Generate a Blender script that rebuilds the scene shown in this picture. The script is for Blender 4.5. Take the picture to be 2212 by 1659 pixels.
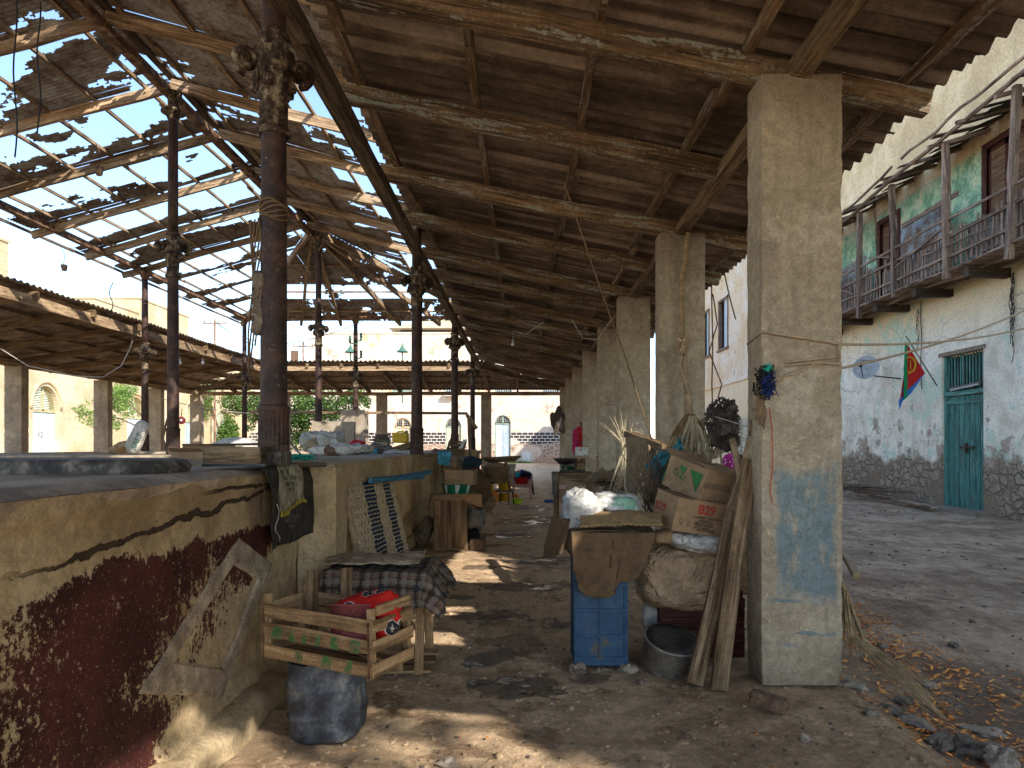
import bpy, math, random
import numpy as np
from mathutils import Vector, Matrix, noise
R = math.radians
random.seed(7)
S = bpy.context.scene
for o in list(bpy.data.objects): bpy.data.objects.remove(o)

# ---------------------------------------------------------------- camera, sky, sun, exposure
F = 1474.7; VX = 1128.0; HY = 962.0; CZ = 1.55       # picture scale used to place things: P(x, y, distance)
cam = bpy.data.cameras.new('Camera'); camo = bpy.data.objects.new('Camera', cam); S.collection.objects.link(camo)
camo.location = (0, 0, CZ); camo.rotation_euler = (R(90), 0, 0)
cam.sensor_width = 36; cam.lens = 24.0; cam.clip_start = .05; cam.clip_end = 1500
cam.shift_x = (1106 - VX) / 2212; cam.shift_y = (HY - 829.5) / 2212
S.camera = camo
SUNV = Vector((.68, -.73, 0)).normalized(); ELEV = R(35.6)
SUN = Vector((SUNV.x * math.cos(ELEV), SUNV.y * math.cos(ELEV), math.sin(ELEV)))
w = bpy.data.worlds.new('World'); S.world = w; w.use_nodes = True
wn = w.node_tree; bg = wn.nodes['Background']; sky = wn.nodes.new('ShaderNodeTexSky')
sky.sky_type = 'NISHITA'; sky.sun_disc = False; sky.sun_elevation = ELEV
sky.sun_rotation = math.atan2(SUN.x, SUN.y); sky.air_density = 1.0; sky.dust_density = .3; sky.ozone_density = 1.8
wn.links.new(sky.outputs[0], bg.inputs[0]); bg.inputs[1].default_value = .12
sl = bpy.data.lights.new('Sun', 'SUN'); sl.energy = 2.25; sl.angle = R(.53); sl.color = (1, .94, .85)
so = bpy.data.objects.new('Sun', sl); S.collection.objects.link(so); so.location = SUN * 60
so.rotation_euler = (-SUN).to_track_quat('-Z', 'Y').to_euler()
S.view_settings.view_transform = 'Standard'; S.view_settings.look = 'None'; S.view_settings.gamma = 1
S.view_settings.exposure = 1.72
S.render.resolution_x = 1024; S.render.resolution_y = 768
try:
    S.cycles.max_bounces = 10; S.cycles.diffuse_bounces = 6; S.cycles.glossy_bounces = 3; S.cycles.transmission_bounces = 4; S.cycles.transparent_max_bounces = 8
except Exception: pass

def P(x, y, d): return Vector(((x - VX) * d / F, d, CZ + (HY - y) * d / F))
def Gd(x, y, z=0.):
    d = (CZ - z) * F / (y - HY); return Vector(((x - VX) * d / F, d, z))
def fbm(x, y, z, o=3):
    return noise.fractal(Vector((x, y, z)), 1.0, 2.0, o, noise_basis='PERLIN_ORIGINAL')
rnd = random.uniform

# ---------------------------------------------------------------- scene tree helpers
COL = S.collection
def tag(o, label, cat, group=None, kind=None):
    if label: o['label'] = label
    if cat: o['category'] = cat
    if group: o['group'] = group
    if kind: o['kind'] = kind
    return o
def thing(name, label, cat, loc, group=None):
    o = bpy.data.objects.new(name, None); COL.objects.link(o); o.location = Vector(loc); o.empty_display_size = .2
    o['wl'] = list(Vector(loc)); return tag(o, label, cat, group)
def origin(o): return Vector(o['wl'])
class MB:
    def __init__(s): s.v = []; s.f = []; s.u = []; s.sm = []
    def face(s, idx, uv=None, sm=False):
        s.f.append(idx); s.u.append(uv if uv else [(0, 0)] * len(idx)); s.sm.append(sm)
    def box8(s, c, uo=None):           # 8 corners: bottom ring then top ring
        b = len(s.v); s.v += [Vector(p) for p in c]
        c = [Vector(p) for p in c]
        L = [(c[1]-c[0]).length, (c[3]-c[0]).length, (c[4]-c[0]).length]
        uo = rnd(0, 50) if uo is None else uo
        ax = L.index(max(L))
        for q, (a, e) in (((0,3,2,1),(1,0)), ((4,5,6,7),(0,1)), ((0,1,5,4),(0,2)), ((1,2,6,5),(1,2)), ((2,3,7,6),(0,2)), ((3,0,4,7),(1,2))):
            uv = []
            for i in q:
                p = c[i] - c[0]
                t = [p.dot((c[1]-c[0]).normalized()) if L[0] else 0, p.dot((c[3]-c[0]).normalized()) if L[1] else 0, p.dot((c[4]-c[0]).normalized()) if L[2] else 0]
                A = (a, e) if a == ax else ((e, a) if e == ax else (a, e))
                uv.append((t[A[0]] + uo, t[A[1]] + uo * .37 + .3 * q[0]))
            s.face([b + i for i in q], uv)
    def box(s, c, size, rot=None):
        c = Vector(c); hx, hy, hz = [k / 2 for k in size]
        M = rot if rot else Matrix.Identity(3)
        s.box8([c + M @ Vector(p) for p in ((-hx,-hy,-hz),(hx,-hy,-hz),(hx,hy,-hz),(-hx,hy,-hz),(-hx,-hy,hz),(hx,-hy,hz),(hx,hy,hz),(-hx,hy,hz))])
    def bb(s, x0, x1, y0, y1, z0, z1): s.box(((x0+x1)/2, (y0+y1)/2, (z0+z1)/2), (x1-x0, y1-y0, z1-z0))
    def obox(s, C, a, b, h):           # corner + three edge vectors
        C, a, b, h = map(Vector, (C, a, b, h))
        s.box8([C, C+a, C+a+b, C+b, C+h, C+a+h, C+a+b+h, C+b+h])
    def beam(s, p0, p1, w, h, seg=1, wob=0., taper=1., up=(0,0,1), roll=0.):
        p0, p1 = Vector(p0), Vector(p1); d = (p1 - p0); L = d.length; d.normalize()
        sd = d.cross(Vector(up)); sd = sd.normalized() if sd.length > 1e-4 else Vector((1, 0, 0)); u2 = sd.cross(d)
        if roll: q = Matrix.Rotation(roll, 3, d); sd = q @ sd; u2 = q @ u2
        uo = rnd(0, 60); sdn = rnd(0, 90); b = len(s.v)
        for k in range(seg + 1):
            t = k / seg; c = p0.lerp(p1, t)
            if wob: c = c + sd * noise.noise(Vector((t*L*.7+sdn, 0, 0))) * wob + u2 * noise.noise(Vector((t*L*.7+sdn, 7, 0))) * wob
            f = 1 + (taper - 1) * t
            ww, hh = w * f / 2, h * f / 2
            if wob: ww *= 1 + .25 * noise.noise(Vector((t*L*2+sdn, 3, 0))); hh *= 1 + .25 * noise.noise(Vector((t*L*2+sdn, 5, 0)))
            s.v += [c - sd*ww - u2*hh, c + sd*ww - u2*hh, c + sd*ww + u2*hh, c - sd*ww + u2*hh]
        per = [0, w, w+h, 2*w+h, 2*w+2*h]
        for k in range(seg):
            a = b + 4*k; u0 = uo + L*k/seg; u1 = uo + L*(k+1)/seg
            for j in range(4):
                jj = (j+1) % 4
                s.face([a+j, a+jj, a+4+jj, a+4+j], [(u0, per[j]+uo), (u0, per[j+1]+uo), (u1, per[j+1]+uo), (u1, per[j]+uo)])
        s.face([b+3, b+2, b+1, b], [(uo, 0)]*4); e = b + 4*seg; s.face([e, e+1, e+2, e+3], [(uo, 0)]*4)
    def tube(s, pts, r, n=8, cap=True, sm=True):
        pts = [Vector(p) for p in pts]; m = len(pts); b = len(s.v)
        rr = r if isinstance(r, (list, tuple)) else [r] * m
        prev = None; acc = rnd(0, 20)
        for i, p in enumerate(pts):
            t = (pts[min(i+1, m-1)] - pts[max(i-1, 0)]).normalized()
            if prev is None: a = t.orthogonal().normalized()
            else: a = (prev - t * prev.dot(t)); a = a.normalized() if a.length > 1e-5 else t.orthogonal().normalized()
            prev = a; c = t.cross(a)
            s.v += [p + (a*math.cos(2*math.pi*k/n) + c*math.sin(2*math.pi*k/n)) * rr[i] for k in range(n)]
        for i in range(m-1):
            l = (pts[i+1]-pts[i]).length
            for k in range(n):
                kk = (k+1) % n; a = b + i*n
                s.face([a+k, a+kk, a+n+kk, a+n+k], [(acc, k*.02), (acc, k*.02+.02), (acc+l, k*.02+.02), (acc+l, k*.02)], sm)
            acc += l
        if cap: s.face([b+k for k in range(n)][::-1]); s.face([b+(m-1)*n+k for k in range(n)])
    def lathe(s, prof, c=(0,0,0), n=24, M=None, flute=0, fl=0., sm=True, jit=0., cap=False):
        c = Vector(c); b = len(s.v); m = len(prof)
        for i, q in enumerate(prof):
            r, z = q[0], q[1]; fk = q[2] if len(q) > 2 else 1
            for k in range(n):
                a = 2*math.pi*k/n; r2 = r * (1 + fl * fk * math.cos(flute * a)) if flute else r
                if jit: r2 += jit * noise.noise(Vector((math.cos(a)*3+c.x*7, math.sin(a)*3+c.y*3, z*9)))
                p = Vector((r2*math.cos(a), r2*math.sin(a), z)); s.v.append(c + (M @ p if M else p))
        for i in range(m-1):
            for k in range(n):
                kk = (k+1) % n; a = b + i*n
                s.face([a+k, a+kk, a+n+kk, a+n+k], [(k/n, prof[i][1]), (k/n+1/n, prof[i][1]), (k/n+1/n, prof[i+1][1]), (k/n, prof[i+1][1])], sm)
        if cap: s.face([b+k for k in range(n)][::-1]); s.face([b+(m-1)*n+k for k in range(n)])
    def grid(s, nu, nv, fn, sm=True, keep=None, uvs=(1, 1), flip=False):
        b = len(s.v)
        for j in range(nv+1):
            for i in range(nu+1): s.v.append(Vector(fn(i/nu, j/nv)))
        for j in range(nv):
            for i in range(nu):
                if keep and not keep((i+.5)/nu, (j+.5)/nv): continue
                a = b + j*(nu+1) + i; q = [a, a+1, a+nu+2, a+nu+1]
                uv = [(i/nu*uvs[0], j/nv*uvs[1]), ((i+1)/nu*uvs[0], j/nv*uvs[1]), ((i+1)/nu*uvs[0], (j+1)/nv*uvs[1]), (i/nu*uvs[0], (j+1)/nv*uvs[1])]
                if flip: q = q[::-1]; uv = uv[::-1]
                s.face(q, uv, sm)
    def poly(s, pts): b = len(s.v); s.v += [Vector(p) for p in pts]; s.face(list(range(b, b+len(pts))))
    def rock(s, c, r, seed=0, sq=(1, 1, .7), amp=.35, rot=0., n=10):
        c = Vector(c)
        def fn(u, v):
            a = 2*math.pi*u; t = math.pi*(v-.5); d = Vector((math.cos(a)*math.cos(t), math.sin(a)*math.cos(t), math.sin(t)))
            k = 1 + amp * noise.noise(d*1.3 + Vector((seed*3.1, seed, 0))) * 2 + amp*.4*noise.noise(d*4 + Vector((seed, 0, 0)))
            p = Vector((d.x*sq[0], d.y*sq[1], d.z*sq[2])) * r * k
            return c + Matrix.Rotation(rot, 3, 'Z') @ p
        s.grid(n+4, n, fn, sm=False)
    def sack(s, c, dims, rot=(0,0,0), seed=0, e=.55, wr=.03, wf=6., n=28, sag=0.):
        c = Vector(c); M = Matrix.Rotation(rot[2], 3, 'Z') @ Matrix.Rotation(rot[1], 3, 'Y') @ Matrix.Rotation(rot[0], 3, 'X')
        sp = lambda v, q: math.copysign(abs(v) ** q, v)
        def fn(u, v):
            a = 2*math.pi*u; t = math.pi*(v-.5)
            d = Vector((sp(math.cos(t), e)*sp(math.cos(a), e), sp(math.cos(t), e)*sp(math.sin(a), e), sp(math.sin(t), e*1.1)))
            p = Vector((d.x*dims[0]/2, d.y*dims[1]/2, d.z*dims[2]/2))
            k = wr * (noise.noise(p*wf + Vector((seed*5.3, seed, 1))) + .6*abs(noise.noise(p*wf*2.3 + Vector((seed, 2, 0)))) - .2 + .3*noise.noise(p*wf*6))
            p = p + d.normalized() * k
            p.z -= sag * (abs(d.x) ** 2)
            return c + M @ p
        s.grid(n, n*2//3, fn, flip=False)
    def build(s, name, mat, parent=None, mods=None):
        me = bpy.data.meshes.new(name); me.from_pydata([tuple(v) for v in s.v], [], s.f)
        uvl = me.uv_layers.new(name='UVMap')
        fl = [c for q in s.u for p in q for c in p]
        uvl.data.foreach_set('uv', fl)
        me.polygons.foreach_set('use_smooth', s.sm)
        me.materials.append(mat)
        return place(name, me, parent, mods)
def place(name, me, parent=None, mods=None):
    n = len(me.vertices)
    co = np.empty(n*3); me.vertices.foreach_get('co', co); co = co.reshape(-1, 3)
    lo, hi = co.min(0), co.max(0); c = Vector(((lo[0]+hi[0])/2, (lo[1]+hi[1])/2, lo[2]))
    me.transform(Matrix.Translation(-c)); me.update()
    o = bpy.data.objects.new(name, me); COL.objects.link(o); o['wl'] = list(c)
    if parent is not None: o.parent = parent; o.location = c - origin(parent)
    else: o.location = c
    for m in (mods or []):
        k = o.modifiers.new(m[0].lower(), m[0])
        for a, b in m[1].items(): setattr(k, a, b)
    return o
SOL = lambda t: ('SOLIDIFY', {'thickness': t, 'offset': 0})
BEV = lambda w, s=2: ('BEVEL', {'width': w, 'segments': s, 'limit_method': 'ANGLE'})
def solo(name, mb, mat, label, cat, group=None, kind=None, mods=None):
    return tag(mb.build(name, mat, None, mods), label, cat, group, kind)
def npmesh(name, V, Fq, UV, mat, parent=None, smooth=True):
    me = bpy.data.meshes.new(name); me.vertices.add(len(V)); me.vertices.foreach_set('co', V.ravel())
    k = len(Fq); me.loops.add(4*k); me.loops.foreach_set('vertex_index', Fq.ravel())
    me.polygons.add(k); me.polygons.foreach_set('loop_start', np.arange(0, 4*k, 4)); me.polygons.foreach_set('loop_total', np.full(k, 4))
    uvl = me.uv_layers.new(name='UVMap'); uvl.data.foreach_set('uv', UV[Fq.ravel()].ravel())
    me.polygons.foreach_set('use_smooth', np.full(k, smooth)); me.update(calc_edges=True); me.validate()
    me.materials.append(mat); return place(name, me, parent)

def text(body, size, O, X, Y, mat, name='printed_text', parent=None, ext=.0006, align='LEFT', bold=0.):
    cu = bpy.data.curves.new('t', 'FONT'); cu.body = body; cu.size = size; cu.align_x = align; cu.extrude = ext; cu.offset = bold; cu.resolution_u = 3
    to = bpy.data.objects.new('t', cu); COL.objects.link(to); bpy.context.view_layer.update()
    dg = bpy.context.evaluated_depsgraph_get(); me = bpy.data.meshes.new_from_object(to.evaluated_get(dg))
    bpy.data.objects.remove(to); bpy.data.curves.remove(cu)
    X = Vector(X).normalized(); Y = Vector(Y).normalized(); Z = X.cross(Y)
    T = Matrix((X, Y, Z)).transposed().to_4x4(); T.translation = Vector(O) + Z * .0015
    me.transform(T); me.materials.clear(); me.materials.append(mat); me.name = name
    return place(name, me, parent)

# ---------------------------------------------------------------- node material helpers
class NB:
    con = 1.55
    def __init__(s, name):
        s.m = bpy.data.materials.new(name); s.m.use_nodes = True; s.t = s.m.node_tree; s.t.nodes.clear()
        s.out = s.t.nodes.new('ShaderNodeOutputMaterial'); s.b = s.t.nodes.new('ShaderNodeBsdfPrincipled')
        s.t.links.new(s.b.outputs[0], s.out.inputs[0])
        s.pos = s.n('NewGeometry').outputs['Position']; s.uv = s.n('UVMap').outputs[0]; s.rnd = s.n('ObjectInfo').outputs['Random']
        s.nrm = s.n('NewGeometry').outputs['Normal']
    def n(s, t, **k):
        q = s.t.nodes.new('ShaderNode' + t)
        for a, b in k.items(): setattr(q, a, b)
        return q
    def l(s, v, i):
        if isinstance(v, bpy.types.NodeSocket): s.t.links.new(v, i)
        elif isinstance(v, (tuple, list)):
            i.default_value = tuple(v) + (1,) if (len(v) == 3 and i.type == 'RGBA') else tuple(v)
        elif i.type == 'VECTOR': i.default_value = (v, v, v)
        else: i.default_value = v
    def vec(s, v=None, scale=(1,1,1), loc=(0,0,0), rot=(0,0,0)):
        q = s.n('Mapping'); s.l(v if v is not None else s.pos, q.inputs[0]); q.inputs['Location'].default_value = loc; q.inputs['Scale'].default_value = scale; q.inputs['Rotation'].default_value = rot
        return q.outputs[0]
    def no(s, sc, det=5, ro=.6, v=None, di=0., col=False):
        q = s.n('TexNoise'); s.l(v if v is not None else s.pos, q.inputs['Vector']); q.inputs['Scale'].default_value = sc; q.inputs['Detail'].default_value = det
        q.inputs['Roughness'].default_value = ro; q.inputs['Distortion'].default_value = di; return q.outputs['Color' if col else 'Fac']
    def vo(s, sc, feat='F1', v=None, out='Distance', rn=1.):
        q = s.n('TexVoronoi', feature=feat); s.l(v if v is not None else s.pos, q.inputs['Vector']); q.inputs['Scale'].default_value = sc; q.inputs['Randomness'].default_value = rn; return q.outputs[out]
    def m_(s, op, a, b=0., c=None, cl=False):
        q = s.n('Math', operation=op, use_clamp=cl); s.l(a, q.inputs[0]); s.l(b, q.inputs[1])
        if c is not None: s.l(c, q.inputs[2])
        return q.outputs[0]
    def vm(s, op, a, b=(0,0,0)):
        q = s.n('VectorMath', operation=op); s.l(a, q.inputs[0]); s.l(b, q.inputs[1]); return q.outputs['Value' if op in ('LENGTH','DOT_PRODUCT','DISTANCE') else 'Vector']
    def ss(s, f, a, b, lo=0., hi=1.):
        q = s.n('MapRange', interpolation_type='SMOOTHSTEP'); s.l(f, q.inputs[0]); s.l(a, q.inputs[1]); s.l(b, q.inputs[2]); s.l(lo, q.inputs[3]); s.l(hi, q.inputs[4]); return q.outputs[0]
    def mix(s, f, a, b, mode='MIX'):
        q = s.n('MixRGB', blend_type=mode); s.l(f, q.inputs[0]); s.l(a, q.inputs[1]); s.l(b, q.inputs[2]); return q.outputs[0]
    def ramp(s, f, *st, interp='LINEAR'):
        q = s.n('ValToRGB'); e = q.color_ramp; e.interpolation = interp; s.l(s.m_('MULTIPLY_ADD', f, s.con, .5-.5*s.con), q.inputs[0])
        while len(e.elements) < len(st): e.elements.new(.5)
        for el, (p, c) in zip(e.elements, st): el.position = p; el.color = tuple(c) + (1,)
        return q.outputs[0]
    def xyz(s, v=None):
        q = s.n('SeparateXYZ'); s.l(v if v is not None else s.pos, q.inputs[0]); return q.outputs
    def cmb(s, x, y, z):
        q = s.n('CombineXYZ'); s.l(x, q.inputs[0]); s.l(y, q.inputs[1]); s.l(z, q.inputs[2]); return q.outputs[0]
    def hsv(s, c, h=.5, sa=1., v=1.):
        q = s.n('HueSaturation'); s.l(h, q.inputs[0]); s.l(sa, q.inputs[1]); s.l(v, q.inputs[2]); s.l(c, q.inputs[4]); return q.outputs[0]
    def fin(s, col, ro=.85, bumps=(), metal=0., spec=.3, fine=1., **k):
        if fine:
            f_ = s.m_('ADD', s.m_('MULTIPLY', s.no(75, 3, .75), .5), s.m_('MULTIPLY', s.no(17, 4, .7), .5))
            f_ = s.ss(f_, .36, .64, 1-.24*fine, 1+.20*fine); col = s.mix(1., col, s.cmb(f_, f_, f_), 'MULTIPLY')
        s.l(col, s.b.inputs['Base Color']); s.l(ro, s.b.inputs['Roughness']); s.l(metal, s.b.inputs['Metallic']); s.l(spec, s.b.inputs['Specular IOR Level'])
        pn = None
        for h, st, di in bumps:
            q = s.n('Bump'); s.l(h, q.inputs['Height']); q.inputs['Strength'].default_value = st; q.inputs['Distance'].default_value = di
            if pn: s.t.links.new(pn, q.inputs['Normal'])
            pn = q.outputs[0]
        if pn: s.t.links.new(pn, s.b.inputs['Normal'])
        for a, b in k.items(): s.l(b, s.b.inputs[a.replace('_', ' ')])
        return s.m
# ================================================================ materials
def cracks(b, sc, wd, seed=0., warp=.35):
    v = b.vm('ADD', b.pos, b.vm('SCALE', b.no(1.6, 4, .6, col=True)))
    q = b.n('VectorMath', operation='SCALE'); b.l(b.no(2.2, 5, .65, col=True), q.inputs[0]); q.inputs['Scale'].default_value = warp
    v = b.vm('ADD', b.vec(loc=(seed, seed, 0)), q.outputs[0])
    return b.ss(b.vo(sc, 'DISTANCE_TO_EDGE', v), 0., wd, 1., 0.)
def box_mask(b, c, h, soft, nscale=4., namp=.25, seed=0.):
    # noise-edged box around world point c with half sizes h
    d = b.vm('DIVIDE', b.vm('SUBTRACT', b.pos, c), h)
    d = b.vm('ABSOLUTE', d); x, y, z = b.xyz(d)
    m = b.m_('MAXIMUM', b.m_('MAXIMUM', x, y), z)
    m = b.m_('ADD', m, b.m_('MULTIPLY', b.m_('SUBTRACT', b.no(nscale, 5, .65, v=b.vec(loc=(seed, 0, seed))), .5), namp * 4))
    return b.ss(m, 1 - soft, 1 + soft, 1., 0.)

def mk_concrete(name, c0=(.27,.225,.16), c1=(.40,.345,.26), blue=False):
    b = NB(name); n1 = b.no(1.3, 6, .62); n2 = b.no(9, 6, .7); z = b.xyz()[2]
    st = b.no(5, 4, .6, v=b.vec(scale=(1, 1, .12)))
    c = b.ramp(b.m_('ADD', b.m_('MULTIPLY', n1, .6), b.m_('MULTIPLY', n2, .4)), (.33, c0), (.52, tuple((a+e)/2 for a, e in zip(c0, c1))), (.7, c1))
    c = b.mix(b.ss(st, .48, .68, 0., .5), c, (.17,.14,.11)); c = b.mix(b.m_('MULTIPLY', b.ss(b.no(2.1, 5, .7, v=b.vec(loc=(2, 5, 1))), .52, .62), .35), c, (.52,.47,.39))
    ck = b.m_('MULTIPLY', cracks(b, 3.2, .02), b.ss(b.no(.9, 3), .40, .52)); c = b.mix(b.m_('MULTIPLY', ck, .75), c, (.5,.42,.3))
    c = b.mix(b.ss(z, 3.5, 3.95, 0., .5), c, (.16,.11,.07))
    c = b.mix(b.ss(b.no(26, 3, .7), .66, .74, 0., .6), c, (.11,.085,.06))
    c = b.mix(b.ss(b.m_('ADD', z, b.m_('MULTIPLY', n2, .5)), .2, .75, .45, 0.), c, (.15,.12,.085))
    if blue:
        bm = box_mask(b, (1.83, 4.41, .97), (.19, .3, .40), .14, 3.2, .20)
        bm = b.m_('MULTIPLY', bm, b.ss(b.no(14, 5, .7, v=b.vec(scale=(1, 1, .35))), .30, .52))
        bm2 = box_mask(b, (1.80, 4.41, .42), (.22, .3, .14), .25, 5, .4, 3.)
        bm2 = b.m_('MULTIPLY', bm2, b.ss(b.no(7, 3, .6, v=b.vec(scale=(.5, 1, 2.5), rot=(0,.5,0))), .55, .62))
        c = b.mix(b.m_('MULTIPLY', b.m_('MAXIMUM', bm, bm2), .8), c, (.115,.19,.225))
    return b.fin(c, .92, [(n2, .35, .02), (b.no(55, 4, .7), .4, .006), (ck, .5, .01)])
M = {}
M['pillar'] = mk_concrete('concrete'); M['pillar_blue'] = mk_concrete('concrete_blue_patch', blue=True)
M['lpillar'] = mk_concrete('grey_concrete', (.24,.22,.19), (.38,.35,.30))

def mk_counter(name, red=False):
    b = NB(name); n1 = b.no(1.1, 6, .65); n2 = b.no(7, 8, .72); n3 = b.no(30, 6, .75); x, y, z = b.xyz()
    c = b.ramp(n1, (.3, (.27,.19,.10)), (.5, (.40,.30,.17)), (.7, (.50,.40,.25)))
    c = b.mix(b.ss(n2, .45, .7, 0., .5), c, (.22,.17,.12))
    c = b.mix(b.ss(b.no(16, 4, .7), .6, .72, 0., .5), c, (.14,.10,.07))
    bumps = [(n2, .6, .04), (n3, .5, .012)]
    if red:
        nv = b.no(9, 6, .8, v=b.vec(scale=(1, 1, .4), loc=(3, 1, 0)))
        v = b.m_('ADD', b.m_('MULTIPLY', nv, .35), b.m_('ADD', b.m_('MULTIPLY', b.no(34, 5, .8), .45), b.m_('MULTIPLY', b.no(2.6, 5, .6), .20)))
        top = b.ss(b.m_('ADD', z, b.m_('MULTIPLY', b.no(1.7, 5, .6), .25)), 1.14, 1.26)
        dz = b.m_('ABSOLUTE', b.m_('DIVIDE', b.m_('SUBTRACT', z, .55), .42)); dy = b.m_('ABSOLUTE', b.m_('DIVIDE', b.m_('SUBTRACT', y, 3.55), .78))
        loz = b.ss(b.m_('ADD', dz, dy), .55, 1.55, 1., 0.)
        foot = b.ss(b.m_('SUBTRACT', z, b.m_('MULTIPLY', b.m_('SUBTRACT', y, 2.9), .50)), -.05, .30, 1., 0.)
        foot = b.m_('MULTIPLY', foot, b.ss(y, 2.6, 3.0))
        corner = b.m_('MULTIPLY', b.ss(y, 4.1, 4.7), b.ss(b.no(2.2, 5, .6), .40, .55))
        lft = b.ss(y, 2.1, 2.5, 1., 0.)
        thr = b.m_('ADD', .592, b.m_('ADD', b.m_('MULTIPLY', loz, -.105), b.m_('ADD', b.m_('MULTIPLY', foot, -.25), b.m_('ADD', b.m_('MULTIPLY', corner, -.07), b.m_('ADD', b.m_('MULTIPLY', lft, -.06), b.m_('MULTIPLY', top, -.3))))))
        pm = b.ss(b.m_('SUBTRACT', thr, v), -.006, .010)
        rc = b.ramp(b.no(3, 4), (.35, (.042,.010,.008)), (.65, (.085,.020,.014)))
        rc = b.mix(b.ss(b.no(60, 3, .7), .62, .7), rc, (.33,.25,.16))
        c = b.mix(pm, c, rc)
        ln = b.m_('SUBTRACT', b.m_('SUBTRACT', z, b.m_('ADD', 1.13, b.m_('MULTIPLY', b.m_('SUBTRACT', y, 2.1), .062))), b.m_('MULTIPLY', b.m_('SUBTRACT', b.no(3.2, 5, .65), .5), .14))
        wd = b.ss(b.no(2.0, 3, .6), .3, .7, .001, .013)
        ck = b.m_('MULTIPLY', b.ss(b.m_('ABSOLUTE', ln), wd, b.m_('ADD', wd, .006), 1., 0.), b.ss(y, 2.0, 2.4))
        ln2 = b.m_('SUBTRACT', b.m_('SUBTRACT', z, 1.315), b.m_('MULTIPLY', b.m_('SUBTRACT', b.no(5, 5, .65), .5), .06))
        ck2 = b.m_('MULTIPLY', b.ss(b.m_('ABSOLUTE', ln2), .004, .012, 1., 0.), b.ss(y, 3.3, 3.6))
        ck = b.m_('MAXIMUM', ck, ck2)
        c = b.mix(ck, c, (.05,.032,.018)); bumps.append((b.m_('SUBTRACT', 1., ck), 1., .03)); bumps.append((pm, .7, .006))
    return b.fin(c, .9, bumps)
M['counter'] = mk_counter('ochre_plaster'); M['counter_red'] = mk_counter('maroon_painted_plaster', True)
b = NB('worn_slab'); n = b.no(2.2, 6, .65); c = b.ramp(n, (.3, (.20,.17,.14)), (.5, (.34,.30,.25)), (.7, (.45,.40,.33)))
c = b.mix(b.ss(b.no(14, 5, .7), .55, .72, 0., .6), c, (.10,.08,.065)); M['slab'] = b.fin(c, .75, [(b.no(12, 6, .7), .4, .01)])
b = NB('dark_trough'); n = b.no(9, 7, .7); c = b.ramp(n, (.35, (.035,.03,.028)), (.52, (.09,.075,.06)), (.7, (.24,.20,.16))); M['trough'] = b.fin(c, .6, [(n, .5, .01)])

def mk_wood(name, c0, c1, c2, paint=None, pa=.5, v=1., ro=.85):
    b = NB(name); off = b.m_('MULTIPLY', b.rnd, 37.)
    vv = b.vm('ADD', b.uv, b.cmb(off, off, 0)); g = b.no(1, 6, .65, v=b.vec(vv, scale=(2.2, 55, 1)), di=.6); g2 = b.no(1, 4, .6, v=b.vec(vv, scale=(.9, 7, 1)), di=1.2)
    f = b.m_('ADD', b.m_('MULTIPLY', g, .55), b.m_('MULTIPLY', g2, .45))
    c = b.ramp(f, (.34, c0), (.5, c1), (.66, c2))
    kn = b.ss(b.vo(1, 'F1', b.vec(vv, scale=(1.6, 6, 1))), .0, .10, 1., 0.); c = b.mix(b.m_('MULTIPLY', kn, .7), c, c0)
    bumps = [(g, .5, .006)]
    if paint:
        p = b.ss(b.m_('ADD', b.m_('MULTIPLY', b.no(1, 5, .7, v=b.vec(vv, scale=(1.3, 14, 1)), di=1.), .7), b.m_('MULTIPLY', b.no(30, 4, .7), .3)), pa, pa + .05)
        c = b.mix(p, c, paint); bumps.append((p, .3, .003))
    c = b.hsv(c, .5, 1., b.m_('MULTIPLY', v, b.m_('ADD', .78, b.m_('MULTIPLY', b.rnd, .45))))
    return b.fin(c, ro, bumps)
M['rafter'] = mk_wood('painted_rafter', (.045,.028,.016), (.13,.082,.045), (.24,.165,.10), (.235,.25,.215), .53)
M['beam'] = mk_wood('weathered_beam', (.05,.034,.022), (.17,.115,.068), (.33,.24,.155))
M['oldbeam'] = mk_wood('mossy_beam', (.035,.026,.018), (.10,.074,.045), (.20,.155,.10), (.12,.13,.09), .62)
M['pwood'] = mk_wood('grey_weathered_timber', (.07,.045,.028), (.22,.15,.09), (.40,.30,.20))
M['grey'] = mk_wood('silvered_timber', (.045,.033,.028), (.14,.105,.088), (.27,.215,.18))
M['crate'] = mk_wood('crate_slat', (.14,.085,.04), (.33,.21,.11), (.48,.34,.20))
M['dark'] = mk_wood('dark_board', (.02,.013,.009), (.06,.04,.026), (.12,.085,.055))
M['plank'] = mk_wood('brown_plank', (.06,.038,.022), (.19,.13,.075), (.33,.245,.155))
M['bluewood'] = mk_wood('blue_painted_wood', (.02,.07,.11), (.03,.13,.20), (.07,.20,.28), (.12,.09,.06), .68)
M['brown_frame'] = mk_wood('maroon_shutter_frame', (.05,.015,.012), (.10,.03,.022), (.15,.055,.04), (.25,.2,.16), .7)
M['shutter'] = mk_wood('shutter_louvre', (.10,.05,.03), (.22,.13,.08), (.33,.22,.14))
M['teal'] = mk_wood('teal_painted_boards', (.03,.095,.08), (.07,.20,.17), (.15,.34,.29), (.11,.085,.06), .545, 1.05)
M['cream_door'] = mk_wood('cream_painted_door', (.35,.32,.24), (.52,.48,.36), (.62,.57,.45))
M['paleblue_door'] = mk_wood('pale_blue_door', (.33,.43,.50), (.48,.58,.64), (.58,.66,.70), (.42,.38,.30), .66)

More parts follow.
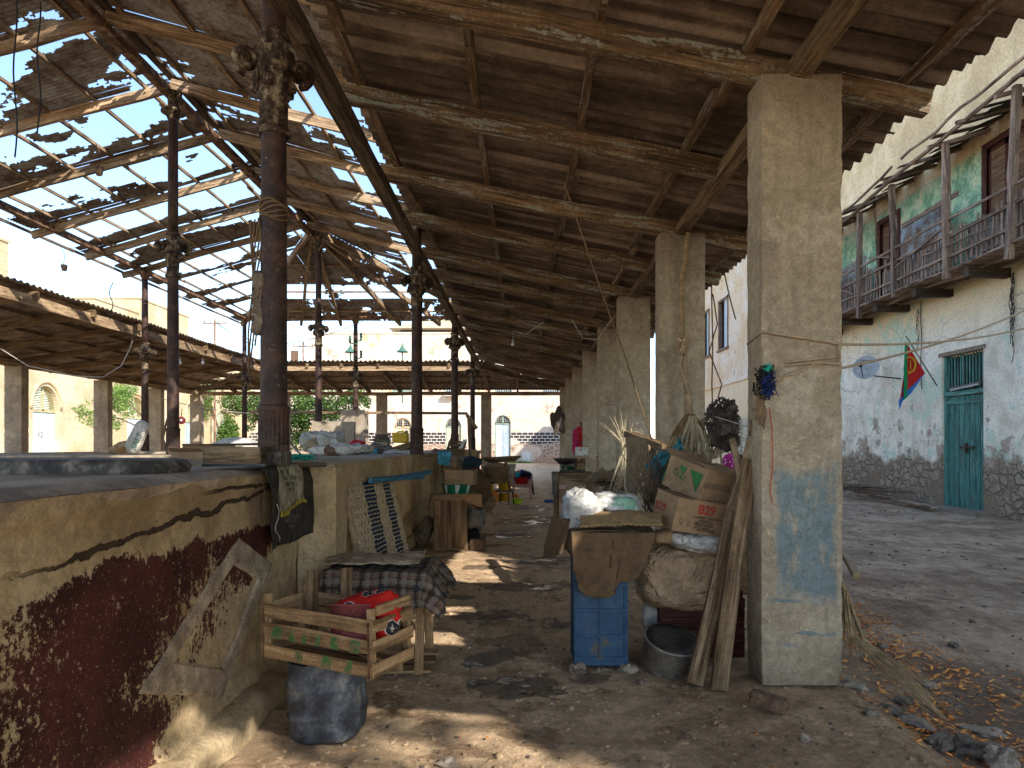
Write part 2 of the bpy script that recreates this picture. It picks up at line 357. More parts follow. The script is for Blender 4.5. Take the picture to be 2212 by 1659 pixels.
b = NB('asbestos_sheet'); n = b.no(2.1, 6, .65); s2 = b.no(3, 5, .7, v=b.vec(scale=(.35, 4, 1)))
c = b.ramp(b.m_('ADD', b.m_('MULTIPLY', n, .5), b.m_('MULTIPLY', s2, .5)), (.35, (.060,.038,.023)), (.52, (.105,.070,.043)), (.68, (.19,.135,.09)))
c = b.mix(b.ss(b.no(1.1, 5, .7, v=b.vec(scale=(.5, 3, 1), loc=(9, 0, 0))), .62, .70, 0., .6), c, (.30,.215,.14))
wv_ = b.no(1, 2, .5, v=b.vec(scale=(.25, 5.6, 1), loc=(4, .3, 0))); c = b.mix(b.m_('MULTIPLY', b.ss(wv_, .55, .62), .55), c, (.26,.20,.145)); c = b.mix(b.m_('MULTIPLY', b.ss(wv_, .46, .38), .5), c, (.045,.032,.023))
c = b.hsv(c, .5, .8, b.m_('ADD', .75, b.m_('MULTIPLY', b.rnd, .5))); M['asb'] = b.fin(c, .9, [(b.no(40, 5, .7), .3, .004)])
b = NB('asbestos_sheet_pale'); c = b.ramp(b.no(2.5, 6, .65), (.35, (.16,.115,.075)), (.55, (.28,.21,.145)), (.7, (.38,.30,.22)))
c = b.hsv(c, .5, 1., b.m_('ADD', .8, b.m_('MULTIPLY', b.rnd, .4))); M['asb2'] = b.fin(c, .9, [(b.no(40, 5, .7), .3, .004)])
b = NB('rusted_iron_sheet'); n = b.no(1.7, 7, .7); n2 = b.no(9, 6, .7)
c = b.ramp(b.m_('ADD', b.m_('MULTIPLY', n, .6), b.m_('MULTIPLY', n2, .4)), (.34, (.06,.036,.024)), (.45, (.11,.078,.056)), (.53, (.15,.132,.112)), (.7, (.22,.205,.18)))
c = b.hsv(c, .5, .9, b.m_('ADD', .8, b.m_('MULTIPLY', b.rnd, .4))); M['rustsheet'] = b.fin(c, .7, [(n2, .4, .004)], metal=.15)
b = NB('zinc_sheet'); n = b.no(2.2, 6, .7); c = b.ramp(n, (.35, (.20,.10,.055)), (.5, (.23,.20,.18)), (.65, (.33,.36,.37))); M['zinc'] = b.fin(c, .6, [(b.no(20, 4), .3, .003)], metal=.3)
b = NB('rusty_cast_iron'); n = b.no(5, 7, .7); n2 = b.no(32, 5, .75)
c = b.ramp(n, (.35, (.035,.017,.013)), (.5, (.062,.028,.020)), (.66, (.105,.052,.034)))
fk = b.m_('MULTIPLY', b.ss(n2, .60, .66), b.ss(b.no(2.3, 4), .38, .6)); c = b.mix(b.m_('MULTIPLY', fk, .8), c, (.36,.30,.20))
M['iron'] = b.fin(c, .62, [(n2, .4, .006), (n, .4, .012)], spec=.4)
b = NB('rusty_capital'); n = b.no(11, 6, .75); c = b.ramp(n, (.36, (.025,.015,.011)), (.5, (.075,.045,.028)), (.6, (.20,.15,.09)), (.72, (.34,.28,.18))); M['capital'] = b.fin(c, .75, [(b.no(30, 6, .7), .6, .01)])
b = NB('rust_beam'); n = b.no(8, 6, .7); c = b.ramp(n, (.38, (.09,.045,.025)), (.5, (.17,.085,.045)), (.62, (.30,.20,.12))); M['rust'] = b.fin(c, .8, [(n, .5, .01)])

# street facade
b = NB('peeling_street_facade'); x, y, z = b.xyz(); n1 = b.no(.55, 6, .65); n2 = b.no(2.3, 7, .7); n3 = b.no(10, 6, .7)
wh = b.ramp(b.m_('ADD', b.m_('MULTIPLY', n2, .6), b.m_('MULTIPLY', n1, .4)), (.35, (.46,.43,.37)), (.55, (.60,.58,.53)), (.7, (.66,.65,.63)))
up = b.ramp(b.m_('ADD', b.m_('MULTIPLY', b.no(1.3, 6, .65, v=b.vec(scale=(1, .6, .5))), .7), b.m_('MULTIPLY', n3, .3)), (.30, (.40,.31,.20)), (.5, (.52,.42,.28)), (.68, (.66,.56,.41)))
gr = b.ramp(b.m_('ADD', b.m_('MULTIPLY', n2, .7), b.m_('MULTIPLY', n3, .3)), (.38, (.12,.24,.17)), (.52, (.26,.40,.30)), (.62, (.42,.46,.34)), (.70, (.46,.38,.26)))
zz = b.m_('ADD', z, b.m_('MULTIPLY', b.m_('SUBTRACT', n2, .5), .8))
c = b.mix(b.ss(zz, 5.25, 5.6), wh, gr); c = b.mix(b.ss(z, 8.55, 8.75), c, up)
run = b.m_('MULTIPLY', b.ss(b.no(1.5, 5, .65, v=b.vec(scale=(1, 1, .12))), .56, .68), b.ss(n2, .4, .6)); c = b.mix(b.m_('MULTIPLY', run, .45), c, (.30,.24,.18))
ylw = b.m_('MULTIPLY', b.ss(zz, 3.9, 5.2), .65); c = b.mix(b.m_('MULTIPLY', ylw, b.ss(z, 5.8, 5.6)), c, (.60,.50,.33))
gp = b.m_('MULTIPLY', b.ss(b.m_('ADD', b.m_('MULTIPLY', b.no(.9, 5, .65, v=b.vec(loc=(4, 3, 8))), .7), b.m_('MULTIPLY', n2, .3)), .535, .56), b.ss(z, 5.7, 5.5)); c = b.mix(b.m_('MULTIPLY', gp, .75), c, (.36,.47,.40))
pl = b.ss(b.m_('ADD', b.m_('MULTIPLY', b.no(1.4, 6, .65, v=b.vec(loc=(1, 7, 2))), .6), b.m_('ADD', b.m_('MULTIPLY', n3, .2), b.ss(z, 5., 0., 0., .17))), .555, .575); pl = b.m_('MULTIPLY', pl, b.ss(z, 5.3, 4.8))
c = b.mix(pl, c, b.ramp(n3, (.35, (.22,.18,.15)), (.65, (.36,.31,.26))))
base = b.ss(b.m_('ADD', z, b.m_('MULTIPLY', b.m_('SUBTRACT', b.no(.8, 6, .6), .5), 2.2)), 1.05, 1.35, 1., 0.)
q = b.n('VectorMath', operation='SCALE'); b.l(b.no(4, 3, .6, col=True), q.inputs[0]); q.inputs['Scale'].default_value = .25
sv = b.vm('ADD', b.vec(scale=(1, 1, 1.25)), q.outputs[0]); ed = b.vo(3.4, 'DISTANCE_TO_EDGE', sv); sc_ = b.vo(3.4, 'F1', sv, 'Color')
stn = b.mix(b.ss(ed, .01, .12), (.20,.16,.125), b.mix(.35, b.ramp(n3, (.35, (.27,.22,.17)), (.65, (.44,.38,.31))), b.hsv(sc_, .5, 0., .7)))
mud = b.ss(b.no(1.1, 6, .65, v=b.vec(loc=(2, 2, 5))), .42, .58); stn = b.mix(mud, stn, b.ramp(n3, (.35, (.20,.155,.12)), (.65, (.33,.27,.215))))
stn = b.mix(.3, stn, (.30,.25,.20)); stn = b.mix(1., stn, (.66,.63,.58), 'MULTIPLY'); c = b.mix(base, c, stn)
ck = b.m_('MULTIPLY', cracks(b, .9, .012, 3.), b.ss(b.no(.4, 2), .47, .55)); c = b.mix(b.m_('MULTIPLY', ck, .7), c, (.14,.11,.09))
sh = b.m_('MULTIPLY', base, b.m_('SUBTRACT', 1., mud))
M['facade'] = b.fin(c, .92, [(b.m_('SUBTRACT', 1., b.m_('MAXIMUM', pl, base)), .8, .02), (b.m_('MULTIPLY', b.ss(ed, 0., .14), sh), .9, .05), (n3, .35, .02)])
# yellow second street house
b = NB('yellow_plaster'); n1 = b.no(.5, 6, .65); n2 = b.no(2.5, 7, .7); z = b.xyz()[2]
c = b.ramp(n1, (.36, (.62,.47,.30)), (.5, (.66,.54,.40)), (.66, (.68,.62,.55))); c = b.mix(b.ss(n2, .6, .66, 0., .7), c, (.52,.50,.50)); c = b.mix(b.ss(b.no(1.8, 6, .7, v=b.vec(loc=(5, 5, 5))), .6, .64, 0., .8), c, (.45,.29,.14))
c = b.mix(b.ss(z, 4.9, 4.8, 0., .6), c, (.70,.58,.37)); M['yellow'] = b.fin(c, .92, [(n2, .4, .02)])
# far facade with black stone courses
b = NB('far_facade'); x, y, z = b.xyz(); n1 = b.no(.35, 7, .68); n2 = b.no(1.5, 7, .7); n3 = b.no(6, 6, .7)
c = b.ramp(b.m_('ADD', b.m_('MULTIPLY', n1, .55), b.m_('MULTIPLY', n2, .45)), (.36, (.62,.48,.35)), (.47, (.68,.60,.50)), (.6, (.70,.65,.59)))
c = b.mix(b.m_('MULTIPLY', b.ss(b.no(.9, 6, .7, v=b.vec(loc=(3, 0, 1))), .585, .62), .8), c, (.42,.33,.26)); c = b.mix(b.m_('MULTIPLY', b.ss(b.no(.5, 5, .7, v=b.vec(loc=(8, 0, 4))), .60, .64), .8), c, (.62,.42,.20))
br = b.n('TexBrick'); b.l(b.cmb(x, z, 0), br.inputs[0]); br.inputs['Scale'].default_value = 1.; br.inputs['Brick Width'].default_value = .5; br.inputs['Row Height'].default_value = .27
br.inputs['Mortar Size'].default_value = .035; br.inputs['Mortar Smooth'].default_value = .3; b.l((.035,.035,.04), br.inputs['Color1']); b.l((.075,.07,.07), br.inputs['Color2']); b.l((.62,.60,.56), br.inputs['Mortar'])
band = b.m_('MULTIPLY', b.ss(z, 1.62, 1.64), b.ss(z, 2.72, 2.70)); patch = b.ss(b.no(.16, 2, .5, v=b.vec(loc=(11, 0, 0))), .40, .42)
band = b.m_('MULTIPLY', band, patch); c = b.mix(band, c, br.outputs[0])
zz = b.m_('ADD', z, b.m_('MULTIPLY', b.m_('SUBTRACT', b.no(.5, 5), .5), 1.2)); lowm = b.ss(zz, 1.75, 1.6)
q = b.n('VectorMath', operation='SCALE'); b.l(b.no(2, 3, .6, col=True), q.inputs[0]); q.inputs['Scale'].default_value = .3
ed = b.vo(2.6, 'DISTANCE_TO_EDGE', b.vm('ADD', b.vec(scale=(1, 1, 1.4)), q.outputs[0]))
low = b.mix(b.ss(ed, .02, .1), (.62,.52,.42), b.ramp(n3, (.35, (.22,.15,.11)), (.65, (.42,.31,.24)))); low = b.mix(b.ss(zz, .8, .4), low, b.ramp(n3, (.35, (.36,.22,.14)), (.65, (.52,.36,.25))))
low = b.mix(b.ss(b.no(.25, 3, .5, v=b.vec(loc=(2, 9, 1))), .55, .57), low, (.60,.52,.44)); c = b.mix(lowm, c, low)
M['farfac'] = b.fin(c, .92, [(n3, .3, .03)])
b = NB('left_facade'); n1 = b.no(.4, 6, .65); c = b.ramp(n1, (.35, (.60,.50,.33)), (.55, (.68,.60,.44)), (.7, (.70,.66,.54)))
brk = b.n('TexBrick'); x, y, z = b.xyz(); b.l(b.cmb(b.m_('ADD', x, y), z, 0), brk.inputs[0]); brk.inputs['Scale'].default_value = 1.; brk.inputs['Brick Width'].default_value = .9; brk.inputs['Row Height'].default_value = .42; brk.inputs['Mortar Size'].default_value = .012
b.l((1,1,1), brk.inputs['Color1']); b.l((.93,.92,.90), brk.inputs['Color2']); b.l((.8,.76,.7), brk.inputs['Mortar'])
c = b.mix(1., c, brk.outputs[0], 'MULTIPLY'); c = b.mix(b.ss(b.no(1.2, 6, .7), .6, .68, 0., .6), c, (.46,.38,.28)); M['leftfac'] = b.fin(c, .92, [(b.no(8, 5, .7), .3, .02)])

# ground
b = NB('trodden_dirt'); x, y, z = b.xyz(); n1 = b.no(.8, 7, .68); n2 = b.no(5, 8, .72); n3 = b.no(28, 7, .75); n4 = b.no(2.1, 6, .6, v=b.vec(loc=(5, 1, 0)))
c = b.ramp(b.m_('ADD', b.m_('MULTIPLY', n1, .4), b.m_('ADD', b.m_('MULTIPLY', n2, .35), b.m_('MULTIPLY', n3, .25))), (.36, (.13,.098,.068)), (.47, (.225,.175,.125)), (.58, (.315,.255,.185)), (.7, (.42,.35,.265)))
c = b.mix(b.m_('MULTIPLY', b.ss(n3, .58, .7), b.ss(n4, .45, .6)), c, (.09,.065,.045))
pav = b.ss(b.m_('ADD', n4, b.m_('MULTIPLY', n2, .15)), .50, .535); pav = b.m_('MULTIPLY', pav, b.ss(x, 1.2, .6)); c = b.mix(b.m_('MULTIPLY', pav, .8), c, b.ramp(n2, (.35, (.32,.265,.20)), (.65, (.43,.365,.28))))
street = b.ss(b.m_('ADD', x, b.m_('MULTIPLY', n4, .5)), 2.2, 2.9)
stc = b.ramp(b.m_('ADD', b.m_('MULTIPLY', n1, .5), b.m_('MULTIPLY', b.no(6, 8, .75, v=b.vec(scale=(1, .5, 1))), .5)), (.38, (.12,.088,.064)), (.5, (.215,.170,.132)), (.62, (.33,.275,.225))); c = b.mix(b.m_('MULTIPLY', street, .8), c, stc)
wet = None
dn = b.m_('MULTIPLY', b.m_('SUBTRACT', b.no(2.6, 6, .62), .5), 2.6)
for (ex, ey, rx, ry) in ((.0,4.42,.46,.33),(.42,4.5,.32,.26),(-.22,5.05,.34,.34),(-.36,6.25,.5,.42),(.25,6.0,.45,.30),(.1,7.6,.8,.5),(.35,9.3,.75,.6),(-.5,8.7,.5,.3),(.45,14.2,1.3,1.6),(-.3,12.,.7,.6),(.2,17.,.8,1.2),(-.55,7.0,.3,.22)):
    d = b.vm('DIVIDE', b.vm('SUBTRACT', b.pos, (ex, ey, 0)), (rx, ry, 1e3)); m = b.m_('ADD', b.vm('LENGTH', d), dn); wet = m if wet is None else b.m_('MINIMUM', wet, m)
wm = b.ss(wet, .46, .62, 1., 0.); c = b.mix(b.m_('MULTIPLY', wm, .70), c, b.mix(n2, (.020,.014,.010), (.065,.048,.034)))
film = b.m_('MULTIPLY', wm, b.ss(b.no(3.4, 5, .6, v=b.vec(loc=(7, 7, 0))), .50, .60))
ro = b.m_('SUBTRACT', .93, b.m_('MULTIPLY', b.m_('ADD', b.m_('MULTIPLY', wm, .25), b.m_('MULTIPLY', film, .6)), 1.), cl=True)
dry = b.m_('SUBTRACT', 1., b.m_('MULTIPLY', film, .9))
M['ground'] = b.fin(c, ro, [(b.m_('MULTIPLY', n3, dry), .9, .03), (b.m_('MULTIPLY', n2, dry), .8, .08), (pav, .4, .01)], spec=.4)
b = NB('stone'); n = b.no(14, 6, .7); c = b.ramp(n, (.35, (.10,.078,.058)), (.65, (.24,.19,.145))); c = b.hsv(c, .5, 1., b.m_('ADD', .6, b.m_('MULTIPLY', b.rnd, 1.))); M['stone'] = b.fin(c, .9, [(n, .6, .01)])
b = NB('pale_stone'); n = b.no(14, 6, .7); c = b.ramp(n, (.35, (.24,.19,.14)), (.65, (.40,.33,.25))); M['palestone'] = b.fin(c, .9, [(n, .6, .01)])
b = NB('brick_red'); n = b.no(14, 6, .7); c = b.ramp(n, (.35, (.10,.055,.035)), (.65, (.22,.14,.09))); M['brick'] = b.fin(c, .9, [(n, .6, .01)])

def plain(name, c, ro=.7, var=.25, bs=.3, sc=8., spec=.3, metal=0., **k):
    b = NB(name); n = b.no(sc, 6, .68); cc = b.mix(b.ss(n, .35, .7), tuple(q*(1-var) for q in c), tuple(min(1, q*(1+var*.6)) for q in c))
    d = b.ss(b.no(3.1, 6, .7, v=b.vec(loc=(3, 4, 5))), .56, .70, 0., .45); cc = b.mix(d, cc, tuple(q*.35+.05 for q in c))
    cr = name.startswith(('sack', 'white_sack', 'dirty', 'kraft', 'grey_cloth', 'teal', 'sky', 'pink_cloth', 'crimson'))
    bl = [(n, bs, .008)]
    if cr: bl += [(b.m_('ABSOLUTE', b.m_('SUBTRACT', b.no(5.5, 3, .5, di=1.2), .5)), 1., .10), (b.m_('ABSOLUTE', b.m_('SUBTRACT', b.no(15, 3, .5, di=1.), .5)), .8, .03)]
    return b.fin(cc, ro, bl, spec=spec, metal=metal, **k)
def weave(name, c0, c1, su=160, sv=160, ro=.95, dirt=True, tint=None):
    b = NB(name); x, y, z = b.xyz(b.uv)
    a = b.m_('SINE', b.m_('MULTIPLY', x, su*6.283)); e = b.m_('SINE', b.m_('MULTIPLY', y, sv*6.283)); w_ = b.m_('ADD', .5, b.m_('MULTIPLY', b.m_('MULTIPLY', a, e), .5))
    c = b.mix(w_, c0, c1)
    if dirt: c = b.mix(b.ss(b.no(5, 6, .7), .48, .72, 0., .6), c, tuple(q*.45 for q in c0))
    return b.fin(c, ro, [(w_, .6, .003), (b.no(9, 5), .4, .01)])
M['burlap'] = weave('burlap', (.13,.085,.048), (.24,.165,.095), 70, 70)
M['burlap2'] = weave('pale_burlap', (.25,.19,.13), (.42,.33,.24), 50, 50)
M['mat'] = weave('palm_mat', (.24,.16,.08), (.46,.34,.20), 26, 14)
M['sackb'] = plain('sack_beige', (.36,.28,.19), .8, .3, .5, 5); M['sackw'] = plain('white_sack', (.62,.58,.52), .6, .25, .5, 7); M['sackd'] = plain('dirty_sack', (.24,.18,.12), .85, .35, .5, 6)
M['card'] = plain('cardboard', (.40,.27,.16), .85, .18, .15, 5); M['card2'] = plain('dark_cardboard', (.22,.14,.08), .85, .25, .15, 5); M['paper'] = plain('kraft_paper', (.52,.42,.32), .7, .15, .4, 5)
b = NB('clear_plastic_bag'); n = b.no(9, 5, .6); cc = b.ramp(n, (.4, (.42,.40,.36)), (.6, (.60,.59,.56))); M['plastic'] = b.fin(cc, .25, [(b.no(16, 4, .6, di=1.5), .8, .02)], spec=.6)
b = NB('blue_plastic'); n = b.no(6, 7, .7); c = b.ramp(n, (.4, (.018,.085,.20)), (.56, (.03,.12,.26)), (.66, (.10,.12,.13)), (.75, (.19,.14,.09))); M['blueplastic'] = b.fin(c, .5, [(n, .2, .005)], spec=.4)
b = NB('drum_plastic'); n = b.no(5, 7, .7); c = b.ramp(n, (.36, (.045,.05,.06)), (.5, (.085,.10,.125)), (.62, (.16,.18,.21)), (.75, (.34,.34,.33))); M['drum'] = b.fin(c, .5, [(n, .3, .01)])
M['alu'] = plain('dull_aluminium', (.22,.20,.18), .55, .35, .4, 10, metal=.35); M['aludark'] = plain('sooty_lid', (.07,.062,.055), .5, .6, .5, 7, metal=.3)
M['black'] = plain('black', (.015,.014,.013), .7); M['blackplastic'] = plain('black_plastic', (.02,.02,.022), .35, spec=.5)
M['glass'] = plain('dark_pane', (.02,.022,.025), .15, spec=.5); M['yellowp'] = plain('yellow_plastic', (.70,.42,.02), .45, .2); M['lime'] = plain('lime_plastic', (.48,.75,.03), .4, .1); M['redp'] = plain('red_plastic', (.55,.012,.012), .4, .2)
M['pinkp'] = plain('pink_plastic', (.55,.33,.29), .5, .15); M['greenp'] = plain('green_plastic', (.015,.20,.10), .45, .2); M['orangep'] = plain('orange_plastic', (.75,.25,.03), .5, .2); M['dkred'] = plain('maroon_plastic', (.20,.02,.03), .5)
M['teal_cloth'] = plain('teal_cloth', (.05,.22,.26), .9, .3, .5, 9); M['sky_cloth'] = plain('sky_blue_cloth', (.10,.38,.48), .85, .3, .5, 8); M['pinkcloth'] = plain('pink_cloth', (.60,.04,.15), .85, .2); M['redcloth'] = plain('crimson_cloth', (.55,.02,.03), .85, .3)
M['navy'] = plain('navy_cloth', (.012,.014,.03), .9); M['bluecloth'] = plain('blue_cloth', (.06,.12,.28), .9); M['turq'] = plain('turquoise_cloth', (.02,.45,.60), .85); M['greycloth'] = plain('grey_cloth', (.30,.27,.25), .9, .3, .5, 6)
M['rope'] = plain('rope', (.48,.36,.23), .9, .2, .5, 60); M['rope_dark'] = plain('old_rope', (.22,.14,.075), .95, .3, .5, 60); M['redstring'] = plain('red_string', (.55,.08,.03), .8); M['bluestring'] = plain('blue_string', (.02,.05,.22), .8); M['wire'] = plain('black_wire', (.02,.018,.016), .6); M['whitewire'] = plain('white_wire', (.5,.45,.38), .7)
M['bulb'] = plain('glass_bulb', (.75,.72,.65), .2, .05, spec=.6); M['white'] = plain('white_paint', (.62,.62,.60), .5, .1); M['dish'] = plain('dish_metal', (.50,.48,.46), .55, .2, .3, 3)
M['straw'] = plain('dry_palm_leaf', (.33,.255,.155), .8, .4, .4, 18); M['straw2'] = plain('pale_dry_leaf', (.47,.39,.26), .8, .3, .4, 18); M['bark'] = plain('bark', (.20,.13,.08), .95, .5, .9, 22); M['root'] = plain('fibrous_root', (.13,.10,.085), .98, .6, .9, 16); M['branch'] = plain('pale_branch', (.38,.26,.15), .85, .35, .6, 14)
M['skin'] = plain('skin', (.10,.052,.032), .6, .1); M['scarf'] = plain('white_headscarf', (.62,.60,.56), .9, .1)
M['greenmetal'] = plain('green_metal', (.08,.19,.14), .6); M['windowgreen'] = plain('green_window_frame', (.28,.38,.30), .7); M['yframe'] = plain('cream_frame', (.62,.5,.3), .7); M['netting'] = plain('green_netting', (.03,.36,.26), .8, .2); M['orangepole'] = plain('orange_pole', (.55,.18,.07), .7)
b = NB('leaf_green'); c = b.ramp(b.rnd, (0., (.05,.12,.015)), (1., (.11,.19,.03))); c = b.mix(b.no(1.2, 3), b.hsv(c, .5, 1., .55), b.hsv(c, .49, 1., 1.5)); b.l(c, b.b.inputs['Subsurface Radius']); M['leaf'] = b.fin(c, .55, [], spec=.4)
def leafmat(name, lo, hi):
    b = NB(name); c = b.mix(b.ss(b.no(1.6, 4, .7), .35, .65), lo, hi); c = b.mix(b.ss(b.no(23, 2, .5), .4, .6, 0., .5), c, tuple(q*1.5 for q in hi)); b.l(c, b.b.inputs['Base Color'])
    b.b.inputs['Roughness'].default_value = .5; t = b.n('BsdfTranslucent'); b.l(c, t.inputs[0]); mx = b.n('MixShader'); mx.inputs[0].default_value = .35
    b.t.links.new(b.b.outputs[0], mx.inputs[1]); b.t.links.new(t.outputs[0], mx.inputs[2]); b.t.links.new(mx.outputs[0], b.out.inputs[0]); return b.m
M['leafdk'] = leafmat('dark_leaf', (.022,.055,.010), (.06,.12,.02)); M['leafmid'] = leafmat('mid_leaf', (.05,.11,.015), (.11,.20,.03)); M['leaflt'] = leafmat('pale_leaf', (.12,.22,.04), (.24,.36,.08)); M['grass'] = leafmat('grass', (.08,.14,.02), (.16,.24,.05))
b = NB('fallen_leaf'); c = b.ramp(b.no(31, 2, .5), (.35, (.13,.05,.018)), (.48, (.33,.13,.03)), (.6, (.50,.24,.05)), (.7, (.55,.38,.12))); M['fleaf'] = b.fin(c, .7)
# plaid table cloth
b = NB('brown_plaid_cloth'); x, y, z = b.xyz(b.uv)
def strp(c_, per, lo, hi):
    f = b.m_('FRACT', b.m_('MULTIPLY', c_, per)); return b.m_('MULTIPLY', b.m_('GREATER_THAN', f, lo), b.m_('LESS_THAN', f, hi))
c = (.105,.080,.062)
for cc, s0, s1, col, k in ((x,.1,.35,(.36,.33,.30),.55),(y,.1,.35,(.36,.33,.30),.55),(x,.5,.54,(.40,.20,.14),.8),(y,.5,.54,(.40,.20,.14),.8),(x,.6,.62,(.5,.42,.34),.7),(x,.66,.68,(.5,.42,.34),.7),(x,.72,.74,(.5,.42,.34),.7),(y,.62,.64,(.5,.42,.34),.7),(y,.7,.72,(.5,.42,.34),.7),(x,.85,.98,(.03,.025,.022),.7),(y,.85,.98,(.03,.025,.022),.7)):
    c = b.mix(b.m_('MULTIPLY', strp(cc, 7., s0, s1), k), c, col)
sq = b.m_('MULTIPLY', strp(x, 3.5, .42, .52), strp(y, 3.5, .42, .52)); c = b.mix(sq, c, (.03,.05,.10))
M['plaid'] = b.fin(c, .95, [(b.no(12, 4), .4, .01)])
b = NB('checked_black_white'); x, y, z = b.xyz(b.uv); c = (.6,.58,.55)
for cc in (x, y):
    c = b.mix(b.m_('MULTIPLY', strp(cc, 7., .0, .5), .72), c, (.02,.02,.03))
M['check'] = b.fin(c, .95)
b = NB('red_printed_cloth'); v = b.vo(8, 'F1'); c = b.mix(b.ss(v, .30, .34, 1., 0.), (.58,.018,.012), (.02,.018,.025)); c = b.mix(b.m_('MULTIPLY', b.ss(b.m_('ABSOLUTE', b.m_('SUBTRACT', v, .33)), .015, .03, 1., 0.), 1.), c, (.6,.55,.5)); c = b.mix(b.m_('MULTIPLY', b.ss(v, .0, .25, 1., 0.), b.ss(b.no(60, 3), .5, .56)), c, (.6,.55,.5)); M['redprint'] = b.fin(c, .85, [(b.no(12, 3), .4, .01)])
b = NB('pink_printed_dress'); v = b.vo(14, 'F1'); c = b.mix(b.ss(v, .2, .3, 1., 0.), (.38,.02,.14), (.6,.5,.55)); M['dress'] = b.fin(c, .9)

def gain(k, c, sat=None):
    m = M[k]; t = m.node_tree; b_ = [n for n in t.nodes if n.type == 'BSDF_PRINCIPLED'][0]; i = b_.inputs['Base Color']; q = t.nodes.new('ShaderNodeMixRGB'); q.blend_type = 'MULTIPLY'; q.inputs[0].default_value = 1.; q.inputs[2].default_value = tuple(c)+(1,)
    if i.links: t.links.new(i.links[0].from_socket, q.inputs[1])
    else: q.inputs[1].default_value = tuple(i.default_value)
    t.links.new(q.outputs[0], i)
for k, c in dict(fleaf=(1.9,1.5,1.2), pillar=(1.17,1.10,1.02), pillar_blue=(1.17,1.10,1.02), lpillar=(1.2,1.08,.95), counter=(1.1,1.06,1.0), counter_red=(1.15,1.10,1.05), slab=(1.2,1.05,.88), asb=(1.6,1.52,1.42), rafter=(1.5,1.45,1.35), beam=(1.5,1.45,1.35),
    pwood=(1.5,1.45,1.35), oldbeam=(1.6,1.5,1.4), plank=(.95,.88,.78), crate=(.95,.92,.86), rustsheet=(2.1,2.15,2.15), ground=(2.05,1.72,1.38), facade=(1.62,1.50,1.30), grey=(1.65,1.42,1.18), blueplastic=(.75,.66,.6), burlap=(.75,.68,.6), sackb=(1.3,1.15,.98),
    card=(.85,.8,.72), mat=(.7,.64,.54), iron=(.78,.78,.76), teal=(1.15,1.15,1.1), drum=(.8,.78,.75), yellow=(1.15,1.1,1.05), alu=(1.5,1.42,1.32), straw=(1.0,.9,.74), brown_frame=(.8,.75,.7), burlap2=(.75,.68,.58), farfac=(.92,.88,.84), leftfac=(.9,.86,.78), paper=(.75,.7,.62), plaid=(.65,.6,.55), greycloth=(.75,.7,.62)).items(): gain(k, c)

b = NB('rubbed_grey_plaster'); n = b.no(6, 7, .7); c = b.ramp(n, (.38, (.25,.19,.13)), (.5, (.37,.29,.20)), (.62, (.48,.38,.26))); c = b.mix(b.ss(b.no(24, 5, .75), .57, .62, 0., .8), c, (.12,.05,.035)); M['rubbed'] = b.fin(c, .9, [(n, .6, .01)])
# ================================================================ ground
def gh(x, y):
    h = .018*fbm(x*1.1, y*1.1, 0) + .015*fbm(x*4.5, y*4.5, 2, 4)*(1 if abs(x) < 6 and y < 14 else 0)
    s = min(1, max(0, (x - 2.02 - .12*fbm(0, y*1.3, 5)) / .28)); h -= .10 * s*s*(3-2*s)
    return h - .012
def axis(lo, a, b_, hi, fine):
    L = list(np.arange(a, b_, fine)); st = fine; v = b_
    while v < hi: L.append(v); st *= 1.13; v += st
    L.append(hi); st = fine; v = a
    while v > lo: st *= 1.13; v -= st; L.insert(0, v)
    return L
xs = axis(-220, -1.7, 4.2, 220, .045); ys = axis(-60, 2.6, 8.5, 420, .045)
mb = MB(); nx = len(xs)
for y in ys:
    for x in xs: mb.v.append(Vector((x, y, gh(x, y))))
for j in range(len(ys)-1):
    for i in range(nx-1): a = j*nx+i; mb.face([a, a+1, a+nx+1, a+nx], None, True)
solo('ground', mb, M['ground'], 'dusty trodden dirt ground of aisle and street', 'ground', kind='structure')

# ================================================================ market counters (masonry)
T = thing('market_counter', 'long masonry counter with peeling maroon paint and a cracked ochre ledge at left foreground', 'counter', (-3.2, 2, 0))
mb = MB()
def face_fn(u, v):
    y = -1.2 + u*6.05; z = v*1.375
    k = .018*fbm(y*1.6, z*1.6, 1) + .006*fbm(y*7, z*7, 4)
    lip = .035*min(1, max(0, (z-1.26)/.05)) if z > 1.2 else 0
    foot = .10*max(0, .22-z+.06*fbm(y*3, 0, 9))/.22 if y > 2.9 else 0
    return (-1.60 + k + lip + max(0, foot), y, z)
mb.grid(210, 50, face_fn); mb.build('painted_face', M['counter_red'], T)
mb = MB(); mb.bb(-1.9, -1.63, -1.2, 4.82, 0, 1.37); mb.bb(-6.6, -6.3, -1.2, 4.82, 0, 1.37); mb.bb(-6.6, -1.63, 4.55, 4.82, 0, 1.37); mb.build('core', M['counter'], T)
mb = MB()
def top_fn(u, v):
    x = -6.7 + u*5.145; y = -1.3 + v*6.16
    e = .025*fbm(y*1.2, 0, 3) + .012*fbm(y*6, 0, 3)
    return (x + (e if u == 1 else 0), y, 1.408 + .006*fbm(x*2, y*2, 7) - (.03 if u == 1 else 0))
mb.grid(60, 80, top_fn); mb.grid(2, 80, lambda u, v: (-1.555 + .025*fbm((-1.3+v*6.16)*1.2, 0, 3) + .012*fbm((-1.3+v*6.16)*6, 0, 3) - .03*u, -1.3+v*6.16, 1.378-.06*u)); mb.build('worn_top', M['slab'], T)
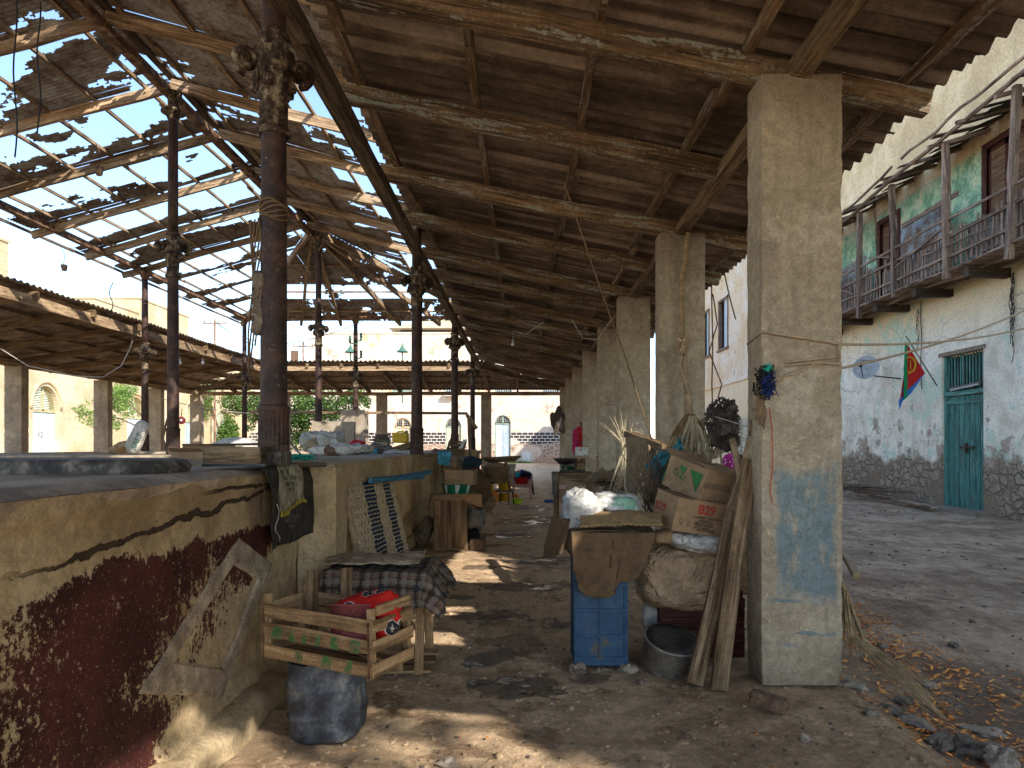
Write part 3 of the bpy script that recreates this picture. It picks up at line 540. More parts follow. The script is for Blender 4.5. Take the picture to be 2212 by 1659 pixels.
# raised plaster lozenge
mb = MB(); q = [(2.85, .52), (3.85, 1.02), (4.32, .80), (3.62, .22)]
def wx(y, z): return -1.60 + .018*fbm(y*1.6, z*1.6, 1)
def band_(q, w_, dp):
    cy = sum(a for a, _ in q)/4; cz = sum(c for _, c in q)/4
    for i in range(4):
        (y0, z0), (y1, z1) = q[i], q[(i+1) % 4]
        f = lambda y, z, k: (cy+(y-cy)*k, cz+(z-cz)*k)
        n_ = 14
        for j in range(n_):
            t0, t1 = j/n_, (j+1)/n_
            P0 = (y0+(y1-y0)*t0, z0+(z1-z0)*t0); P1 = (y0+(y1-y0)*t1, z0+(z1-z0)*t1)
            o0, o1 = f(*P0, 1.03), f(*P1, 1.03); i0, i1 = f(*P0, 1-w_), f(*P1, 1-w_); a0, a1 = f(*P0, .985), f(*P1, .985); b0, b1 = f(*P0, 1-w_+.05), f(*P1, 1-w_+.05)
            X = lambda p, d: (wx(*p)+d+.003*fbm(p[0]*12, p[1]*12, 3), p[0], p[1])
            mb.poly([X(o0, -.004), X(o1, -.004), X(a1, dp), X(a0, dp)][::-1]); mb.poly([X(a0, dp), X(a1, dp), X(b1, dp), X(b0, dp)][::-1]); mb.poly([X(b0, dp), X(b1, dp), X(i1, -.004), X(i0, -.004)][::-1])
band_(q, .36, .014); mb.build('plaster_lozenge', M['rubbed'], T)
# stepped kerb at its foot
mb = MB(); mb.grid(60, 8, lambda u, v: (-1.62 + .17*math.sin(math.pi/2*min(1, v*1.6)) + .03*fbm(u*6, v, 2), 1.5+u*2.75, .16*math.cos(math.pi/2*v) + .025*fbm(u*9, v*2, 5)), flip=True)
solo('plaster_step', mb, M['counter'], 'low crumbling plaster step along the foot of the maroon painted counter', 'step')
mb = MB()
def tr(u, v):
    a = u*math.pi; cx, cy = -3.4, 3.42; rx, ry = 1.62, .24
    px = cx + math.copysign(abs(math.cos(a))**.3, math.cos(a))*rx; py = cy - ry*abs(math.sin(a))**.6 * (1 if u < 1 else 1)
    return px, py
n_ = 60; ring = []
for i in range(n_):
    a = 2*math.pi*i/n_; ring.append((-3.42 + math.copysign(abs(math.cos(a))**.35, math.cos(a))*1.60, 3.62 + math.copysign(abs(math.sin(a))**.6, math.sin(a))*.34))
prof = [(1.0, 1.405), (1.01, 1.44), (.995, 1.468), (.97, 1.478), (.9, 1.48)]
for k, (s_, z) in enumerate(prof):
    for (x, y) in ring: mb.v.append(Vector((-3.42+(x+3.42)*s_, 3.62+(y-3.62)*s_, z + .004*noise.noise(Vector((x*3, y*3, k))))))
for k in range(len(prof)-1):
    for i in range(n_): j = (i+1) % n_; mb.face([k*n_+i, k*n_+j, (k+1)*n_+j, (k+1)*n_+i], None, True)
mb.face(list(range((len(prof)-1)*n_, len(prof)*n_)))
solo('raised_slab', mb, M['trough'], 'dark rounded-end slab lying on the counter top at far left', 'slab')

T = thing('concrete_pier', 'plain plastered pier between the maroon counter and the leaning rope bed', 'pier', (-1.5, 5, 0))
mb = MB(); mb.grid(20, 60, lambda u, v: (-1.60+.275*u, 4.86 - (.01 if 0 < u < 1 else 0) + .006*fbm(u*3, v*6, 1), 1.39*v)); mb.grid(8, 60, lambda u, v: (-1.325+.006*fbm(u*3, v*6, 4), 4.86+.3*u, 1.39*v)); mb.grid(4, 4, lambda u, v: (-1.60+.275*u, 4.86+.3*v, 1.39)); mb.build('pier_body', M['counter'], T)
T = thing('counter_ledge', 'thick overhanging concrete ledge above the leaning rope bed', 'counter', (-3, 6, 0))
mb = MB(); mb.grid(40, 6, lambda u, v: (-1.37+.012*fbm(u*5, v, 3), 4.90+2.2*u, 1.245+.165*v)); mb.grid(30, 30, lambda u, v: (-5.2+3.83*u+(.012*fbm(v*5, 1, 3) if u == 1 else 0), 4.90+2.2*v, 1.41+.004*fbm(u*5, v*5, 3))); mb.grid(30, 2, lambda u, v: (-5.2+3.83*(1-u), 7.10, 1.245+.165*v)); mb.grid(20, 4, lambda u, v: (-2.6+1.23*u, 4.9, 1.245+.165*v)); mb.build('ledge', M['counter'], T)
mb = MB(); mb.grid(30, 16, lambda u, v: (-1.66+.02*fbm(u*6, v*3, 8), 4.9+2.2*u, 1.245*v)); mb.build('wall_below', M['counter'], T)
T = thing('counter_wall', 'eroded ochre counter wall running from the rope bed to the far iron columns', 'counter', (-2, 12, 0))
mb = MB()
def cw(u, v):
    y = 7.12+u*17; z = v*1.41; e = 0
    if z < .62 and fbm(y*.9, z*2, 2) > -.1: e = -.12*min(1, (.62-z)*6)
    return (-1.60 + e + .03*fbm(y*2, z*2, 8), y, z)
mb.grid(260, 26, cw); mb.build('eroded_face', M['counter'], T)
mb = MB(); mb.grid(100, 8, lambda u, v: (-2.7+1.11*v, 7.1+17*u, 1.41+.006*fbm(u*30, v*3, 2)), flip=True); mb.grid(60, 2, lambda u, v: (-2.7, 24.1-17*u, 1.41*v)); mb.build('wall_top', M['slab'], T)
for y in (10.9, 14.2): mb = MB(); mb.bb(-1.62, -1.46, y, y+.28, 0, 1.36); mb.build('buttress', M['counter'], T)
for nm, (x0, x1, y0, y1, zt), lb in (('cross_counter', (-9.3, -2.72, 9.5, 10.9, 1.41), 'concrete stall counter carrying the white plastic bundles'),
                                  ('cross_counter', (-9.3, -2.72, 16.2, 17.9, 1.40), 'concrete stall counter further back below the ridge column'),
                                  ('cross_counter', (-10.4, -9.32, 5.5, 24.2, 1.40), 'long pale concrete counter on the left side of the hall'),
                                  ('cross_counter', (-9.3, -1.5, 24.3, 25.1, 1.36), 'last stall counter at the far end of the hall')):
    T = thing(nm, lb, 'counter', ((x0+x1)/2, (y0+y1)/2, 0), 'masonry stall counters inside the hall')
    mb = MB(); mb.bb(x0+.05, x1-.05, y0+.05, y1-.05, 0, zt-.12); mb.build('counter_body', M['counter'], T)
    mb = MB(); mb.bb(x0, x1, y0, y1, zt-.12, zt); mb.build('counter_top', M['slab'], T, [BEV(.015)])
# ================================================================ iron columns
def volute(mb, c, ang, s=1.):
    dx, dy = math.cos(ang), math.sin(ang); pts = []; rr = []
    for i in range(22):
        t = i/21; a = -math.pi/2 + t*math.pi*3.6; r = (.062*(1-t*.85))*s
        pts.append(Vector(c) + Vector((dx*(.135*s + math.cos(a)*r), dy*(.135*s+math.cos(a)*r), math.sin(a)*r))); rr.append((.021-.011*t)*s)
    side = Vector((-dy, dx, 0))
    for o in (-.018, .0, .018): mb.tube([p + side*o*s for p in pts], rr, 6)
    mb.rock(Vector(c)+Vector((dx*.135, dy*.135, 0))*s, .024*s, seed=ang, sq=(1, 1, 1), amp=.2, n=8)
def iron_column(x, y, z0, z1, zc, lb, r=.087, s=1., upper=False, seg=28):
    T = thing('iron_column', lb, 'column', (x, y, z0), 'rusty cast iron columns of the market hall')
    mb = MB(); mb.lathe([(r*1.16, z0), (r*1.16, z0+.02), (r*1.12, z0+.03, 1), (r*1.10, z0+.36, 1), (r*1.2, z0+.375, 0), (r*1.2, z0+.395, 0), (r, z0+.41, 0)], (x, y, 0), n=112, flute=20, fl=.045, cap=True)
    mb.build('fluted_base', M['iron'], T)
    mb = MB(); zs = zc-.42*s; mb.lathe([(r, z0+.40)] + [(r*(1-.08*k/8), z0+.41+(zs-z0-.41)*k/8) for k in range(9)], (x, y, 0), n=seg, jit=.002)
    zq = zc+.22*s; mb.lathe([(r*.86, zq)] + [(r*(.86-.06*k/5), zq+(z1-zq)*k/5) for k in range(1, 6)], (x, y, 0), n=seg, jit=.002, cap=True)
    mb.build('shaft', M['iron'], T)
    mb = MB(); q = r/.08
    mb.lathe([(.085*q, zc-.44*s), (.098*q, zc-.43*s), (.098*q, zc-.405*s), (.08*q, zc-.39*s), (.079*q, zc-.19*s), (.10*q, zc-.175*s), (.095*q, zc-.15*s), (.115*q, zc-.10*s), (.105*q, zc-.03*s), (.10*q, zc+.05*s), (.125*q, zc+.085*s), (.12*q, zc+.11*s), (.085*q, zc+.125*s), (.08*q, zc+.20*s), (.095*q, zc+.21*s), (.092*q, zc+.235*s), (.07*q, zc+.24*s)], (x, y, 0), n=40, jit=.012*q, flute=14, fl=.03)
    for k in range(8):
        a = k*math.pi/4; mb.rock((x+math.cos(a)*.105*q, y+math.sin(a)*.105*q, zc-.10*s), .038*q, seed=k+x, sq=(.8, .8, 1.4), n=7)
    for k in range(4): volute(mb, (x, y, zc+.02*s), math.pi/4+k*math.pi/2-.25, q*1.18)
    mb.build('capital', M['capital'], T)
    if upper:
        mb = MB(); zt = z1-.28; mb.lathe([(.06*q, zt-.16), (.085*q, zt-.10), (.10*q, zt-.06), (.16*q, zt-.03), (.155*q, zt), (.07*q, zt+.01), (.07*q, z1-.06), (.11*q, z1-.05), (.12*q, z1)], (x, y, 0), n=28, jit=.006); mb.build('collar', M['capital'], T)
    else:
        mb = MB(); mb.lathe([(.065*q, z1-.18), (.09*q, z1-.12), (.10*q, z1-.08), (.16*q, z1-.03), (.17*q, z1)], (x, y, 0), n=24, jit=.006); mb.build('top_plate', M['rust'], T)
    return T
ZE = 1.55+4.33; ZR = 1.55+5.42
iron_column(-1.655, 4.55, 1.41, ZE, 1.55+2.5, 'nearest thick rusty iron column tied with rope, beside the cement sack')
iron_column(-1.62, 10.5, 1.41, ZE, 1.55+2.5, 'dark iron column rising behind the second concrete ledge right of the white bundles')
iron_column(-1.64, 16.6, 1.41, ZE, 1.55+2.5, 'iron column standing beside the tipped wooden crate')
iron_column(-1.70, 23.4, 1.41, ZE, 1.55+2.5, 'slim rightmost iron column nearest the arched street door')
iron_column(-5.37, 10.5, 1.41, ZR, 1.55+3.02, 'tall slender iron column carrying the ridge beam in the near half of the hall', upper=True)
iron_column(-5.25, 17.6, 1.41, ZR, 1.55+3.0, 'ridge column with pale rust in front of the climbing greenery', upper=True)
iron_column(-9.45, 17.1, 1.41, ZE, 1.55+2.33, 'iron eaves column at left with the green lettered sack leaning near it')
iron_column(-9.56, 23.5, 1.41, ZE, 1.55+2.3, 'thin iron eaves column seen left of the nearest column')
iron_column(-5.71, 23.4, 2.75, ZE, 1.55+2.42, 'short-looking iron column standing on the tall concrete pedestal with insulators')
T = thing('pedestal', 'tall pale concrete pedestal under the far iron column', 'pedestal', (-5.75, 23.4, 0))
mb = MB(); mb.bb(-6.16, -5.34, 23.1, 23.75, 0, 2.74); mb.build('pedestal_block', M['lpillar'], T, [BEV(.02)])
# ================================================================ pavilion roof over the hall
T = thing('hall_roof', 'broken corrugated iron hall roof on timber rafters letting the sky through', 'roof', (-5.5, 12, 5.9))
XR, XL, XE = -5.42, -9.9, -1.05; YA, YB, YH = -3., 17.6, 24.1
ZRG = 1.55+5.64
def zl(x): return ZRG - .285*(XR-x)
def zrr(x): return ZRG - .262*(x-XR)
RY = [-2.6, .7, 2.35, 4.0, 5.6, 7.2, 8.85, 10.5, 12.15, 13.8, 15.45, 17.1]
for y in RY:
    mb = MB(); mb.beam((XR-.02, y+.06, ZRG-.09), (XL-.15+rnd(-.2, .2), y+.06, zl(XL)-.09), .065, .15, 10, .03); mb.build('rafter', M['pwood'], T)
    mb = MB(); mb.beam((XR+.02, y, ZRG-.09), (XE+.1, y, zrr(XE)-.09), .065, .16, 10, .03); mb.build('rafter', M['pwood'], T)
# hip end rafters
zhy = lambda y: ZRG - (ZRG-zl(XL))*(y-YB)/(YH-YB)
for (x1, y1) in ((XL, YH), (-7.8, YH), (-6.4, YH), (-4.3, YH), (-2.9, YH), (XE, YH)):
    mb = MB(); mb.beam((XR, YB, ZRG-.08), (x1, y1, zl(XL)-.08), .08, .15, 6, .02); mb.build('hip_rafter', M['pwood'], T)
for t in (.34, .62, .86):
    mb = MB(); y = YB+(YH-YB)*t; mb.beam((XR+(XL-XR)*t, y, zhy(y)+.01), (XR+(XE-XR)*t, y, zhy(y)+.01), .05, .05, 6, .02); mb.build('purlin', M['pwood'], T)
# ridge, eaves iron beams and longitudinal battens
mb = MB(); mb.beam((XR, YA, ZRG-.20), (XR, YB, ZRG-.20), .09, .12, 12, .01); mb.beam((XR, YA, ZRG-.27), (XR, YB, ZRG-.27), .14, .02); mb.build('ridge_beam', M['rust'], T)
mb = MB(); mb.beam((-9.5, YA, ZE+.06), (-9.5, 23.5, ZE+.06), .07, .12, 10, .01); mb.beam((-9.5, YA, ZE+.005), (-9.5, 23.5, ZE+.005), .12, .02); mb.build('eaves_beam', M['rust'], T)
mb = MB(); mb.beam((-9.5, 23.45, ZE+.055), (-1.65, 23.45, ZE+.055), .07, .11, 10, .01); mb.build('eaves_beam', M['rust'], T)
mb = MB(); mb.beam((-1.62, YA, ZE+.05), (-1.62, 23.4, ZE+.05), .07, .11, 10, .01); mb.build('eaves_beam', M['rust'], T)
for k, t in enumerate((.10, .26, .42, .58, .74, .88, 1.03)):
    x = XR+(XL-XR)*t; ye = YB+(YH-YB)*max(0, t)
    for j in range(6):
        y0 = YA+(ye-YA)*j/6; y1 = YA+(ye-YA)*(j+1)/6
        mb = MB(); mb.beam((x, y0-.1, zl(x)+.03+rnd(-.01, .01)), (x+rnd(-.05, .05), y1+.1, zl(x)+.03+rnd(-.01, .01)), .045, .05, 4, .02); mb.build('batten', M['beam'], T)
for k, t in enumerate((.07, .27, .5, .72, .95)):
    x = XR+(XE-XR)*t; ye = YB+(YH-YB)*t
    for j in range(5):
        y0 = YA+(ye-YA)*j/5; y1 = YA+(ye-YA)*(j+1)/5
        mb = MB(); mb.beam((x, y0-.1, zrr(x)+.03), (x+rnd(-.05, .05), y1+.1, zrr(x)+.03), .045, .05, 4, .02); mb.build('batten', M['beam'], T)
mb = MB(); mb.beam((XR+.02, YA, ZRG+.03), (XR+.02, YB+.2, ZRG+.03), .12, .05, 14, .03); mb.build('ridge_board', M['dark'], T)
# corrugated sheets with real holes
def sheets(x0, x1, y0, y1, zf, hole, part, lim=None, pitch=.076, cell=.03, along='x', mat='rustsheet'):
    # corrugation valleys run down the slope (x); wave varies with y.  along='y' swaps them for the hip
    nx = max(2, int(abs(x1-x0)/cell)); ny = max(2, int((y1-y0)/(pitch/5)))
    U, V = np.meshgrid(np.linspace(x0, x1, nx+1), np.linspace(y0, y1, ny+1))
    wav = 0.011*np.sin(V*2*np.pi/pitch) + .012*np.sin(U*1.7+V*.9+part)
    X, Y = (U, V) if along == 'x' else (V, U)
    Z = zf(X, Y) + .065 + wav
    cx = (U[:-1, :-1]+U[1:, 1:])/2; cy = (V[:-1, :-1]+V[1:, 1:])/2
    if along != 'x': cx, cy = cy, cx
    keep = np.array([[not hole(a, c) for a, c in zip(r1, r2)] for r1, r2 in zip(cx, cy)])
    if lim is not None: keep &= lim(cx, cy)
    idx = np.arange((nx+1)*(ny+1)).reshape(ny+1, nx+1)
    q = np.stack([idx[:-1, :-1], idx[:-1, 1:], idx[1:, 1:], idx[1:, :-1]], -1)[keep]
    if len(q) < 10: return
    V3 = np.stack([X, Y, Z], -1).reshape(-1, 3); used, inv = np.unique(q, return_inverse=True); q = inv.reshape(q.shape)
    V3 = V3[used]; npmesh('roof_sheet', V3, q, V3[:, :2].copy(), M[mat], T)
def hl(x, y):     # left slope: gaps follow the rafters and grow down slope and away
    ph = ((y-4.0) % 1.65)/1.65; t = (XR-x)/(XR-XL)
    n1 = fbm(x*.35, y*1.2, 3.3, 3); n2 = fbm(x*2.6, y*5, 1.2, 4); n3 = noise.noise(Vector((x*14, y*14, 0)))
    gap = .50 - abs(ph-.30)*1.55                          # centred a little past each rafter
    far = min(1.1, max(0, (y-6.5)/6)) ; dn = max(0, t-.12)*.65
    near = .75 if (y < 7.6 and t < .5) else 0
    return gap*(.35+far*.5+dn) + dn*.28 + far*.12 + n1*.85 + n2*(.16+.14*far) + n3*.07 - .12 - near*.8 - (.30 if y < 8.4 else 0) > 0
def hr(x, y):
    ph = ((y-4.0) % 1.65)/1.65; t = (x-XR)/(XE-XR)
    n1 = fbm(x*.5+7, y*1.3, 3.3, 3); n2 = fbm(x*2.2, y*6, 4.2, 3); n3 = noise.noise(Vector((x*14, y*14, 5)))
    big = .55 if (9.2 < y < 13.4 and t > .42) else (.30 if (y > 13 and t > .5) else 0); sl_ = .45 if (6.2 < y < 6.65 and t > .35) else 0
    return (.42-abs(ph-.3)*1.4)*.35 + big + sl_ + n1*.6 + n2*.16 + n3*.07 - .30 - (.18 if y < 8.8 else 0) > 0
def hh(x, y):
    n1 = fbm(x*1.1+3, y*.5, 8.3, 3); n2 = fbm(x*5, y*3, 4.2, 3); n3 = noise.noise(Vector((x*12, y*12, 9)))
    t = (y-YB)/(YH-YB); b_ = .5 if (.56 < t < .72) else 0
    return n1*.5 + n2*.3 + n3*.12 + b_ - .36 + (.25 if x > -3.8 and t > .5 else 0) > 0
sheets(XL-.1, XR, -3, 3.9, lambda X, Y: ZRG-.285*(XR-X), lambda x, y: False, 77, cell=.3, pitch=.2); sheets(XR, XE, -3, 3.9, lambda X, Y: ZRG-.262*(X-XR), lambda x, y: False, 78, cell=.3, pitch=.2)
for i in range(9):
    ya = 4.0+1.65*i-.1; yb = min(ya+1.65, YH)
    sheets(XL-.1, XR, ya, yb, lambda X, Y: ZRG-.285*(XR-X), hl, i, lim=lambda a, c: (c < YB) | ((XR-a)/(XR-XL) > (c-YB)/(YH-YB)))
    sheets(XR, XE, ya, yb, lambda X, Y: ZRG-.262*(X-XR), hr, i+20, lim=lambda a, c: (c < YB) | ((a-XR)/(XE-XR) > (c-YB)/(YH-YB)))
for i in range(4):
    ya = 18.85+1.35*i; yb = min(ya+1.35, YH)
    sheets(XL-.1, XR, ya, yb, lambda X, Y: ZRG-.285*(XR-X), hl, i+9, lim=lambda a, c: (c < YB) | ((XR-a)/(XR-XL) > (c-YB)/(YH-YB)))
    sheets(XR, XE, ya, yb, lambda X, Y: ZRG-.262*(X-XR), hr, i+29, lim=lambda a, c: (c < YB) | ((a-XR)/(XE-XR) > (c-YB)/(YH-YB)))
for i in range(5):
    xa = XL + (XE-XL)*i/5; xb = XL + (XE-XL)*(i+1)/5
    def lim(a, c): t = (c-YB)/(YH-YB); return (a > XR+(XL-XR)*t) & (a < XR+(XE-XR)*t)
    sheets(YB, YH+.1, xa, xb, lambda X, Y: ZRG-(ZRG-zl(XL))*(Y-YB)/(YH-YB), hh, i+40, lim=lim, along='y')
# torn scraps hanging
for p in ((-9.9, 8.3, 5.6), (-9.8, 14.5, 5.75), (-7.0, 11.2, 6.5)):
    mb = MB(); mb.tube([Vector(p)+Vector((.05*math.sin(k), .03*k, -.09*k)) for k in range(5)], .006, 5); mb.sack(Vector(p)+Vector((0, .1, -.42)), (.12, .03, .16), seed=p[0], wr=.04, n=10); mb.build('hanging_scrap', M['rust'], T)

# ================================================================ lean-to canopies
def canopy(name, label, f, s0, s1, rafters, tp, keep=None, mat='asb', pitch=.177, amp=.031, r_m='rafter', vis=None, purl=(.03, .265, .47, .70, .955), ends=(None, None), clip=None, rows=2, beam_m='oldbeam', over=.0):
    T = thing(name, label, 'canopy roof', f((s0+s1)/2, .5, 0)); Z = Vector((0, 0, 1))
    for s in rafters:
        e = clip(s) if clip else 1.
        mb = MB(); mb.beam(f(s, -.02, .085), f(s, .985*e, .085), .085, .165, 8, .012); mb.build('rafter', M[r_m], T)
    for t in purl:
        n_ = max(1, int((s1-s0)/3.7)); k0 = s0
        for j in range(n_):
            k1 = s0+(s1-s0)*(j+1)/n_
            if keep and not (keep(*f((k0+k1)/2, t, 0)[:2])): k0 = k1; continue
            o_ = rnd(-.008, .008); mb = MB(); mb.beam(f(k0-.06, t+o_, .205), f(k1+.06, t+o_, .205), .065, .075, 4, .008); mb.build('purlin', M[r_m], T); k0 = k1
    n_ = int(math.ceil((s1-s0)/1.05))
    for j in range(n_):
        a = s0+j*1.05; wv = 6.75; dz = .012*(j % 2) + rnd(0, .006)
        for rw in range(rows):
            t0, t1 = rw/rows - (.03 if rw else .015), (rw+1)/rows + (0 if rw < rows-1 else over+rnd(-.004, .010)); tz = .018*(rows-1-rw)
            mb = MB(); tl = rnd(-.0015, .0015)
            def fn(u, v, a=a, t0=t0, t1=t1, tz=tz, dz=dz, tl=tl):
                s = a+u*wv*pitch; t = t0+(t1-t0)*v + (.0)
                p = f(s, t, .255+tz+dz+amp*math.sin(s/pitch*2*math.pi)+tl*v*4); return p
            mb.grid(38, 5, fn, keep=(lambda u, v, fn=fn: keep(*fn(u, v)[:2])) if keep else None)
            if mb.f: mb.build('roof_sheet', M[mat], T)
    return T
XI, XO = -1.55, 2.78
fR = lambda s, t, h: Vector((XI+(XO-XI)*t, s, 1.55+2.40+.2*(1.70-(XI+(XO-XI)*t))+h))
PY = [4.41, 7.71, 11.0, 13.9, 17.35, 20.9, 24.2, 28.1, 30.9]
rf = [-5.5, -3.6, -1.8, .0, 1.2, 2.7]
for a, c in zip(PY[:-1], PY[1:]): rf += [a+.16, (a+c)/2+.05]
def keepR(x, y):
    if y > 25.9+(x-XI)*1.28: return False
    if x > 1.98+.05*math.sin(y*7) and y < 3.60-1.02*(3.95+.2*(1.70-x)+.25)+.04*math.sin(x*17): return False    # unseen outer edge cut so sun reaches the foreground dirt
    return True
TC = canopy('street_canopy', 'long asbestos sheet canopy on painted rafters over the right aisle', fR, -6.3, 32, rf, None, keepR, over=.012)
for (a, c, x0, x1) in ((.0, 1.35, 2.80, 4.3), (1.35, 1.62, 3.24, 4.3), (1.62, 1.86, 2.80, 4.3), (1.86, 2.32, 3.26, 4.3), (2.32, 2.38, 2.80, 4.3), (2.38, 2.52, 3.26, 4.3), (2.52, 3.76, 2.8, 4.3)):   # added out-of-view eave sheets, notched to shape the sun patches
    mb = MB(); mb.grid(int((c-a)/.03), 3, lambda u, v: fR(a+(c-a)*u, (x0+(x1-x0)*v-XI)/(XO-XI), .262+.031*math.sin((a+(c-a)*u)/.177*6.283))); mb.build('roof_sheet', M['asb'], TC)
for k in range(6):     # inner edge beam carried by the iron columns
    ya = .5+k*4.3; yb = min(ya+4.4, 26.2); mb = MB(); mb.beam((XI-.04, ya, 1.55+2.94), (XI-.04, yb, 1.55+2.94), .13, .15, 6, .015); mb.build('edge_beam', M['oldbeam'], TC)
for a, c in zip([-2.2, 1.1]+PY[:-1], [1.1]+PY):
    if c > 30: continue
    mb = MB(); mb.beam((1.80, a-.02, 3.99), (1.80, c+.1, 3.99), .12, .13, 5, .012, roll=.15); mb.build('pillar_plate', M['plank'], TC)
fL = lambda s, t, h: Vector((-10.1-5.0*t, s, 1.55+3.0-.72*t+h))
TL = canopy('left_canopy', 'weathered sheet canopy on the left side of the hall with pale fascia board', fL, 4, 33, [4.6+1.9*k for k in range(12)], None, lambda x, y: y < 26.2+(-10.1-x)*1.02, mat='asb2', r_m='plank', rows=1, beam_m='beam', over=.03)
for k in range(5): mb = MB(); ya = 4+k*4.45; mb.beam((-10.12, ya, 1.55+2.98), (-10.12, ya+4.43, 1.55+2.98), .06, .22, 6, .02); mb.build('fascia_board', M['pwood'], TL)
mb = MB(); mb.beam((-14.55, 4, 1.55+2.33), (-14.55, 31, 1.55+2.33), .16, .16, 10, .03); mb.build('outer_plate', M['beam'], TL)
fF = lambda s, t, h: Vector((s, 26.1+5.0*t, 1.55+2.95-.64*t+h))
TF = canopy('far_canopy', 'sunlit corrugated sheet canopy across the far end of the hall', fF, -15.2, 3.2, [-9.6, -8.2, -6.9, -5.5, -4.1, -2.8, -1.5, -.2], None, lambda x, y: (x > -10.1-(y-26.2)/1.02) and (y-25.9) > (x-XI)*1.28*.98, mat='asb2', r_m='plank', rows=1, over=.03)
for k in range(3): mb = MB(); xa = -10.1+k*2.87; mb.beam((xa, 26.08, 1.55+2.93), (xa+2.86, 26.08, 1.55+2.93), .06, .17, 6, .02); mb.build('fascia_board', M['pwood'], TF)
mb = MB(); mb.beam((-14.6, 30.75, 1.55+2.33), (1.9, 30.75, 1.55+2.33), .16, .15, 10, .03); mb.build('outer_plate', M['beam'], TF)
for a, c in (((-10.1, 26.1), (-15.0, 31.1)), ((XI, 25.9), (2.6, 31.1))):
    mb = MB(); mb.beam((a[0], a[1], 1.55+2.98), (c[0], c[1], 1.55+2.33), .09, .17, 6, .02); mb.build('hip_rafter', M['plank'], TF)
for x0, x1 in ((-11.3, -11.3), (-12.9, -12.9)):
    mb = MB(); mb.beam((x0, 26.1-(x0+10.1), 1.55+2.8), (x1, 31.0, 1.55+2.36), .08, .15); mb.build('rafter', M['plank'], TF)

# ================================================================ concrete pillars
def pillar(x0, x1, y0, y1, h, lb, mat, grp):
    T = MB(); n_ = 26
    for (ax, ay, bx, by) in ((x0, y0, x1, y0), (x1, y0, x1, y1), (x1, y1, x0, y1), (x0, y1, x0, y0)):
        T.grid(10, 90, lambda u, v: (ax+(bx-ax)*u, ay+(by-ay)*u, h*v))
    T.grid(2, 2, lambda u, v: (x0+(x1-x0)*u, y0+(y1-y0)*v, h))
    cx, cy = (x0+x1)/2, (y0+y1)/2
    for i, v in enumerate(T.v):
        d = Vector((v.x-cx, v.y-cy, 0)); k = .010*fbm(v.x*2+cx, v.z*1.3, v.y*2) + .004*fbm(v.x*9, v.z*9, v.y*9)
        cr = abs(abs(v.x-cx)-(x1-x0)/2) < .001 and abs(abs(v.y-cy)-(y1-y0)/2) < .001
        f = 1 - (.014 if cr else 0) + .012*(1-v.z/h) - (.07*max(0, noise.noise(Vector((v.z*6, cx, cy)))-.12)+.05*max(0, noise.noise(Vector((v.z*19, cx, cy)))-.2) if cr else 0) - (.10*max(0, .10-v.z)*max(0, .4+noise.noise(Vector((v.x*9, v.y*9, 1))))/.1)
        v.x = cx + d.x*f*(1+k); v.y = cy + d.y*f*(1+k)
    return solo('concrete_pillar', T, mat, lb, 'pillar', grp)
words = ['nearest square pillar with a faded blue paint patch and ropes tied round it', 'second pillar along the street with a dry branch tied to it', 'third pillar from the viewer along the street, behind the leaning palm leaves', 'fourth pillar along the street canopy', 'fifth pillar along the street canopy with a crack', 'sixth pillar along the street canopy behind the red cloth', 'seventh pillar along the street canopy', 'eighth and farthest fully seen pillar of the street row', 'last corner pillar of the street row']
for k, y in enumerate(PY):
    if k == 8: continue
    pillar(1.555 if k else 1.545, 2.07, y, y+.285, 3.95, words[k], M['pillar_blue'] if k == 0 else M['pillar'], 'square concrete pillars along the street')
for k, (xr, y) in enumerate(((-14.3, 12.6), (-14.3, 16.2), (-14.3, 19.5), (-14.45, 23.8), (-14.4, 27.2), (-14.4, 30.6))):
    pillar(xr-.5, xr, y, y+.29, 3.82, ('leftmost grey pillar under the left canopy cut by the picture edge', 'grey pillar out of sight beyond the left edge', 'grey pillar left of the shuttered arched window', 'grey pillar between the arched window and the pale tree', 'grey pillar right of the pale green tree', 'corner grey pillar beside the vine covered arch')[k], M['lpillar'], 'grey concrete pillars of the left canopy')
for k, x in enumerate((-10.95, -6.55, -1.85)):
    pillar(x, x+.46, 30.6, 30.9, 3.82, ('far row pillar hidden behind the nearest iron column', 'far row pillar right of the tall pedestal', 'far row pillar beside the rightmost iron column')[k], M['lpillar'], 'grey concrete pillars of the far canopy')
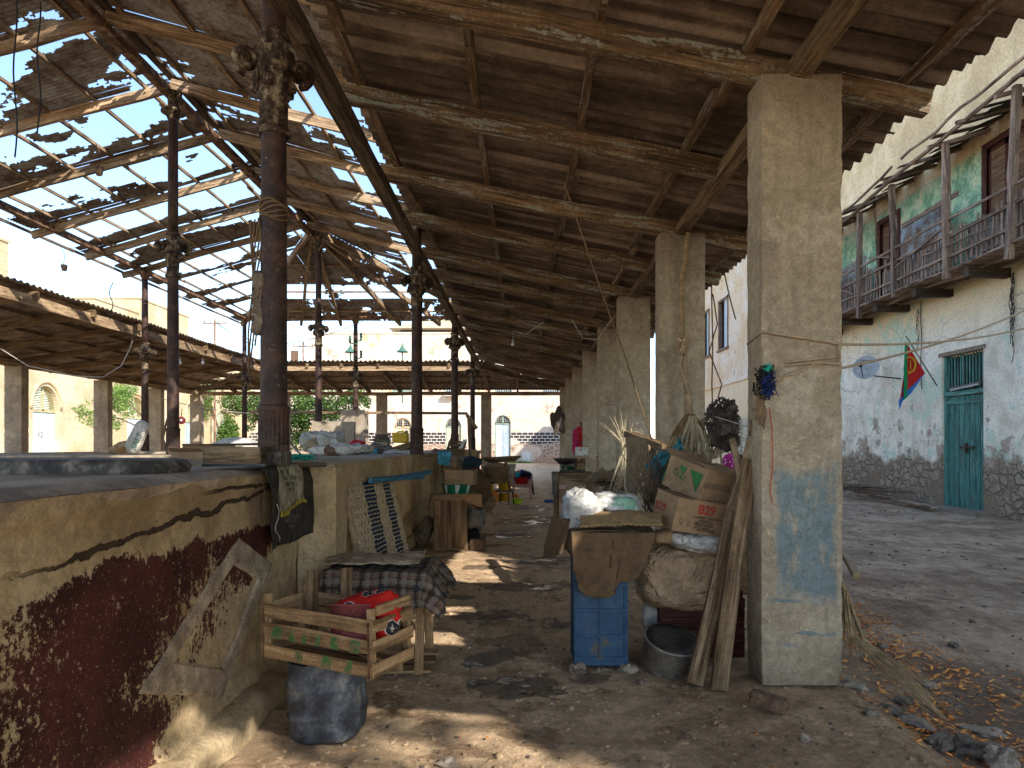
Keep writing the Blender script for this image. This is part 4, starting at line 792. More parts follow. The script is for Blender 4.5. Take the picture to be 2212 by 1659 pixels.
# ================================================================ buildings
def wall(mb, f, u0, u1, z0, z1, ops, dep=.35):
    # f(u, z, depth) -> world ; ops = (u0, u1, z0, z1, arch)
    us = sorted({u0, u1, *[o[0] for o in ops], *[o[1] for o in ops]}); zs = sorted({z0, z1, *[o[2] for o in ops], *[o[3] for o in ops]})
    for a, c in zip(us[:-1], us[1:]):
        for e, g in zip(zs[:-1], zs[1:]):
            if any(o[0] <= a and c <= o[1] and o[2] <= e and g <= o[3] for o in ops): continue
            mb.poly([f(a, e, 0), f(c, e, 0), f(c, g, 0), f(a, g, 0)]); mb.poly([f(a, e, dep), f(a, g, dep), f(c, g, dep), f(c, e, dep)])
    for o in ops:
        a, c, e, g = o[:4]; arch = o[4] if len(o) > 4 else 0
        if not arch:
            for p, q in (((a, e), (a, g)), ((a, g), (c, g)), ((c, g), (c, e)), ((c, e), (a, e))):
                mb.poly([f(p[0], p[1], 0), f(q[0], q[1], 0), f(q[0], q[1], dep), f(p[0], p[1], dep)])
        else:
            r = (c-a)/2; cx = (a+c)/2; n_ = 16; zc = g-r*arch
            pts = [(cx+r*math.cos(math.pi*k/n_), zc+r*arch*math.sin(math.pi*k/n_)) for k in range(n_+1)]
            for k in range(n_):
                cr = (c, g) if k < n_//2 else (a, g)
                mb.poly([f(*cr, 0), f(*pts[k+1], 0), f(*pts[k], 0)])
            mb.poly([f(c, g, 0), f(a, g, 0), f(*pts[n_//2], 0)])
            ring = [(c, e)] + pts + [(a, e)]
            for p, q in zip(ring[:-1], ring[1:]): mb.poly([f(*p, 0), f(*q, 0), f(*q, dep), f(*p, dep)])
    mb.poly([f(u0, z1, 0), f(u1, z1, 0), f(u1, z1, dep), f(u0, z1, dep)])
    for u in (u0, u1): mb.poly([f(u, z0, 0), f(u, z1, 0), f(u, z1, dep), f(u, z0, dep)])
# ---- street house on the right (wall plane x = 11)
XW = 11.
T = thing('street_house', 'tall peeling white and ochre street house with a timber balcony and teal door', 'house', (XW, 14, 0))
fW = lambda u, z, d: Vector((XW+d, u, z))
DA = (16.28, 17.9, -.1, 3.88); SHA = (20.0, 20.95, 5.75, 8.35); SHB = (14.9, 16.15, 5.75, 8.6); SHC = (12.2, 13.2, 5.75, 8.5)
mb = MB(); wall(mb, fW, -8.1, 30, -.15, 11.7, [DA, SHA, SHB, SHC], .5); mb.poly([fW(30, -.15, 0), fW(30, 11.7, 0), fW(30, 11.7, 9), fW(30, -.15, 9)]); mb.poly([fW(-8.1, -.15, 0), fW(-8.1, 11.7, 0), fW(-8.1, 11.7, 9), fW(-8.1, -.15, 9)]); mb.poly([fW(-8.1, 11.7, .5), fW(30, 11.7, .5), fW(30, 11.7, 9), fW(-8.1, 11.7, 9)])
mb.build('wall', M['facade'], T)
for a, c in ((-2.6, -1.7), (-.9, -.3), (.65, 1.6), (2.5, 3.0), (3.55, 4.5), (5.6, 6.2), (7., 7.95), (9., 9.6), (10.55, 11.5), (13.85, 14.8), (17.75, 18.7), (22, 26)):  # unseen blocks added on the roof to keep sun off the pillar fronts
    q = MB(); q.bb(XW+.01, XW+1.2, a, c, 11.72, 13.3); q.build('added_sun_blocker', M['facade'], T)
mb = MB(); mb.bb(XW-.5, XW+.3, 15.9, 18.6, -.14, -.02); mb.build('door_step', M['lpillar'], T); mb = MB(); mb.bb(XW-.02, XW+.10, 16.2, 18.02, 3.86, 3.96); mb.build('lintel', M['lpillar'], T)
mb = MB(); mb.bb(XW+.22, XW+.34, 16.3, 17.9, -.08, 3.84); mb.build('dark_recess', M['black'], T)
D_ = MB()
for k in range(15): yy = 16.36+k*.1; D_.box((XW+.13+(k % 2)*.008, yy+.05, 1.38), (.035, .088, 2.86))
D_.bb(XW+.08, XW+.12, 16.33, 17.87, 2.60, 2.70)
D_ = D_.build('door', M['teal'], T)
for a in ((16.29, 16.37), (17.80, 17.89)): q = MB(); q.bb(XW+.06, XW+.2, a[0], a[1], -.08, 3.86); q.build('door_frame', M['teal'], D_)
q = MB(); q.bb(XW+.05, XW+.2, 16.3, 17.88, 2.82, 2.93); q.build('transom_bar', M['teal'], D_)
for k in range(12):
    q = MB(); yy = 16.45+k*.118; q.bb(XW+.10, XW+.125, yy, yy+(.03 if k != 6 else .07), 2.93, 3.85); q.build('transom_bar', M['teal'], D_)
q = MB(); q.bb(XW+.06, XW+.10, 16.75, 17.3, 1.48, 1.53); q.bb(XW+.04, XW+.10, 17.0, 17.06, 1.36, 1.6); q.build('bolt', M['iron'], D_)
q = MB(); q.tube([(XW-.02, 16.45, 3.02), (XW-.02, 17.5, 2.96)], .022, 8); q.build('lamp_tube', M['white'], T)
q = MB(); q.beam((XW-.0, 16.4, 3.06), (XW-.0, 17.6, 3.00), .05, .05); q.build('lamp_housing', M['greycloth'], T)
for (a, c, e, g) in (SHA, SHB, SHC):
    w_ = MB(); w_.bb(XW-.03, XW+.12, a-.16, a, e, g+.1); w_.bb(XW-.03, XW+.12, c, c+.16, e, g+.1); w_.bb(XW-.03, XW+.12, a, c, g-.05, g+.1); w_ = w_.build('balcony_door', M['brown_frame'], T)
    mid = (a+c)/2
    for (p, s) in ((a+.01, mid-.01), (mid+.01, c-.01)):
        q = MB(); q.bb(XW+.03, XW+.08, p, p+.06, e, g-.05); q.bb(XW+.03, XW+.08, s-.06, s, e, g-.05); q.bb(XW+.03, XW+.08, p, s, g-.16, g-.05); q.bb(XW+.03, XW+.08, p, s, e, e+.5); q.build('shutter_frame', M['brown_frame'], w_)
        q = MB(); zz = e+.52
        while zz < g-.18: q.box((XW+.055, (p+s)/2, zz), (.012, s-p-.12, .06), Matrix.Rotation(R(-38), 3, 'Y')); zz += .055
        q.build('louvres', M['shutter'], w_)
    q = MB(); q.bb(XW+.13, XW+.2, a, c, e, g); q.build('dark_inside', M['black'], w_)
# balcony
Bz = 5.62; Y0, Y1 = 10.2, 26.5; XB = 9.98
B = thing('balcony', 'ramshackle grey timber balcony with leaning pickets under a broken roof', 'balcony', (10.5, 18, Bz))
mb = MB(); y = Y0
while y < Y1:
    mb.beam((XB-.04+rnd(-.05, .05), y, Bz+.02), (XW, y+rnd(-.03, .03), Bz+.02+rnd(-.01, .01)), .19, .025); y += .2
mb.build('floor_boards', M['grey'], B)
for y in (11.4, 13.4, 15.45, 17.5, 19.45, 21.5, 23.5, 25.4):
    mb = MB(); mb.beam((XB+.06, y, 5.46), (XW+.1, y, 5.44), .20, .19, 3, .01); mb.build('joist', M['dark'], B)
for (x, z, r) in ((XB-.02, 5.66, .045), (XB+.35, 5.55, .04), (XB+.7, 5.56, .04)):
    mb = MB(); mb.tube([(x+.03*math.sin(k*1.7), Y0+(Y1-Y0)*k/14, z+.025*math.sin(k*2.3)) for k in range(15)], [r*(.8+.3*noise.noise(Vector((k, 1, z)))) for k in range(15)], 7); mb.build('edge_pole', M['grey'], B)
for (z, r, dx) in ((6.02, .035, 0), (6.50, .04, 0), (6.80, .032, -.04)):
    for (ya, yb) in ((Y0, 15.9), (15.9, 20.1), (20.1, Y1)):
        mb = MB(); mb.beam((XB+dx, ya-.1, z+rnd(-.07, .07)), (XB+dx, yb+.1, z+rnd(-.07, .07)), r*1.3, r*1.7, 6, .02); mb.build('rail', M['grey'], B)
y = 10.6; k = 0
while y < 26 and k < 96:
    if rnd(0, 1) > .06:
        mb = MB(); t = rnd(-.10, .10); z1 = 6.44+rnd(.0, .26); mb.beam((XB+.03, y, 5.74+rnd(-.1, .02)), (XB+.03+rnd(-.02, .02), y+t, z1), .07*rnd(.7, 1.1), .022, 2, .01, up=(1, 0, 0)); mb.build('picket', M['grey'], B); k += 1
    y += .165+rnd(-.02, .03)
for (y, z0, z1, dy) in ((11.9, 5.5, 8.85, .1), (13.95, 5.35, 8.78, -.25), (16.0, 5.45, 8.62, .0), (18.2, 5.5, 8.55, .16), (20.15, 5.3, 8.42, -.05), (22.3, 5.5, 8.4, 0), (24.6, 5.5, 8.4, .1)):
    mb = MB(); mb.beam((XB-.04, y, z0), (XB-.04, y+dy, z1), .13, .13, 6, .04, up=(1, 0, 0)); mb.build('post', M['grey'], B)
for (a, c, r) in (((XB-.25, 11.0, 8.95), (XB-.1, 24.5, 8.25), .05), ((XB-.4, 12.5, 9.0), (XB-.45, 17.2, 8.75), .035), ((XB-.35, 17.8, 8.78), (XB-.4, 22.8, 8.2), .035)):
    mb = MB(); mb.tube([Vector(a).lerp(Vector(c), k/10)+Vector((.03*math.sin(k*2), 0, .03*math.cos(k*1.3))) for k in range(11)], r, 7); mb.build('eaves_pole', M['grey'], B)
y = 10.8
while y < 26:
    mb = MB(); mb.beam((XW, y, 8.98+rnd(-.03, .03)), (XB-.2+rnd(-.25, .2), y+rnd(-.15, .15), 8.62-(y-16)*.03+rnd(-.04, .04)), .08, .08, 4, .04); mb.build('roof_spar', M['grey'], B); y += 1.05
y = 10.6; k = 0
while y < 26.2:
    w_ = rnd(.16, .4)
    if rnd(0, 1) > .2:
        mb = MB(); x1 = XB+rnd(-.35, .35); mb.beam((XW, y, 9.06+rnd(0, .03)), (x1, y+rnd(-.08, .08), 8.74-(y-16)*.03+rnd(0, .04)), w_, .02, 3, .03); mb.build('roof_board', M['dark'] if k % 3 else M['grey'], B)
    y += w_*.95; k += 1
def corr(mb, O, A, H, pitch=.076, amp=.01):
    O, A, H = map(Vector, (O, A, H)); n_ = A.cross(H).normalized(); L = A.length
    mb.grid(max(6, int(L/pitch*6)), 6, lambda u, v: O+A*u+H*v+n_*(amp*math.sin(u*L/pitch*6.283)+.01*noise.noise(Vector((u*4, v*3, O.y)))))
mb = MB(); corr(mb, (XB+.5, 17.0, 5.8), (0, 1.9, 0), (0, 0, 1.75)); mb.build('tin_screen', M['zinc'], B)
mb = MB(); corr(mb, (XB+.25, 20.3, 5.7), (0, 2.6, 0), (0, 0, 1.5)); mb.build('tin_screen', M['rustsheet'], B)
mb = MB(); corr(mb, (XB+.14, 13.2, 5.8), (0, 2.3, 0), (0, 0, .75), .09); mb.build('tin_screen', M['rustsheet'], B)
mb = MB(); corr(mb, (XB+.14, 16.2, 5.8), (0, 3., 0), (0, 0, .6), .09); mb.build('tin_screen', M['rustsheet'], B)
mb = MB(); mb.beam((XB+.3, 16.1, 7.5), (XB+.1, 18.1, 7.35), .04, .12); mb.build('brace', M['grey'], B); mb = MB(); mb.beam((XB+.1, 19.5, 8.3), (XB+.6, 20.3, 6.6), .05, .1); mb.build('brace', M['grey'], B)
for k in range(3): mb = MB(); mb.sack((XB-.05+.03*k, 13.9+.05*k, 7.0-.35*k), (.08, .12, .38), seed=k, wr=.04, n=12); mb.build('tied_rag', M['greycloth'], B)
for k in range(7): ya = 12+2.1*k+rnd(-.5, .5); mb = MB(); mb.beam((XB-.07, ya, rnd(6.0, 6.7)), (XB-.09, ya+rnd(1.2, 2.6), rnd(6.2, 7.1)), .045, .03, 4, .03); mb.build('loose_lath', M['grey'], B)
# dry creeper strands on the facade
for (y, z0, n_) in ((15.25, 5.4, 6), (18.9, 5.3, 3)):
    mb = MB()
    for k in range(n_):
        L = rnd(1.0, 2.2) if n_ > 4 else rnd(.5, 1.1); ph = rnd(0, 6); mb.tube([(XW-.05-.02*k/n_, y+.06*math.sin(j*1.1+ph)+rnd(-.03, .03), z0-L*j/9) for j in range(10)], .008, 4)
    solo('dry_creeper', mb, M['wire'], 'thin dead creeper hanging on the street wall %s' % ('right of the teal door' if n_ > 4 else 'under the balcony above the dish'), 'creeper')
mb = MB(); mb.tube([(XW-.04, 18.75+.03*math.sin(k), 5.5-k*.22) for k in range(12)], .012, 5); solo('wall_cable', mb, M['wire'], 'black cable dropping down the street wall behind the flag', 'cable')
# satellite dish
T = thing('satellite_dish', 'rusty white satellite dish bracketed to the street wall', 'satellite dish', (10.55, 20.5, 3.3))
Mx = Matrix.Rotation(R(-62), 3, 'Y') @ Matrix.Identity(3); Mx = Matrix.Rotation(R(50), 3, 'Z') @ Matrix.Rotation(R(-72), 3, 'Y')
dc = P(1872, 795, 20.4)
mb = MB(); mb.lathe([(.001, 0), (.12, .006), (.24, .03), (.34, .062), (.37, .08), (.375, .075), (.34, .052), (.24, .02), (.001, -.01)], dc, n=36, M=Mx); mb.build('reflector', M['dish'], T)
mb = MB(); mb.tube([dc, dc+Vector((.2, -.1, -.25)), Vector((XW, dc.y-.6, dc.z-.38))], .02, 7); mb.tube([dc+Mx@Vector((-.35, 0, .02)), dc+Mx@Vector((-.45, 0, .3)), dc+Mx@Vector((-.2, 0, .62))], .012, 6); mb.rock(dc+Mx@Vector((-.2, 0, .62)), .05, n=6); mb.build('bracket_arm', M['wire'], T)
fx = Mx@Vector((0, 1, 0)); fy = Mx@Vector((1, 0, 0))
fx = Vector((0.5, -.75, 0)); n_d = Mx@Vector((0, 0, 1)); fx = (fx - n_d*fx.dot(n_d)).normalized(); fy = n_d.cross(fx)
text('STRONG', .085, dc+fx*-.20+fy*.18+n_d*.06, fx, fy, M['navy'], 'lettering', T)
# flag
T = thing('national_flag', 'hanging green, red and blue flag with yellow wreath on a slanted pole', 'flag', (10.5, 17.8, 3))
pw = P(2024, 833, 17.75); tip = P(1957, 726, 17.3); mb = MB(); mb.tube([pw, tip], .016, 8); mb.build('pole', M['greycloth'], T)
def fl_pt(x, y, b_=0): return P(x, y, 17.3+b_)
def flagpart(nm, pts, mat, b_=0., off=0.):
    mb = MB(); mb.poly([fl_pt(x, y, b_+.05*math.sin(x*.2+y*.05)) for x, y in pts]); return mb.build(nm, mat, T, [SOL(.006)])
flagpart('red_field', [(1958, 740), (1998, 806), (1957, 846), (1944, 862), (1955, 790)], M['redp'], .02)
flagpart('blue_field', [(1998, 806), (1968, 850), (1950, 866), (1943, 886), (1941, 868), (1952, 838), (1972, 812)], plain('flag_blue', (.05, .20, .55), .8, .15), .03)
flagpart('green_field', [(1955, 738), (1960, 742), (1960, 858), (1953, 864), (1952, 800)], plain('flag_green', (.01, .30, .10), .8, .15), -.06)
mb = MB(); c_ = P(1967, 788, 17.22); ex = Vector((1, .0, 0)); ez = Vector((0, 0, 1))
mb.tube([c_+ex*(.13*math.cos(a)-.02)+ez*.19*math.sin(a) for a in [R(-110+k*16) for k in range(16)]], .014, 5)
for k in range(12): a = R(-100+k*18); p = c_+ex*(.13*math.cos(a)-.02)+ez*.19*math.sin(a); mb.rock(p+ex*.02*math.cos(a), .028, seed=k, n=5)
mb.tube([c_+ez*-.16, c_+ez*.1], .012, 5); mb.tube([c_+Vector((-.06, 0, -.25)), c_+Vector((.1, 0, -.12))], .012, 5); mb.build('wreath_emblem', M['yellowp'], T)
# second street house
T = thing('yellow_house', 'pale yellow street house with a grey shuttered window seen between the pillars', 'house', (11.2, 40, 0))
fY = lambda u, z, d: Vector((11.15+d, u, z)); wo = (36.9, 38.7, 6.9, 9.7); wo2 = (40.6, 42.2, 6.9, 9.7); dd = (34.5, 35.8, 0, 2.7)
mb = MB(); wall(mb, fY, 30.05, 50, -.2, 13., [wo, wo2, dd], .4); mb.poly([fY(50, 0, 0), fY(50, 13, 0), fY(50, 13, 8), fY(50, 0, 8)]); mb.poly([fY(30.05, 13, 0), fY(50, 13, 0), fY(50, 13, 8), fY(30.05, 13, 8)]); mb.build('wall', M['yellow'], T)
mb = MB(); mb.bb(11.06, 11.16, 30.1, 50, 4.84, 4.94); mb.build('string_course', M['yellow'], T)
for o in (wo, wo2):
    w_ = MB(); w_.bb(11.1, 11.3, o[0], o[0]+.12, o[2], o[3]); w_.bb(11.1, 11.3, o[1]-.12, o[1], o[2], o[3]); w_.bb(11.1, 11.3, o[0], o[1], o[3]-.12, o[3]); w_.bb(11.02, 11.3, o[0]-.1, o[1]+.1, o[2]-.1, o[2]); w_ = w_.build('window', M['grey'], T)
    q = MB(); q.bb(11.2, 11.24, o[0]+.12, (o[0]+o[1])/2, o[2], o[3]-.12); q.build('shutter', M['paleblue_door'], w_); q = MB(); q.bb(11.32, 11.36, o[0], o[1], o[2], o[3]); q.build('pane', M['glass'], w_)
mb = MB(); mb.bb(11.2, 11.3, 34.5, 35.8, 0, 2.7); mb.build('door', M['cream_door'], T)
# ---- far house (faces the viewer, y = 60)
T = thing('far_house', 'long sun-bleached peeling house with black stone courses and arched openings closing the view', 'house', (0, 60, 0))
fF_ = lambda u, z, d: Vector((u, 60+d, z)); fu = lambda x: (x-VX)*60/F; fz = lambda y: 1.55+(HY-y)*60/F
arches = [(fu(852), fu(888), fz(985), fz(903), 1), (fu(962), fu(996), fz(985), fz(903), 1), (fu(1069), fu(1103), fz(998), fz(897), 1)]
wins = [(fu(849), fu(887), 6.35, 8.2), (fu(962), fu(997), 6.25, 8.1), (fu(1070), fu(1105), 6.25, 8.1), (fu(1172), fu(1207), 6.25, 8.1)]
mb = MB(); wall(mb, fF_, fu(668), 10.5, -.2, fz(721), arches+wins, .5); mb.poly([fF_(fu(668), -.2, 0), fF_(fu(668), fz(721), 0), fF_(fu(668), fz(721), 9), fF_(fu(668), -.2, 9)]); mb.poly([fF_(10.5, 0, 0), fF_(10.5, 11.3, 0), fF_(10.5, 11.3, 9), fF_(10.5, 0, 9)]); mb.poly([fF_(fu(668), fz(721)-.02, .5), fF_(10.5, fz(721)-.02, .5), fF_(10.5, fz(721)-.02, 9), fF_(fu(668), fz(721)-.02, 9)])
wall(mb, fF_, -24.2, fu(668)-.01, -.2, 6.6, [], .4); mb.build('wall', M['farfac'], T)
for k, o in enumerate(arches):
    a, c, e, g = o[:4]; r = (c-a)/2; cx = (a+c)/2; zc = g-r
    w_ = MB(); w_.tube([(cx+(r-.05)*math.cos(math.pi*j/14), 60.2, zc+(r-.05)*math.sin(math.pi*j/14)) for j in range(15)], .06, 6); w_.bb(a, a+.1, 60.14, 60.26, e, zc); w_.bb(c-.1, c, 60.14, 60.26, e, zc); w_.bb(a, c, 60.14, 60.26, zc-.12, zc); w_.bb(cx-.05, cx+.05, 60.14, 60.26, zc-.1 if k == 2 else e, g-.05)
    w_ = w_.build('arched_door' if k == 2 else 'arched_window', M['yframe'] if k == 0 else M['windowgreen'], T)
    q = MB()
    for j in range(1, 9): xx = a+(c-a)*j/9; q.tube([(xx, 60.18, zc), (xx, 60.18, zc+math.sqrt(max(0, r*r-(xx-cx)**2))-.03)], .016, 4)
    for j in range(1, 4): zz = zc+r*j/4; hw = math.sqrt(max(0, r*r-(zz-zc)**2)); q.tube([(cx-hw, 60.18, zz), (cx+hw, 60.18, zz)], .016, 4)
    q.build('grille', M['white'], w_)
    q = MB(); q.bb(a, c, 60.4, 60.45, e, g); q.build('dark_inside', M['black'], w_)
    for s_ in (0, 1): q = MB(); q.bb(a+.1 if not s_ else cx+.02, cx-.02 if not s_ else c-.1, 60.2, 60.25, e, zc-.12); q.build('door_leaf', M['paleblue_door'] if k == 2 else M['cream_door'], w_)
for (a, c, e, g) in wins:
    w_ = MB(); w_.bb(a-.1, c+.1, 59.9, 60.1, e-.12, e); w_.bb(a, a+.1, 60.1, 60.3, e, g); w_.bb(c-.1, c, 60.1, 60.3, e, g); w_.bb(a, c, 60.1, 60.3, g-.1, g); w_ = w_.build('window', M['windowgreen'], T)
    q = MB()
    for j in range(8): q.bb(a+.1+j*(c-a-.2)/8, a+.16+j*(c-a-.2)/8, 60.05, 60.08, e, e+.55)
    q.bb(a, c, 60.05, 60.09, e+.5, e+.56); q.build('railing', M['white'], w_); q = MB(); q.bb(a, c, 60.35, 60.4, e, g); q.build('pane', M['glass'], w_)
mb = MB(); mb.bb(fu(960), fu(985), 59.4, 60, 5.85, 6.15); mb.build('air_conditioner', M['white'], T)
mb = MB(); mb.bb(fu(1128), fu(1146), 59.93, 60.02, .1, 1.0); mb.build('electric_box', M['white'], T)
mb = MB(); mb.bb(fu(668), 10.5, 59.93, 60.5, fz(721), fz(721)+.14); mb.build('parapet', M['farfac'], T)
T = thing('hipped_roof', 'low tan hipped roof rising behind the parapet of the far house', 'roof', (P(1000, 720, 70).x, 72, 11))
a, c = P(843, 712, 68).x, P(1160, 712, 68).x; z0 = P(0, 712, 68).z; z1 = P(0, 676, 75).z
mb = MB(); mb.poly([(a, 67, z0), (c, 67, z0), (c-5, 75, z1), (a+7, 75, z1)]); mb.poly([(a, 67, z0), (a+7, 75, z1), (a, 83, z0)]); mb.poly([(c, 67, z0), (c, 83, z0), (c-5, 75, z1)]); mb.poly([(a, 83, z0), (a+7, 75, z1), (c-5, 75, z1), (c, 83, z0)]); mb.poly([(a, 67, z0-.02), (a, 83, z0-.02), (c, 83, z0-.02), (c, 67, z0-.02)]); mb.build('roof_slopes', M['leftfac'], T)
mb = MB(); mb.bb(a+1, c-1, 68, 82, z0-3, z0-.05); mb.build('loft_wall', M['dark'], T)
# ---- left house (plane x = -24)
T = thing('cream_house', 'cream rendered house on the left with pointed shuttered arches and pale blue doors', 'house', (-24, 42, 0))
fC = lambda u, z, d: Vector((-24-d, u, z)); fy_ = lambda x: 24*F/(VX-x)
ar = [(fy_(71), fy_(127), -.1, 4.55, 1.25), (41.5, 43.4, -.1, 4.55, 1.25), (48.6, 50.5, -.1, 4.55, 1.25), (fy_(456), fy_(508), -.1, 4.3, 1.1), (25.5, 27.4, -.1, 4.55, 1.25)]
ar = [(min(a[0], a[1]), max(a[0], a[1])) + a[2:] for a in ar]
mb = MB(); wall(mb, fC, 14, 60.4, -.2, 9.25, ar, .5); mb.poly([fC(14, -.2, 0), fC(14, 9.25, 0), fC(14, 9.25, 9), fC(14, -.2, 9)]); mb.poly([fC(14, 9.2, .5), fC(60.4, 9.2, .5), fC(60.4, 9.2, 9), fC(14, 9.2, 9)]); mb.build('wall', M['leftfac'], T)
for (x0, x1, y0, y1, z1) in ((-28.4, -24.02, 42.8, 49.2, 10.75), (-31, -24.02, 14, 31.9, 11.0), (-27, -24.05, 38.4, 42.7, 9.8)):
    mb = MB(); mb.bb(x0, x1, y0, y1, 9.2, z1); mb.bb(x0-.06, x1+.06, y0-.06, y1+.06, z1, z1+.12); mb.build('roof_block', M['leftfac'], T)
mb = MB(); mb.bb(-24.6, -23.93, 31.95, 38.3, 9.25, 9.38); mb.bb(-24.6, -23.93, 49.3, 60.4, 9.25, 9.38); mb.build('parapet', M['leftfac'], T)
mb = MB(); mb.bb(-24, -23.94, 14, 60, 5.55, 5.62); mb.build('string_course', M['leftfac'], T)
for k, (a, c, e, g, h_) in enumerate(ar):
    cy = (a+c)/2; r = (c-a)/2; zc = g-r*h_; q = MB(); q.tube([(-23.97, cy+(r+.16)*math.cos(math.pi*j/16), zc+(r+.16)*h_*math.sin(math.pi*j/16)) for j in range(17)], .07, 6); w_ = q.build('arch_surround', M['yframe'], T)
    q = MB(); zz = zc-.1
    while zz < g-.05:
        hw = r if zz < zc else r*math.sqrt(max(0, 1-((zz-zc)/(r*h_))**2)); q.box((-24.25, cy, zz), (.02, 2*hw, .07), Matrix.Rotation(R(35), 3, 'Y')); zz += .085
    q.bb(-24.22, -24.17, cy-.06, cy+.06, zc-.1, g-.05); q.bb(-24.22, -24.17, a, c, zc-.16, zc-.02); q.build('louvred_shutter', plain('olive_shutter%d' % k, (.50, .46, .26), .8), w_)
    q = MB()
    for j in range(9): q.box((-24.25+(j % 2)*.01, a+(j+.5)*(c-a)/9, (zc-.16)/2), (.04, (c-a)/9-.015, zc-.16))
    D_ = q.build('door_leaf', M['paleblue_door'], w_)
    if k == 0: text('E2', .42, (-24.22, a+.62, 1.95), (0, 1, 0), (0, 0, 1), M['greycloth'], 'painted_number', D_)
# chimney and utility pole bits
mb = MB(); mb.bb(P(628, 0, 58).x, P(641, 0, 58).x, 58, 58.5, 6, P(0, 757, 58).z); solo('chimney', mb, M['brick'], 'small brick chimney above the far canopy edge left of the bleached house', 'chimney')
def upole(x, yt, d, lb):
    T = thing('utility_pole', lb, 'utility pole', (P(x, 0, d).x, d, 0)); p = P(x, yt, d); mb = MB(); mb.tube([(p.x, d, 0), p], .09, 8); mb.build('pole', M['grey'], T)
    mb = MB(); mb.beam(p+Vector((-.9, 0, -.4)), p+Vector((.9, 0, -.4)), .1, .1); [mb.tube([p+Vector((q, 0, -.38)), p+Vector((q, 0, -.15))], .05, 6) for q in (-.8, -.3, .3, .8)]; mb.build('crossarm', M['grey'], T)
upole(464, 688, 52, 'wooden utility pole left of the hall with wires running to the far house'); upole(655, 738, 58, 'short utility pole with insulators beside the far house gable')
def wire(name, a, c, sag, r, mat, lb, n_=18, cat='wire', jit=0.):
    a, c = Vector(a), Vector(c); mb = MB(); mb.tube([a.lerp(c, k/n_)-Vector((0, 0, sag*4*(k/n_)*(1-k/n_)))+Vector((jit*noise.noise(Vector((k*.7, 1, a.x))), 0, jit*noise.noise(Vector((k*.7, 4, a.x))))) for k in range(n_+1)], r, 5)
    return solo(name, mb, mat, lb, cat)
wire('overhead_wire', P(464, 694, 52), P(568, 738, 50), .3, .02, M['wire'], 'upper overhead wire leaving the left utility pole'); wire('overhead_wire', P(464, 694, 52), P(660, 746, 57), 1.1, .02, M['wire'], 'sagging overhead wire between the two utility poles')
wire('overhead_wire', P(620, 742, 40), P(790, 690, 40), .2, .02, M['wire'], 'overhead wire crossing behind the ridge column')
for k, (x, y) in enumerate(((757, 743), (869, 742))):
    p = P(x, y, 40); mb = MB(); mb.lathe([(.36, -.50), (.17, -.34), (.07, -.18), (.001, .10)], p, n=12); mb.lathe([(.04, -3.5), (.04, -.45)], p, n=8); solo('green_finial', mb, M['greenmetal'], ('small green pointed finial left of the pedestal column', 'green pointed finial in the middle behind the far canopy')[k], 'finial')
# ================================================================ clutter helpers
V = Vector
def cloth_hang(mb, top, bot, n=18, m=16, amp=.03, seed=0, uvs=(1, 1)):
    # top and bot are polylines (lists of points) joined by a rippled sheet
    def pl(L, u):
        t = u*(len(L)-1); i = min(int(t), len(L)-2); return V(L[i]).lerp(V(L[i+1]), t-i)
    def fn(u, v):
        p = pl(top, u).lerp(pl(bot, u), v); k = amp*(.3+v)*(noise.noise(V((u*4+seed, v*1.2, seed)))+.5*noise.noise(V((u*10+seed, v*2.5, 3))))
        return p + V((k*.5, -k, 0))
    mb.grid(n, m, fn, uvs=uvs)
def drape(c, lx, ly, ztop, drop, seed, mb=None, n=44, rot=0., wav=.05, uvs=(1, 1), rnd_=.06, edge=None):
    # cloth laid over a block lx x ly at height ztop, hanging 'drop' outside
    mb = mb or MB(); Mr = Matrix.Rotation(rot, 3, 'Z')
    def fn(u, v):
        sx = (u-.5)*(lx+2*drop); sy = (v-.5)*(ly+2*drop)
        ox = max(0, abs(sx)-lx/2); oy = max(0, abs(sy)-ly/2); x = max(-lx/2, min(lx/2, sx)); y = max(-ly/2, min(ly/2, sy))
        o = math.hypot(ox, oy); d = o
        fo = .10*min(1, o*4) + .16*o; w_ = wav*min(1, o*5)*math.sin((sx+sy*1.3)*14+seed)*(.6+.6*noise.noise(V((sx*3, sy*3, seed))))
        if ox > 0: x += math.copysign(fo*ox/o + w_*(ox/o), sx)
        if oy > 0: y += math.copysign(fo*oy/o + w_*(oy/o), sy)
        if ox > 0: y += w_*.6
        if oy > 0: x += w_*.6
        z = ztop - max(0, d-rnd_*.5)*.95 + .012*noise.noise(V((sx*5, sy*5, seed)))*2
        return V(c) + Mr @ V((x, y, 0)) + V((0, 0, z))
    mb.grid(n, n, fn, uvs=uvs, keep=edge); return mb
